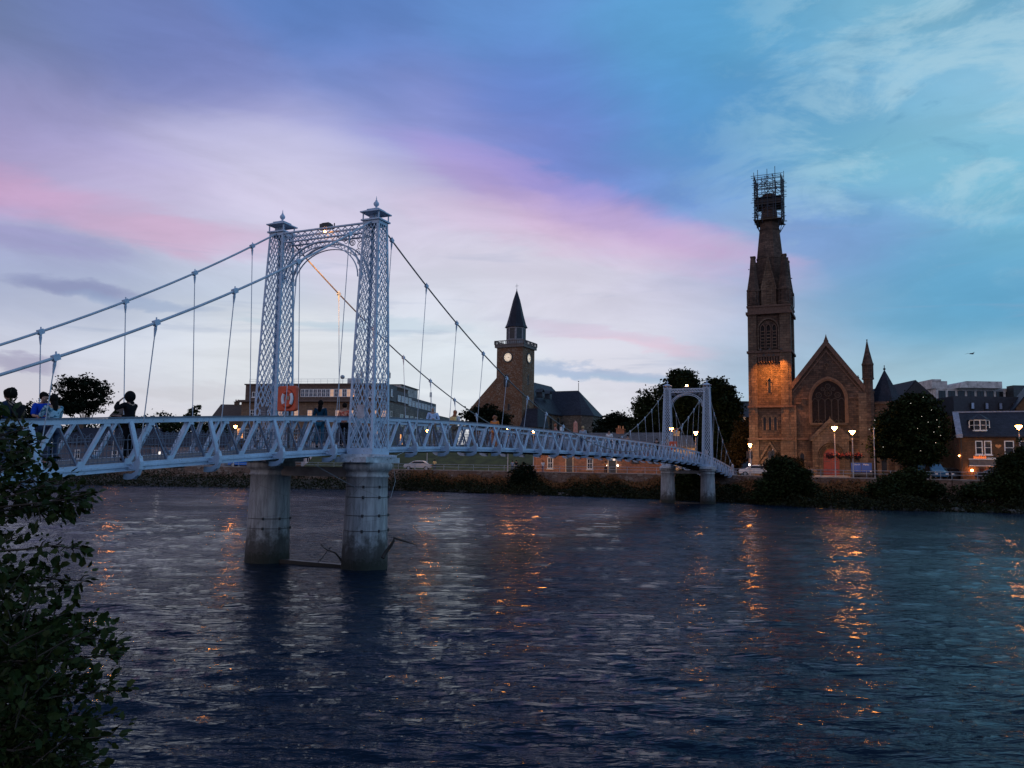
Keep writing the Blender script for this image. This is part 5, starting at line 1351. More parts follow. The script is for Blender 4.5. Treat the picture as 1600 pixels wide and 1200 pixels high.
for y in (2.0,): 
    for z in (8.5, 4.9, 1.5): win(sw, rightf(Lw+.42), y, z, .95, 2.0, WHITEP, GLASS, (0, 1), .08)
    win(sw, rightf(Lw+.42), y, 13.2, .8, 1.3, WHITEP, SKG, (0, 0), .07)
for y in np.arange(8.0, 49, 3.1): win(sw, rightf(Lw+.42), y, 4.4, 2.0, 2.2, WHITEP, LITW if 7.5 < y < 9 else BGLASS, (1, 1), .09, False)
m = MB(); m.box(Lw-8, Lw-2.2, 15, 26, 14.4, 16.6); m.build('plant_room', CONC, of)
m = MB(); m.box(Lw-8.3, Lw-1.9, 14.8, 26.2, 16.6, 16.75); m.build('plant_room_roof', DARKM, of)
m = MB()
for (x, y, h) in ((ox(545), 3, 2.6), (ox(548), 4, 3.6), (ox(551), 3.5, 3.0), (ox(553), 5, 2.3), (Lw-.3, 2.5, 2.6), (Lw-1.4, 33, 2.7)):
    m.tube([(x, y, 15.3 if y < 12 else 14.4), (x, y, 15.3+h if y < 12 else 14.4+h)], .05, 5)
    for s in (-1, 1): m.box(x+s*.16-.07, x+s*.16+.07, y-.08, y+.08, (15.0 if y < 12 else 14.1)+h*.6, (15.0 if y < 12 else 14.1)+h)
for x in np.arange(ox(382), Lw, 1.3): m.tube([(x, .6, 15.42), (x, .6, 16.3)], .02, 4)
m.tube([(ox(382), .6, 16.3), (Lw-.2, .6, 16.3)], .02, 4); m.tube([(ox(382), .6, 15.9), (Lw-.2, .6, 15.9)], .02, 4); m.build('masts_and_railing', GALV, of)
m = MB(); cx2 = ox(527); m.lathe([(.05, 16.1), (.35, 16.2), (.55, 16.45)], 14, (0, 0)); 
vs = [(cx2 + (z-16.2)*.3, 1.2 + x*.2 - (z-16.3)*1.0, 16.5 + x) for x, y, z in m.v]; m2_ = MB()
m2_.tube([(cx2, 1.4, 15.4), (cx2, 1.4, 16.6)], .04, 5); m2_.sphere((cx2, 1.2, 16.7), .42, 12, 8, .9); m2_.box(cx2+.9, cx2+3.4, 1.5, 3, 15.42, 16.5); m2_.build('rooftop_equipment', GALV, of)

# ---------------- houses seen through and below the bridge
def house(name, label, px0, px1, Y, zw, zr, depth, wall, roof, rz=0.0, cat='house', z0=None):
    a, b = at(px0, 735, Y), at(px1, 735, Y); t = thing(name, label, cat, (a.x, Y, z0 or ZS), rz); L = (b.x-a.x)/max(.2, math.cos(rz))
    m = MB(); m.box(0, L, 0, depth, -.4, zw); m.prism([(0, zw), (depth/2, zr-.1), (depth, zw)], lambda u, d, z: (d, u, z), .02, .3); m.prism([(0, zw), (depth/2, zr-.1), (depth, zw)], lambda u, d, z: (d, u, z), L-.3, L-.02)
    m.build('wall', wall, t)
    m = MB(); gable_roof(m, -.15, L+.15, 0, depth, zw+.01, zr, .3, .16, 'x'); m.build('roof', roof, t)
    return t, L
t, L = house('harled_cottage', 'grey harled cottage with three white sash windows seen through the left end of the bridge', 84, 232, 139, 3.6, 6.3, 8, HARL, SLATE)
for px in (122, 152, 180, 213): win(t, front(0), at(px, 700, 139).x-at(84, 735, 139).x, 1.0, .95, 1.5, WHITEP, GLASS, (1, 1), .12)
chimney(t, 2, 4, 5.8, 7.0); chimney(t, L-2, 4, 5.8, 7.0)
t, L = house('low_harled_house', 'low pale harled house with one brightly lit narrow window behind the bridge guard', 234, 350, 137, 3.4, 5.6, 8, simple('pale_harling', (.19, .175, .19), .9), SLATE)
win(t, front(0), at(250, 700, 137).x-at(234, 735, 137).x, 1.1, .5, 1.3, WHITEP, LITWH, (0, 1), .08); win(t, front(0), at(312, 700, 137).x-at(234, 735, 137).x, .9, 1.1, 1.4, WHITEP, GLASS)
t, L = house('brown_roofed_block', 'brown roofed two-storey building left of the office building', 328, 372, 156, 9.4, 12.0, 9, OFFST, simple('brown_tiles', (.075, .045, .032), .9))
win(t, front(0), 2.5, 6.4, 1, 1.6, WHITEP, GLASS); chimney(t, 3, 4.5, 11.2, 12.6)
t, L = house('red_brick_house', 'small red brick house just right of the round black tree', 168, 182, 160, 9.6, 11.2, 5, simple('red_brick_far', (.16, .06, .04), .9), MATS['brown_tiles'])
win(t, front(0), 1.5, 6.5, .9, 1.4, WHITEP, GLASS)
t, L = house('pale_terrace', 'pale terrace with small white windows glimpsed under the near end of the span', 470, 560, 141, 4.6, 7.2, 8, simple('terrace_render', (.32, .31, .33), .9), SLATE)
for px in (482, 496, 510, 525, 541): win(t, front(0), at(px, 720, 141).x-at(470, 735, 141).x, .9, .9, 1.7, WHITEP, GLASS, (1, 1), .14)

# long stone building along the street
ls_rz = -.47; L0 = Vector((3.5, 123.5, ZS))
ls = thing('long_stone_building', 'long single-storey pink stone building with a grey slate roof beneath the bridge', 'building', L0, ls_rz)
lx = lambda px: (lambda q: (q*L0.y - L0.x)/(math.cos(ls_rz) - q*math.sin(ls_rz)))(ray(px, 725).x/ray(px, 725).y)
LL = lx(1053)
m = MB(); m.box(0, LL, 0, 8, -.3, 3.5); m.prism([(0, 3.5), (4, 5.6), (8, 3.5)], lambda u, d, z: (d, u, z), .02, .4); m.build('wall', PINKS, ls)
m = MB(); gable_roof(m, -.2, LL, 0, 8, 3.55, 5.9, .3, .16, 'x'); m.build('roof', SLATEL, ls)
for px in (860, 922): win(ls, front(0), lx(px), .5, 1.05, 1.75, simple('sandstone_surround', (.50, .36, .24), .8, var=.15) if 'sandstone_surround' not in MATS else MATS['sandstone_surround'], GLASS, (0, 0), .14, True, 'window', .02) ; win(ls, front(0), lx(px), .6, .82, 1.6, WHITEP, GLASS, (1, 1), .07, True, 'window', .06)
for px in (993, 1022, 1040): win(ls, front(0), lx(px), 1.6, 1.1, 1.0, DARKM, GLASS, (1, 0), .08)
for px, w_ in ((890, 1.0), (957, 1.1)):
    m = MB(); u = lx(px); m.band([(u-w_/2-.15, -.2), (u-w_/2-.15, 2.45), (u+w_/2+.15, 2.45), (u+w_/2+.15, -.2)], [(u-w_/2, -.2), (u-w_/2, 2.3), (u+w_/2, 2.3), (u+w_/2, -.2)], front(0), 0, .10); d_ = m.build('doorway', MATS['sandstone_surround'], ls)
    m = MB(); m.prism([(u-w_/2, -.2), (u+w_/2, -.2), (u+w_/2, 2.3), (u-w_/2, 2.3)], front(0), .004, .03); m.build('door', DARKM, d_)
m = MB(); u = lx(957); m.prism([(u-.48, 1.85), (u+.48, 1.85), (u+.48, 2.2), (u-.48, 2.2)], front(0), .12, .17); m.build('lit_sign_panel', emit('pale_lit_panel', (1.0, .86, .74), .55), ls)
chimney(ls, lx(px), 4, 5.4, 6.5, .9, .6, 2, PINKS)
chimney(ls, lx(952), 4, 5.4, 6.6, .6, .5, 1, PINKS)
for px, s in ((948, 'left'), (966, 'right')):
    t = thing('door_lamp', 'small white globe lamp on the %s side of the sign-topped door' % s, 'lamp', (0, 0, 0)); q = L0 + Vector((math.cos(ls_rz)*lx(px)+math.sin(ls_rz)*.25, math.sin(ls_rz)*lx(px)-math.cos(ls_rz)*.25, 0)); t.location = (q.x, q.y, ZS+1.15)
    m = MB(); m.sphere((0, 0, 0), .12, 12, 8); m.build('globe', emit('white_globe_glow', (1.0, .86, .70), 9) if 'white_globe_glow' not in MATS else MATS['white_globe_glow'], t)
    m = MB(); m.tube([(0, .02, -1.15), (0, .02, -.1)], .03, 5); m.build('post', DARKM, t)
# lamp-lit gable house behind the far portal
t, L = house('lamp_lit_house', 'small yellow lamp-lit stone house behind the far portal', 1050, 1086, 112, 3.9, 5.4, 6, simple('lamp_lit_stone', (.42, .30, .17), .85), SLATEL)  # yellow lamplight on the wall put into its colour
chimney(t, 1.2, 3, 4.6, 6.0, .8, .6, 2, MATS['lamp_lit_stone'])
# small slated turret among the trees
p = at(1062, 660, 134); t = thing('slate_turret', 'small grey slated turret with a flared spire among the trees', 'turret', (p.x, 134, ZS))
m = MB(); m.lathe([(1.7, -.2), (1.7, p.z-ZS)], 8, (0, 0), False); m.build('wall', STONEL, t)
zt_ = at(1062, 632, 134).z-ZS; zb_ = p.z-ZS
m = MB(); m.lathe([(2.2, zb_), (1.2, zb_+.6), (.75, zb_+1.2), (.03, zt_)], 8, (0, 0), False); m.sphere((0, 0, zt_), .1); m.build('spire', SLATEL, t)
# far dark block with one lit window
t, L = house('distant_block', 'dark flat-roofed block with one lit window left of the tall tower', 1120, 1215, 165, 14.6, 14.8, 10, simple('far_dark_cladding', (.05, .06, .08), .8), DARKM, cat='building')
win(t, front(0), at(1162, 650, 165).x-at(1120, 735, 165).x, 10.8, .9, .8, DARKM, LITC, (0, 0), .06, False); win(t, front(0), at(1167, 650, 165).x-at(1120, 735, 165).x, 10.8, .9, .8, DARKM, GLASS, (0, 0), .06, False)

# ---------------- abutment at the far end
p = BW(82.5, 0, 0)
t = thing('far_abutment', 'white-painted concrete abutment at the far end of the footbridge', 'abutment', (p.x, p.y, 0), math.pi/2-AZ)
m = MB(); m.box(-1.1, 14, -2.3, 2.3, -.5, 2.38); m.build('masonry', RWALL, t)
m = MB(); m.box(-1.3, 6, -2.9, -2.31, .4, 2.7); m.box(-1.3, 6, 2.31, 2.9, .4, 2.7); m.box(-1.4, 9, -2.6, 2.6, 2.384, 2.6)
for s in (-1, 1): m.box(-2.6, -.9, s*HW-.4, s*HW+.4, .3, 1.9)
m.build('painted_wing_wall', simple('abutment_paint', (.50, .52, .56), .7, var=.3, vs=2, dirt=((.10, .09, .08), 3, .56)), t)
t = thing('approach_wall', 'pale angled wall sloping down beside the far end of the footbridge', 'wall', (p.x, p.y, 0), math.pi/2-AZ)
m = MB(); m.prism([(-.8, .5), (7.5, .5), (7.5, 2.75), (1.2, 2.75), (-.8, 1.2)], lambda u, d, z: (u, -3.0-d, z), 0, .3); m.prism([(0, .4), (5.5, .4), (5.5, 2.7), (0, 2.7)], lambda u, d, z: (1.5+d, -3.4-u, z), 0, .3); m.build('wall_face', MATS['abutment_paint'], t)
t = thing('approach_railing', 'pale post and rail fence beside the far end of the footbridge', 'railing', (p.x, p.y, ZS), math.pi/2-AZ)
m = MB()
for k in range(4): m.bar((1.65, -3.4-k*1.9, 0), (1.65, -3.4-k*1.9, 1.15), .12, .12)
for z in (.4, .75, 1.08): m.bar((1.65, -3.4, z), (1.65, -9.1, z), .05, .08)
m.build('rails', GALV, t)

# ---------------- street lamps
def street_lamp(px, py, label, back=.7, white=False, basket=False, size=.24, Y=None):
    b = wallpt(px, back)
    if Y: b = Vector((at(px, 735, Y).x, Y, 0))
    r = ray(px, py); z = EYE + r.z/r.y*b.y
    t = thing('street_lamp', label, 'street lamp', (b.x, b.y, ZS), 0, 'street lamps along the far bank'); H = z-ZS
    m = MB(); m.tube([(0, 0, -.1), (0, 0, .9)], .075, 8); m.tube([(0, 0, .9), (0, 0, H-.55)], .052, 8); m.build('pole', POLEM, t)
    m = MB(); m.tube([(0, 0, H-.55), (0, 0, H-.22)], .06, 8); m.lathe([(.10, H-.26), (.06, H-.22)], 10); m.lathe([(.30, H+.21), (.24, H+.27), (.05, H+.31)], 14); m.build('lamp_head', DARKM, t)
    m = MB(); m.lathe([(.05, H-.22), (.14, H-.08), (size, H+.12), (size*.98, H+.20)], 14); m.build('lantern', LAMPW if white else LAMPM, t)
    ld = bpy.data.lights.new('lamp_optic', 'SPOT'); ld.energy = 560 if size > .25 else 500; ld.color = (1, .66, .38); ld.spot_size = R(150); ld.spot_blend = .9; ld.shadow_soft_size = .12
    lo = bpy.data.objects.new('lamp_optic', ld); C.objects.link(lo); lo.parent = t; lo.location = Av*.42 + Vector((0, 0, H+.02)); lo.rotation_euler = (Av + Vector((0, 0, -.38))).to_track_quat('-Z', 'Y').to_euler()
    if basket:
        for s in (-1, 1):
            m = MB(); m.tube([(0, 0, 2.75), (s*.55, 0, 2.75)], .02, 5); m.lathe([(.12, 2.2), (.30, 2.35), (.36, 2.5)], 12, (s*.55, 0)); bk = m.build('flower_basket', DARKM, t)
            P = np.array([s*.55, 0, 2.6]) + RNG.normal(size=(260, 3))*np.array([.24, .2, .12]); leafcloud('flowers', P, .07, leafmat('petunia_pink', (.22, .03, .035), (.34, .09, .09)) if 'petunia_pink' not in MATS else MATS['petunia_pink'], bk)
            P = np.array([s*.55, 0, 2.42]) + RNG.normal(size=(260, 3))*np.array([.26, .2, .14]); leafcloud('trailing_leaves', P, .07, LEAFB, bk)
    return t
street_lamp(168, 667, 'lit street lamp seen through the bridge just left of the hooded person')
street_lamp(359, 667, 'lit street lamp seen through the bridge just left of the near left pylon')
street_lamp(663, 674, 'lit street lamp beside the grassy mound, nearest right of the near portal', .7, True)
street_lamp(790, 670, 'left one of two lit street lamps under the clock tower', .7, True)
street_lamp(828, 674, 'right one of two lit street lamps under the clock tower', 1.2, True)
street_lamp(1043.5, 671, 'lit street lamp shining through the left pylon of the far portal', 2.0, True)
street_lamp(1080, 677, 'lit street lamp in front of the yellow lamp-lit house', 3.0, True)
street_lamp(1167, 696, 'lit amber street lamp at the foot of the tall church tower on its left', 3.0, False, False, .2)
street_lamp(1305, 670, 'lit street lamp with flower baskets in front of the red church door', .6, True, True, .30)
street_lamp(1333, 676, 'lit street lamp with flower baskets right of the red church door', .6, True, True, .30)
street_lamp(1597, 668, 'lit white street lamp at the right edge by the brick house', .8, True, False, .30)
# unlit pole by the church, traffic lights, fairy lights
b = wallpt(1367, .6); t = thing('flag_pole', 'plain pale pole right of the blue notice board', 'pole', (b.x, b.y, ZS)); m = MB(); m.tube([(0, 0, -.1), (0, 0, 5.6)], .05, 8); m.build('pole', POLEM, t); m = MB(); m.sphere((0, 0, 5.6), .08, 8, 6); m.build('cap', GALV, t)
for px, lab in ((1167.5, 'traffic signal under the amber lamp left of the tall tower'), (1202.5, 'traffic signal in front of the tall tower door')):
    b = wallpt(px, 3.5); t = thing('traffic_signal', lab, 'traffic light', (b.x, b.y, ZS))
    m = MB(); m.tube([(0, 0, -.1), (0, 0, 3.4)], .055, 8); m.build('pole', GALV, t); m = MB(); m.box(-.17, .17, -.12, .12, 2.2, 3.2); m.box(-.55, -.2, -.1, .1, 2.25, 3.15)
    h = m.build('signal_head', DARKM, t)
    for z in (2.4, 2.7, 3.0):
        g = MB(); g.tube([(0, -.12, z), (0, -.20, z)], .10, 10); g.build('hood', DARKM, h)
b = wallpt(1167, 2.2); t = thing('bollard_lamp', 'small bright white lamp beside the end of the footbridge', 'lamp', (b.x, b.y, ZS)); m = MB(); m.tube([(0, 0, 0), (0, 0, 1.35)], .04, 6); m.build('post', POLEM, t); m = MB(); m.sphere((0, 0, 1.45), .11, 10, 8); m.build('globe', MATS['white_globe_glow'], t)

# amber fittings on short brackets at the belfry string course, washing the wall below them
for i, x in enumerate((1.75, 2.9, 4.3)):
    fl = thing('floodlight', 'small amber floodlight on a bracket under the tower belfry, %s of three' % ('leftmost', 'middle', 'rightmost')[i], 'floodlight', chw(x, -1.25, 16.3), -AZ)
    m = MB(); m.box(-.11, .11, -.10, .12, .0, .22); m.build('housing', DARKM, fl)
    m = MB(); m.bar((0, .1, .12), (0, 1.5, .12), .05, .05); m.bar((0, .9, .1), (0, 1.5, -.5), .03, .03) if False else None; m.build('bracket', DARKM, fl)
    ld = bpy.data.lights.new('church_floodlight', 'SPOT'); ld.energy = (3000, 4800, 3000)[i]; ld.color = (1, .34, .06); ld.spot_size = R(70); ld.spot_blend = 1.0; ld.shadow_soft_size = .08
    lo = bpy.data.objects.new('beam', ld); C.objects.link(lo); src = chw(x, -1.25, 16.22); tgt = chw(x, .3, 10.4)
    lo.location = src; lo.rotation_euler = (tgt-src).to_track_quat('-Z', 'Y').to_euler()
# floodlight on top of the near portal, amber onto the far-side cable
def portal_flood(t0, lab, amber):
    t = thing('portal_floodlight', lab, 'floodlight', BW(t0, 0, 11.83), math.pi/2-AZ)
    m = MB(); m.box(-.20, .06, -.20, .20, .03, .17); m.box(-.15, .02, -.15, .15, .17, .21); m.build('housing', DARKM, t)
    m = MB(); m.bar((0, -.3, 0), (0, -.3, .2), .03, .03); m.bar((0, .3, 0), (0, .3, .2), .03, .03); m.bar((0, -.3, .0), (0, .3, .0), .03, .03); m.build('bracket', DARKM, t)
    m = MB(); m.sphere((0, .10, -.05), .045, 10, 8) if amber else m.sphere((-.1, 0, .30), .11, 10, 8); m.build('lamp', LAMPS if not amber else MATS['orange_globe_glow'], t)
portal_flood(0, 'dark floodlight box on top of the near portal beam', True)
portal_flood(61, 'glowing orange floodlight on top of the far portal beam', False)
ld = bpy.data.lights.new('portal_beam', 'SPOT'); ld.energy = 1700; ld.color = (1, .42, .10); ld.spot_size = R(60); ld.spot_blend = .6; ld.shadow_soft_size = .05
lo = bpy.data.objects.new('portal_beam', ld); C.objects.link(lo); src = BW(.5, .3, 11.35); tgt = BW(3.0, HW, 10.7); lo.location = src; lo.rotation_euler = (tgt-src).to_track_quat('-Z', 'Y').to_euler()

# ---------------- vehicles
def car(label, px, Y, col, heading, z=ZS, van=False, name='parked_car', L=4.1):
    p = at(px, 735, Y); t = thing(name, label, 'van' if van else 'car', (p.x, Y, z), heading)
    h = 1.95 if van else 1.45
    prof = [(-L/2, .35), (-L/2, .75), (-L/2+.15, .92), (-L/2+.75, .98), (-L/2+1.45, h-.08), (-L/2+1.9, h), (L/2-1.1, h), (L/2-.35, .98), (L/2-.05, .88), (L/2, .35)] if not van else \
           [(-L/2, .35), (-L/2, .9), (-L/2+.7, 1.1), (-L/2+1.3, h-.05), (-L/2+1.6, h), (L/2-.1, h), (L/2, h-.1), (L/2, .35)]
    m = MB(); n = len(prof); W2 = .84
    def wd(z_): return W2 if z_ < 1.0 else W2 - (z_-1.0)*.28
    vs = [(x, -wd(z_), z_) for x, z_ in prof] + [(x, wd(z_), z_) for x, z_ in prof]
    m.add(vs, [tuple(range(n)), tuple(range(2*n-1, n-1, -1))] + [(i, i+n, (i+1)%n+n, (i+1)%n) for i in range(n)])
    mat = MATS.get(col) or COLS[col]()
    b = m.build('body', mat, t); bv = b.modifiers.new('bevel', 'BEVEL'); bv.width = .07; bv.segments = 3
    g = MB()
    for s in (-1, 1):
        x0, x1, x2, x3 = (-L/2+1.0, -L/2+1.6, L/2-1.25, L/2-.62) if not van else (-L/2+.95, -L/2+1.45, -L/2+2.3, -L/2+2.3)
        g.add([(x0, s*(wd(1.02)+.012), 1.02), (x1, s*(wd(h-.12)+.012), h-.12), (x2, s*(wd(h-.12)+.012), h-.12), (x3, s*(wd(1.02)+.012), 1.02)], [(0, 1, 2, 3)])
    a, c = ((-L/2+.80, 1.02), (-L/2+1.42, h-.12)); k = .03
    g.add([(a[0]-k, -.72, a[1]), (a[0]-k, .72, a[1]), (c[0]-k, .62, c[1]), (c[0]-k, -.62, c[1])], [(0, 1, 2, 3)])
    if not van: g.add([(L/2-.38+k, -.72, 1.02), (L/2-.38+k, .72, 1.02), (L/2-1.02+k, .62, h-.12), (L/2-1.02+k, -.62, h-.12)], [(0, 1, 2, 3)])
    g.build('windows', GLASS, t)
    for sx in (-L/2+.75, L/2-.75):
        for sy in (-.78, .78):
            w_ = MB(); w_.tube([(sx, sy-.1, .32), (sx, sy+.1, .32)], .32, 16); w_.build('wheel', simple('tyre', (.015, .015, .015), .9) if 'tyre' not in MATS else MATS['tyre'], t)
            w_ = MB(); s = 1 if sy > 0 else -1; w_.tube([(sx, sy+s*.1, .32), (sx, sy+s*.115, .32)], .19, 12); w_.build('hubcap', GALV, t)
    for s in (-1, 1):
        w_ = MB(); w_.box(-L/2-.02, -L/2+.06, s*.6-.16, s*.6+.16, .62, .76); w_.build('headlight', WHL, t)
        w_ = MB(); w_.box(L/2-.06, L/2+.02, s*.66-.1, s*.66+.1, .66, .82); w_.build('tail_light', RED, t)
    return t
def glossy(name, col):
    m, t, p = principled(name); p.inputs['Base Color'].default_value = (*col, 1); p.inputs['Roughness'].default_value = .25; p.inputs['Coat Weight'].default_value = .6; return m
COLS = {'silver_paint': lambda: glossy('silver_paint', (.42, .42, .43)), 'white_car_paint': lambda: glossy('white_car_paint', (.70, .70, .70)), 'blue_car_paint': lambda: glossy('blue_car_paint', (.015, .09, .20)), 'dark_car_paint': lambda: glossy('dark_car_paint', (.02, .022, .028)), 'bright_blue_paint': lambda: glossy('bright_blue_paint', (.02, .14, .55))}
car('silver car parked below the grassy mound', 653, wallpt(653, 4).y, 'silver_paint', -.05)
car('white car parked by the far end of the footbridge', 1181, wallpt(1181, 5).y, 'white_car_paint', -AZ+.15)
car('blue van facing the river beside the dark hall', 1455, 95.5, 'blue_car_paint', math.pi/2, van=True, name='parked_van', L=4.6)
car('dark car parked beside the blue van', 1482, 99, 'dark_car_paint', math.pi/2)
car('small bright blue car seen under the left span', 379, wallpt(379, 5).y, 'bright_blue_paint', 0.05)
car('dark car parked in the shade by the brick house', 1558, wallpt(1558, 4.5).y, 'dark_car_paint', -AZ)

# ---------------- people
def skin_obj(name, verts, edges, radii, mat, parent, sub=2, root=0):
    me = bpy.data.meshes.new(name); me.from_pydata(verts, edges, []); me.materials.append(mat)
    o = bpy.data.objects.new(name, me); C.objects.link(o); o.parent = parent
    md = o.modifiers.new('skin', 'SKIN'); md.use_smooth_shade = True
    sv = me.skin_vertices[0].data
    for i, r in enumerate(radii): sv[i].radius = (r, r) if not isinstance(r, tuple) else r
    sv[root].use_root = True
    s = o.modifiers.new('sub', 'SUBSURF'); s.levels = sub; s.render_levels = sub
    return o
def person(label, loc, heading, H=1.7, pose='stand', top=NAVY, legs=DENIM, hair=HAIRD, hairstyle='short', skin=SKIN, bag=None, hood=False, near=False, lean=0.0, group=None):
    t = thing('person', label, 'person', loc, heading, group)
    k = H/1.72
    P = {}
    tilt = lean
    def up(x, y, z): return Vector((x*k, (y + tilt*(z-.9 if z > .9 else 0))*k, z*k))
    P['pel'] = up(0, 0, .92); P['wai'] = up(0, 0, 1.08); P['che'] = up(0, .01, 1.28); P['upc'] = up(0, 0, 1.42); P['nek'] = up(0, .0, 1.50)
    P['hd0'] = up(0, .025, 1.555); P['hd1'] = up(0, .02, 1.62); P['hd2'] = up(0, .01, 1.675)
    for s, q in ((-1, 'l'), (1, 'r')):
        P['sh'+q] = up(s*.185, 0, 1.42)
        if pose == 'face' and s == -1: P['el'+q] = up(s*.36, .16, 1.30); P['wr'+q] = up(s*.15, .22, 1.50); P['ha'+q] = up(s*.085, .17, 1.58)
        elif pose in ('rail', 'face'): P['el'+q] = up(s*.25, .16, 1.16); P['wr'+q] = up(s*.14, .40, 1.14); P['ha'+q] = up(s*.08, .47, 1.15)
        elif pose == 'fold': P['el'+q] = up(s*.27, .08, 1.13); P['wr'+q] = up(s*.02, .22, 1.17); P['ha'+q] = up(-s*.06, .22, 1.20)
        elif pose == 'bag': P['el'+q] = up(s*.25, -.02, 1.12); P['wr'+q] = up(s*.22, .14, 1.16); P['ha'+q] = up(s*.19, .20, 1.22)
        else: P['el'+q] = up(s*.24, -.02, 1.13); P['wr'+q] = up(s*.25, .06, .90); P['ha'+q] = up(s*.25, .09, .82)
        st = .10 if pose == 'walk' else 0
        P['hi'+q] = up(s*.09, 0, .88); P['kn'+q] = up(s*.10, .02+s*st, .49); P['an'+q] = up(s*.10, -.02+s*st*1.6, .085); P['to'+q] = up(s*.11, .14+s*st*1.6, .035)
    def sk(name, names, edges, rad, mat, **kw):
        idx = {n: i for i, n in enumerate(names)}; return skin_obj(name, [P[n] for n in names], [(idx[a], idx[b]) for a, b in edges], [tuple(x*k for x in r) if isinstance(r, tuple) else r*k for r in rad], mat, t, **kw)
    names = ['pel', 'wai', 'che', 'upc', 'nek', 'hd0', 'hd1', 'hd2']; edges = [('pel', 'wai'), ('wai', 'che'), ('che', 'upc'), ('upc', 'nek'), ('nek', 'hd0'), ('hd0', 'hd1'), ('hd1', 'hd2')]
    rad = [(.13, .10), (.115, .09), (.135, .10), (.11, .08), .052, (.062, .085), (.075, .09), (.055, .065)]
    for q in 'lr':
        names += ['sh'+q, 'el'+q, 'wr'+q, 'ha'+q, 'hi'+q, 'kn'+q, 'an'+q, 'to'+q]; rad += [.052, .040, .028, (.034, .020), .075, .052, .036, .035]
        edges += [('upc', 'sh'+q), ('sh'+q, 'el'+q), ('el'+q, 'wr'+q), ('wr'+q, 'ha'+q), ('pel', 'hi'+q), ('hi'+q, 'kn'+q), ('kn'+q, 'an'+q), ('an'+q, 'to'+q)]
        if near:
            d = (P['ha'+q]-P['wr'+q]).normalized(); side = d.cross(Vector((0, 0, 1))).normalized() if abs(d.z) < .9 else Vector((1, 0, 0))
            for f, (off, ln) in enumerate(((-.028, .062), (-.010, .075), (.009, .070), (.027, .055))):
                a = P['ha'+q] + side*off + d*.02; P[f'f{q}{f}a'] = a + d*.02; P[f'f{q}{f}b'] = a + d*(.02+ln*.5) + Vector((0, 0, -.006)); P[f'f{q}{f}c'] = a + d*(.02+ln*.9) + Vector((0, 0, -.02))
                names += [f'f{q}{f}a', f'f{q}{f}b', f'f{q}{f}c']; rad += [.009, .0085, .007]; edges += [('ha'+q, f'f{q}{f}a'), (f'f{q}{f}a', f'f{q}{f}b'), (f'f{q}{f}b', f'f{q}{f}c')]
            P['th'+q] = P['wr'+q].lerp(P['ha'+q], .45) - side*.045 + d*.01; P['tk'+q] = P['th'+q] + d*.035; names += ['th'+q, 'tk'+q]; rad += [.011, .009]; edges += [('wr'+q, 'th'+q), ('th'+q, 'tk'+q)]
    if near: P['no'] = up(0, .118, 1.585); names.append('no'); rad.append(.011); edges.append(('hd0', 'no'))
    sk('body', names, edges, rad, skin, sub=1 if near else 1)
    n2 = ['pel', 'wai', 'che', 'upc', 'shl', 'ell', 'wrl', 'shr', 'elr', 'wrr']
    sk('jacket' if hood else 'top', n2, [('pel', 'wai'), ('wai', 'che'), ('che', 'upc'), ('upc', 'shl'), ('shl', 'ell'), ('ell', 'wrl'), ('upc', 'shr'), ('shr', 'elr'), ('elr', 'wrr')] if (hood or pose in ('rail', 'fold', 'bag', 'walk') and not near) else [('pel', 'wai'), ('wai', 'che'), ('che', 'upc'), ('upc', 'shl'), ('shl', 'ell'), ('upc', 'shr'), ('shr', 'elr')],
       [(.155, .125), (.14, .115), (.16, .125), (.13, .10), .072, .057, .044, .072, .057, .044], top, sub=1) if (hood or (pose in ('rail', 'fold', 'bag', 'walk') and not near)) else \
    sk('top', ['pel', 'wai', 'che', 'upc', 'shl', 'ell', 'shr', 'elr'], [('pel', 'wai'), ('wai', 'che'), ('che', 'upc'), ('upc', 'shl'), ('shl', 'ell'), ('upc', 'shr'), ('shr', 'elr')], [(.155, .125), (.14, .115), (.16, .125), (.13, .10), .072, .058, .072, .058], top, sub=1)
    sk('trousers', ['pel', 'hil', 'knl', 'anl', 'hir', 'knr', 'anr'], [('pel', 'hil'), ('hil', 'knl'), ('knl', 'anl'), ('pel', 'hir'), ('hir', 'knr'), ('knr', 'anr')], [(.14, .11), .095, .068, .055, .095, .068, .055], legs, sub=1)
    for q in 'lr':
        sh = skin_obj('shoe', [P['an'+q]-Vector((0, .03, .03)), P['to'+q]], [(0, 1)], [.052*k, .045*k], BLK, t, 1)
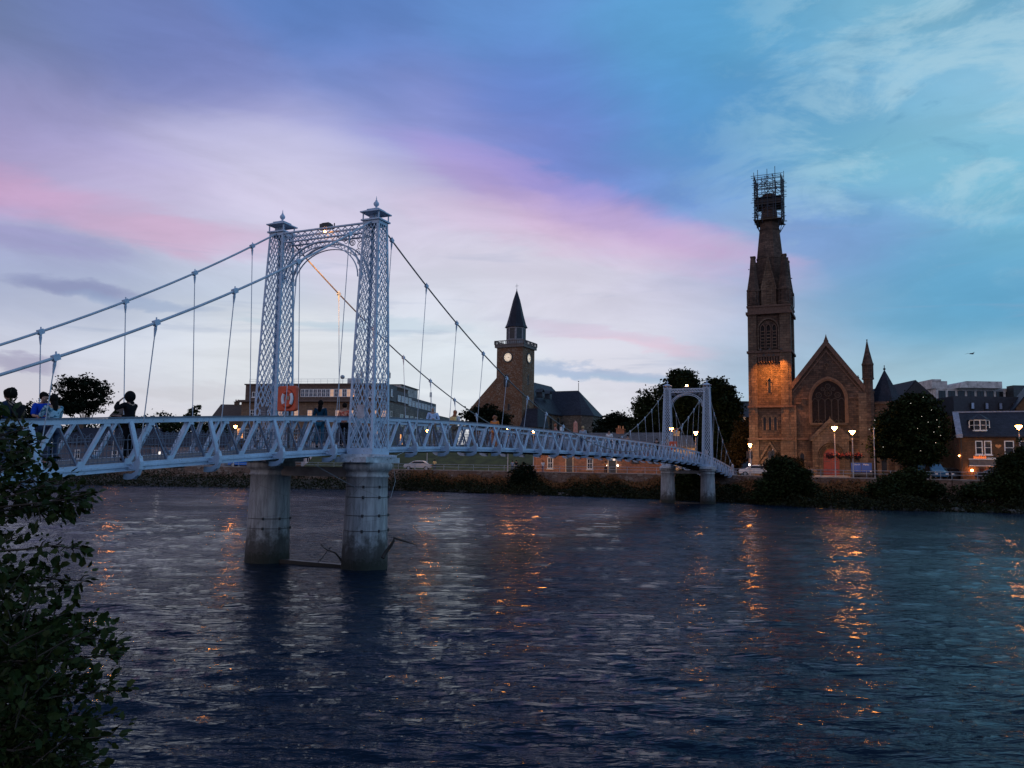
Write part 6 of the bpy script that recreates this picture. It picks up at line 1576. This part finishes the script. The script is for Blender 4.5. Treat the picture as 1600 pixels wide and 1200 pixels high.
    if hairstyle:
        m = MB(); c = P['hd1'].lerp(P['hd2'], .35)
        if hood:
            m.sphere((0, 0, 0), .135*k, 14, 10, 1.12); o = m.build('hood', top, t); o.location = c - Vector((0, .01*k, .0))
            skin_obj('hood_collar', [P['hd0']-Vector((0, .05, .0)), P['upc']], [(0, 1)], [.10*k, .12*k], top, t, 1)
        else:
            m.sphere((0, 0, 0), .100*k if hairstyle != 'bushy' else .128*k, 18, 12, 1.12 if hairstyle != 'bushy' else 1.0)
            hr = random.Random(len(label)); am = .05 if hairstyle != 'bushy' else .16; h1, h2 = hr.random()*6, hr.random()*6
            m.v = [tuple(c_*(1+am*math.sin(31*x_+h1+17*z_)*math.cos(27*y_+h2)+am*.6*math.sin(71*x_+59*z_+h2)) for c_ in (x_, y_, z_)) for (x_, y_, z_) in m.v]
            o = m.build('hair', hair, t); o.location = c - Vector((0, .028*k, -.012*k)) if hairstyle != 'cropped' else c - Vector((0, .022*k, -.0))
            if hairstyle == 'long':
                skin_obj('long_hair', [c-Vector((0, .03*k, 0)), c-Vector((0, .07*k, .16*k)), c-Vector((0, .10*k, .34*k))], [(0, 1), (1, 2)], [.085*k, .10*k, .06*k], hair, o.parent, 1)
    if bag:
        m = MB(); m.box(-.16*k, .16*k, -.30*k, -.12*k, 1.02*k, 1.42*k); o = m.build('backpack', bag, t); bv = o.modifiers.new('b', 'BEVEL'); bv.width = .05; bv.segments = 3
        m = MB()
        for s in (-1, 1): m.tube([(s*.12*k, -.14*k, 1.40*k), (s*.12*k, .0, 1.50*k), (s*.12*k, .13*k, 1.36*k), (s*.13*k, .10*k, 1.12*k), (s*.14*k, -.12*k, 1.05*k)], .014, 5)
        m.build('strap', bag, o)
    return t
def bt(px, y):      # span position whose image column is px, on the walkway line y
    r = ray(px, 660); q = r.x/r.y; B = ORG + Nv*y
    return (q*B.y - B.x)/(Av.x - q*Av.y)
BH = -AZ           # facing the far bank
def on_bridge(label, px, y, heading, **kw):
    t = bt(px, y); p = BW(t, y, zb(t)+.20); return person(label, p, heading, **kw)
on_bridge('bushy-haired person in navy with a black backpack at the far left of the bridge', 12, -.55, R(100), H=1.72, pose='rail', top=NAVY, hair=HAIRD, hairstyle='bushy', bag=BLK, near=True)
on_bridge('person in a royal blue shirt shading their eyes with one raised hand', 66, .15, R(-160)+AZ, H=1.68, pose='face', top=BLUEC, hairstyle='short', near=True)
on_bridge('person with long black hair in a teal patterned top beside the blue shirt', 84, -.50, R(60), H=1.62, pose='rail', top=PATT, hairstyle='long', near=True, lean=.10)
on_bridge('person in a black hooded jacket with one hand raised to the face', 203, -.80, R(75), H=1.68, pose='face', top=BLK, legs=BLK, hood=True, near=True, lean=.05)
on_bridge('person with long black hair in teal blue seen from behind between the near pylons', 500, .3, BH+.3, H=1.66, top=simple('dark_teal_cloth', (.012, .05, .085), .95, spec=.05), legs=TEAL, hairstyle='long')
on_bridge('person in a pink floral top and black trousers by the near right pylon', 538, .35, BH+.2, H=1.62, pose='bag', top=FLOR, legs=BLK, hairstyle='short')
on_bridge('bald person in a pale blue shirt standing with folded arms', 676, .2, R(180)+.2, H=1.76, pose='fold', top=LBL, legs=KHAKI, hairstyle=None)
on_bridge('person with red hair in white carrying a yellow backpack', 711, -.1, BH, H=1.66, pose='bag', top=WHC, legs=KHAKI, hair=HAIRR, hairstyle='long', bag=YELC)
on_bridge('person with ginger hair in an orange coat near the middle of the span', 773, .1, R(160), H=1.64, top=ORC, legs=ORC, hair=HAIRR, hairstyle='bushy')
on_bridge('person in a rose top turned towards the person in the white shirt', 868, .3, R(-90), H=1.68, pose='rail', top=simple('rose_cloth', (.45, .20, .16), .9), hairstyle='cropped', hair=HAIRR)
on_bridge('dark-haired person in a white shirt facing the person in rose', 878, -.3, R(70), H=1.72, pose='bag', top=WHC, legs=DENIM, hairstyle='short')
on_bridge('fair-haired person in a grey blue hooded top walking away', 911, 0, BH, H=1.74, pose='walk', top=GRC, hair=simple('fair_hair', (.40, .26, .12), .7), hairstyle='short')
on_bridge('dark-haired person in a white top walking towards the near bank', 952, 0, R(180)-AZ, H=1.76, pose='walk', top=WHC, hairstyle='short')
on_bridge('child in dark clothes just right of the white-topped person', 967, .2, R(180)-AZ, H=1.35, pose='walk', top=BLK)
on_bridge('person in a tan jacket walking two places behind the white-topped one', 981, .1, R(180)-AZ, H=1.62, pose='walk', top=KHAKI, hairstyle='short')
on_bridge('person in black walking near the far portal', 1026, .1, R(180)-AZ, H=1.74, pose='walk', top=BLK, legs=BLK)
def on_street(label, px, back, **kw):
    b = wallpt(px, back); return person(label, (b.x, b.y, ZS+.0), kw.pop('heading', 0), **kw)
on_street('person in white behind the riverside railing by the pink building', 843, 1.2, H=1.65, top=WHC)
on_street('person in orange behind the riverside railing under the middle of the span', 942, 1.2, H=1.65, top=ORC, legs=BLK)
on_street('left one of two dark figures by the railing near the dark round bush', 795, 1.2, H=1.6, top=GRC)
on_street('right one of two dark figures by the railing near the dark round bush', 801, 1.2, H=1.65, top=BLK)
on_street('person in yellow beside the silver car', 671, 1.5, H=1.6, top=YELC, pose='bag')

# ---------------- lifebuoy housings on the bridge
def lifebuoy(label, t0, y, face=-1):
    t = thing('lifebuoy_housing', label, 'lifebuoy', BW(t0, y, zb(t0)+.2), math.pi/2-AZ+ (0))
    m = MB(); m.tube([(.10, 0, 0), (.10, 0, 1.9)], .04, 6); m.build('post', DARKM, t)
    rr = [(.40*(1 if abs(math.cos(a)) > .707 else abs(math.cos(a))*1.414)*np.sign(math.cos(a)), 0) for a in ()]
    def rbox(w, h, r, n=6):
        out = []
        for cx_, cz_, a0 in ((w-r, h-r, 0), (-w+r, h-r, 90), (-w+r, -h+r, 180), (w-r, -h+r, 270)):
            for i in range(n+1): a = R(a0+90*i/n); out.append((cx_+r*math.cos(a), cz_+r*math.sin(a)))
        return out
    fr = lambda u, d, z: (-d, -u, 1.72+z)
    m = MB(); m.prism(rbox(.40, .44, .10), fr, -.06, .10); sh = m.build('housing', ORANGE, t); bv = sh.modifiers.new('b', 'BEVEL'); bv.width = .03; bv.segments = 2
    m = MB(); N = 36
    m.band([(.06+.27*math.cos(2*math.pi*i/N), -.02+.34*math.sin(2*math.pi*i/N)) for i in range(N+1)], [(.06+.255*math.cos(2*math.pi*i/N), -.02+.325*math.sin(2*math.pi*i/N)) for i in range(N+1)], fr, .10, .115); m.build('housing_rim', simple('dark_orange', (.25, .03, .015), .6) if 'dark_orange' not in MATS else MATS['dark_orange'], sh)
    tr_ = MB(); tr_.tube([fr(.06+.20*math.cos(a), .13, -.02+.26*math.sin(a)) for a in np.linspace(0, 2*math.pi, 28)], .052, 8); b = tr_.build('lifebuoy_ring', ORANGE, t)
    for a0 in (0, 180):
        tr_ = MB(); tr_.tube([fr(.06+.20*math.cos(R(a0+d)), .13, -.02+.26*math.sin(R(a0+d))) for d in np.linspace(-42, 42, 10)], .056, 8); tr_.build('white_band', WHL, b)
    m = MB(); m.prism([(.0, -.05), (.13, -.05), (.13, .08), (.0, .08)], fr, .101, .12); m.build('sticker', PATT if False else simple('sticker_print', (.35, .22, .16), .6, var=.8, vs=40), sh) if False else m.build('rope_bundle', simple('rope', (.35, .25, .18), .9, var=.6, vs=30) if 'rope' not in MATS else MATS['rope'], sh)
lifebuoy('orange lifebuoy in its orange housing beside the near left pylon', -.75, .80)
lifebuoy('orange lifebuoy in its housing beside the far left pylon', 60.3, HW-.75)

# ---------------- driftwood on the near right pier
dd = thing('driftwood_branch', 'bare dark branch caught on the right side of the near pier', 'branch', BW(0, -HW-.7, .9))
def DW(px, py, Y=27.0): return at(px, py, Y) - Vector(dd.location)
wood = simple('wet_branch', (.03, .024, .02), .8)
m = MB(); m.tube([DW(598, 872, 26.9), DW(603, 862), DW(611, 852), DW(614.5, 846), DW(616, 840.5), DW(624, 843), DW(634, 846), DW(643, 849), DW(652, 852)], [.07, .06, .05, .045, .04, .032, .028, .02, .012], 7)
m.tube([DW(633, 845.6), DW(633.5, 842.5)], [.012, .006], 5); m.tube([DW(650, 851), DW(651, 856)], [.014, .008], 5); m.tube([DW(616, 841), DW(614, 838.5)], [.02, .008], 5); m.build('wood', wood, dd)
d2 = thing('driftwood_twig', 'forked bare twigs rising from the water left of the near pier', 'branch', BW(-.3, -HW+.6, .1))
def D2(px, py, Y=27.4): return at(px, py, Y) - Vector(d2.location)
m = MB(); m.tube([D2(537, 882), D2(530, 871), D2(524, 864), D2(513, 860), D2(506, 856), D2(502, 850)], [.04, .035, .028, .022, .016, .008], 6)
m.tube([D2(517, 855), D2(512, 860), D2(505, 870), D2(495, 881)], [.012, .012, .012, .010], 5); m.tube([D2(502.5, 851), D2(501, 857)], [.012, .006], 5); m.build('wood', wood, d2)

# ---------------- trees
def ptree(name, label, px, pyb, Y, blobs_px, n, leaf, mat=None, clump=.5, trunk=.25, zb_=None, **kw):
    """blobs in picture pixels (x, y, rx, ry) at distance Y become real ellipsoids there"""
    z0 = zb_ if zb_ is not None else ZS
    base = Vector((at(px, 735, Y).x, Y, z0)); s = Y/F_PX; bl = []
    for (x, y, rx, ry) in blobs_px:
        c = at(x, y, Y) - base; dy = random.uniform(-.35, .35)*rx*s
        bl.append(((c.x, c.y+dy, c.z), (rx*s*.90, rx*s*.78, ry*s*.90)))
    top = max(b[0][2]+b[1][2] for b in bl)
    return tree(name, label, base, top, bl, n, leaf, mat, None, clump, trunk, **kw)
ptree('cypress_tree', 'round black layered evergreen tree left of the hooded person', 128, 0, 150, [(110,606,18,12),(130,600,22,13),(150,608,20,14),(100,625,14,12),(125,622,26,12),(158,626,14,10),(130,638,34,10),(105,640,20,8),(95,632,10,8)], 12000, .22, LEAFC, .55)
ptree('broadleaf_tree', 'small ragged tree with thin top sprigs above the left span', 303, 0, 150, [(302,640,7,6),(300,650,12,6),(310,636,4,3)], 700, .22, LEAFD, .3, .1)
ptree('low_tree', 'low dark tree at the left below the footbridge handrail', 255, 0, 146, [(-20,680,40,34),(30,684,34,30),(80,684,30,26),(130,680,34,22),(190,670,34,20),(240,668,34,20),(290,670,34,18),(335,674,26,18),(250,650,10,6),(20,705,50,14),(80,708,30,12)], 30000, .24, LEAFD, .6)
ptree('low_dark_tree', 'low dark tree behind the patterned top at the far left', 60, 0, 150, [(20,655,30,18),(60,650,22,20),(78,640,10,20)], 5000, .24, LEAFC, .5)
ptree('churchyard_yew', 'dark spreading yew at the foot of the clock tower', 757, 0, 150, [(735,650,17,9),(757,645,22,11),(780,653,18,10),(757,662,36,12)], 9000, .22, LEAFC, .5, zb_=6)
ptree('dark_round_tree', 'dark tree to the right of the old church transept', 960, 0, 150, [(945,664,15,13),(962,656,17,11),(978,662,14,12),(960,676,34,12)], 9000, .24, LEAFC, .55)
ptree('tall_tree', 'tallest dark tree standing behind the far portal', 1062, 0, 126, [(1062,600,24,20),(1052,612,20,18),(1080,610,22,20),(1062,640,32,30),(1045,650,24,24),(1075,665,34,34),(1070,590,14,10),(1056,586,10,7)], 30000, .22, LEAFD, .55, .5)
ptree('dense_tree', 'large dense dark tree right of the far portal', 1125, 0, 122, [(1125,612,22,18),(1140,630,16,22),(1110,630,22,24),(1128,655,28,32),(1140,690,22,32),(1115,700,30,30),(1118,600,14,9),(1150,640,8,16)], 30000, .22, LEAFD, .55, .5)
ptree('thin_crowned_tree', 'paler thin-crowned tree left of the far portal', 1012, 0, 130, [(1012,626,16,14),(1002,640,14,14),(1020,645,20,18),(1008,662,20,14),(1030,612,12,10),(1022,668,22,14),(1000,672,20,10)], 13000, .20, LEAFD, .6, .35)
ptree('rusty_tree', 'low rust-tinged tree by the foot of the tall church tower', 1155, 0, 112, [(1158,690,13,22),(1150,710,16,18),(1160,668,9,12),(1142,722,12,14)], 8000, .18, LEAFO, .45, .25)
ptree('leafy_street_tree', 'big round leafy tree between the church and the brick house', 1428, 0, 90, [(1432,632,24,15),(1408,640,20,16),(1396,662,22,20),(1454,650,18,20),(1428,672,38,30),(1388,692,20,20),(1466,684,16,22),(1376,704,12,10),(1418,620,9,6),(1425,702,34,26),(1382,672,12,12),(1472,664,8,12),(1446,622,8,6),(1450,708,20,18)], 36000, .17, LEAFB, .45, .35)
ptree('riverside_bush', 'dark rounded bush on the river wall in front of the tall tower', 1228, 0, 84, [(1222,738,22,18),(1206,760,20,20),(1240,756,24,20),(1252,742,11,9),(1214,724,12,8),(1232,728,9,7),(1262,768,14,12),(1190,772,14,10)], 24000, .13, LEAFB, .35, .1, zb_=.6, cat='bush')
ptree('round_bank_bush', 'dark round bush against the river wall beside the two dark figures', 817, 0, 107, [(817,745,19,19),(808,752,12,14),(828,754,12,14)], 9000, .14, LEAFC, .3, .08, zb_=.6, cat='bush')
ptree('wide_bank_bush', 'wide dark bush below the leafy street tree', 1400, 0, 80, [(1392,756,18,12),(1424,750,20,14),(1380,768,20,10),(1452,764,22,11),(1408,744,9,6),(1440,742,8,6),(1415,768,26,10),(1368,762,9,8)], 22000, .13, LEAFB, .35, .1, zb_=.5, cat='bush')
ptree('right_edge_bush', 'tall dark bush at the right edge in front of the brick house', 1582, 0, 78, [(1580,740,26,26),(1600,730,24,30),(1560,760,28,18),(1598,765,34,22),(1572,722,12,10),(1520,768,24,10)], 28000, .13, LEAFB, .35, .1, zb_=.5, cat='bush')
ptree('amber_lit_shrub', 'lamp-lit olive shrub beneath the tall church tower', 1222, 0, 96, [(1222,722,16,9),(1240,726,14,9),(1205,728,12,7)], 5000, .13, LEAFO, .3, .08, cat='shrub')
ptree('pier_side_shrub', 'dark shrub on the bank between the far piers', 1078, 0, 94, [(1072,745,16,14),(1085,756,18,14),(1062,758,14,12),(1140,768,20,10)], 10000, .13, LEAFB, .3, .08, zb_=.3, cat='shrub')
t = thing('fairy_lights', 'string of tiny white bulbs hung in the leafy street tree', 'fairy lights', at(1430, 680, 87.5)); m = MB(); rs = random.Random(4)
for (x, y) in [(1424,632),(1443,622),(1452,660),(1462,655),(1466,668),(1459,676),(1471,682),(1463,690),(1365,668),(1357,672),(1367,684),(1366,655),(1437,706),(1455,640),(1440,652),(1380,700),(1432,668)]:
    p = at(x+rs.uniform(-2, 2), y+rs.uniform(-2, 2), 86.6) - Vector(t.location); m.sphere(p, .026, 6, 4)
m.build('bulbs', TINY, t)

# ---------------- gull
p = at(1518, 553, 70); t = thing('gull', 'single dark gull gliding in the sky at the right', 'bird', p, R(10))
m = MB(); m.tube([(-.22, 0, 0), (-.1, 0, .02), (.1, 0, .02), (.2, 0, .03), (.27, 0, .02)], [.01, .05, .06, .035, .008], 8)
m.add([(-.06,.04,.03),(.08,.04,.03),(.05,.35,.12),(-.03,.36,.12),(-.09,.70,.06),(-.12,.68,.06)],[(0,1,2,3),(3,2,4,5)]); m.add([(-.06,-.04,.03),(.08,-.04,.03),(.05,-.35,.12),(-.03,-.36,.12),(-.09,-.70,.06),(-.12,-.68,.06)],[(0,1,2,3),(3,2,4,5)])
m.add([(-.2,.02,0),(-.2,-.02,0),(-.32,-.06,0),(-.32,.06,0)],[(0,1,2,3)]); m.build('body', simple('gull_feathers', (.06, .06, .07), .8), t)

# ---------------- foreground alder
def alder():
    Y0 = 4.2; base = Vector((-4.3, 4.3, 1.2))
    t = thing('alder_bush', 'dark leafy alder branches reaching in over the water at the left edge', 'bush', base)
    rs = random.Random(21); rn = np.random.default_rng(21)
    br = MB(); LP, LD = [], []
    def twig(pts, r0, dens, droop=.0, leafy=.25, side=1.0):
        pts = [Vector(p) for p in pts]; L = sum((b-a).length for a, b in zip(pts[:-1], pts[1:]))
        br.tube(pts, list(np.linspace(r0, .0025, len(pts))), 5)
        n = int(L*dens)
        for i in range(n):
            f = leafy + (1-leafy)*rs.random(); k = f*(len(pts)-1); j = min(int(k), len(pts)-2); p = pts[j].lerp(pts[j+1], k-j)
            d = (pts[j+1]-pts[j]).normalized(); o = Vector((rs.gauss(0, 1), rs.gauss(0, 1), rs.gauss(0, .8))).normalized()
            dr = (d*.7 + o*.9).normalized(); LP.append(p + o*rs.uniform(.0, .045)*side + dr*.02); LD.append(dr)
    # main limbs: (tip px, tip py, depth, root py)
    limbs = [(150,768,4.1,795,1),(135,778,4.15,800,1),(115,752,4.2,790,1),(128,858,4.0,860,1),(136,908,4.1,905,1),(125,918,4.15,915,1),(60,690,4.4,740,1),(45,668,4.5,700,1),(30,720,4.2,760,1),(80,735,4.3,770,1),(165,1000,4.0,1000,1),(150,975,4.2,990,1),(195,1022,3.9,1040,1),(192,1078,3.9,1075,1),
             (170,1120,3.9,1120,1),(180,1150,3.8,1150,1),(120,1000,4.1,1020,1),(100,960,4.2,960,1),(140,1060,4.0,1070,1),(90,1080,4.0,1090,1),(60,1010,4.1,1020,1),(130,1180,3.8,1190,1),(50,900,4.2,900,1),(30,838,4.2,850,1),(100,790,4.3,800,1),(50,1120,3.9,1130,1),(110,1130,3.9,1140,1),(70,1190,3.8,1200,1),(20,960,4.1,960,1),(150,1195,3.8,1210,1),(90,885,4.3,890,1)]
    for (px, py, Y, ry, _) in limbs:
        tip = at(px, py, Y); root = at(-70-rs.random()*40, ry+18, Y+.15)
        mid = root.lerp(tip, .5) + Vector((rs.uniform(-.03, .03), rs.uniform(-.12, .12), rs.uniform(-.02, .04)))
        q1 = root.lerp(mid, .5)+Vector((0, 0, .02)); q2 = mid.lerp(tip, .5)+Vector((0, 0, rs.uniform(-.02, .02)))
        main = [root, q1, mid, q2, tip]; low = py > 940; slim = 780 < py < 940
        twig([p-base for p in main], .008, 95 if low else 70, leafy=.2, side=.6)
        L = (tip-root).length
        for k in range(int(L*(7 if low else (5.5 if slim else 8)))):
            f = .15+.83*rs.random(); kk = f*4; j = min(int(kk), 3); p = main[j].lerp(main[j+1], kk-j)
            sc = ((1.05-f)*.26+.07)*(1 if low else (.42 if slim else .7))
            d = Vector((rs.uniform(.2, 1), rs.gauss(0, .6), rs.choice((-1, 1))*rs.uniform(.15, .75))).normalized()
            e = p + d*sc*rs.uniform(.6, 1.2)
            twig([p-base, p.lerp(e, .5)+Vector((0, 0, .01))-base, e-base], .004, 130, leafy=.1)
    # deep mass at the lower left
    for i in range(150):
        x = rs.uniform(-60, 110)*(.7+.3*rs.random()); y = rs.uniform(950, 1230); Y = rs.uniform(3.7, 4.9)
        if x > 45 + (y-950)*.2: continue
        p = at(x, y, Y)-base; d = Vector((rs.gauss(.3, .6), rs.gauss(0, .5), rs.gauss(.2, .5))).normalized()
        twig([p, p+d*.10, p+d*.22+Vector((0, 0, -.01))], .004, 150, leafy=0)
    for i in range(80):
        x = rs.uniform(-60, 48); y = rs.uniform(668, 950); Y = rs.uniform(4.0, 5.0)
        if 775 < y < 880 and rs.random() < .8: continue
        if x > 30 and y > 770: continue
        p = at(x, y, Y)-base; d = Vector((rs.gauss(.2, .6), rs.gauss(0, .5), rs.gauss(.1, .4))).normalized()
        twig([p, p+d*.08, p+d*.16], .004, 150, leafy=0)
    # leaf shape: broad, blunt alder leaf, folded a little on its midrib
    shape = [(0, 0, 0), (.20, .24, .05), (.46, .40, .07), (.72, .26, .05), (1.12, .04, .01), (1.08, -.05, .01), (.80, -.33, .05), (.50, -.30, .07), (.26, -.36, .05), (.5, 0, -.02), (.93, 0, -.01)]
    tri = [(0,1,9),(1,2,9),(2,3,10),(2,10,9),(3,4,10),(4,5,10),(5,6,10),(6,7,9),(6,9,10),(7,8,9),(8,0,9)]
    N = len(LP); P = np.array([tuple(p) for p in LP]); D = np.array([tuple(d) for d in LD])
    Nn = rn.normal(size=(N, 3))*.55 + np.array([0, -.25, .9]); S = np.cross(D, Nn); S /= np.linalg.norm(S, axis=1)[:, None]+1e-9; U_ = np.cross(S, D)
    sz = (.016 + .040*rn.random(N)**1.3)[:, None, None]; sh = np.array(shape)
    curl = rn.uniform(-1, 2.2, N)[:, None, None]
    V = P[:, None, :] + sz*(D[:, None, :]*sh[None, :, :1] + S[:, None, :]*sh[None, :, 1:2] + U_[:, None, :]*(sh[None, :, 2:3]*curl - .12*sh[None, :, :1]**2))
    Fq = (np.arange(N)[:, None, None]*len(shape) + np.array(tri)[None]).reshape(-1, 3)
    npmesh('leaves', V.reshape(-1, 3), Fq, LEAFN, t, 3)
    for z in (0, .25, .5): br.tube([(-.1-z*.1, 0, -1.0), (0, .05+z*.2, .2), (.1, .1, .9), (.15+z, .15, 1.9+z*.6)], [.06, .05, .035, .012], 7)
    br.build('branches', BARK, t)
    return N
alder()
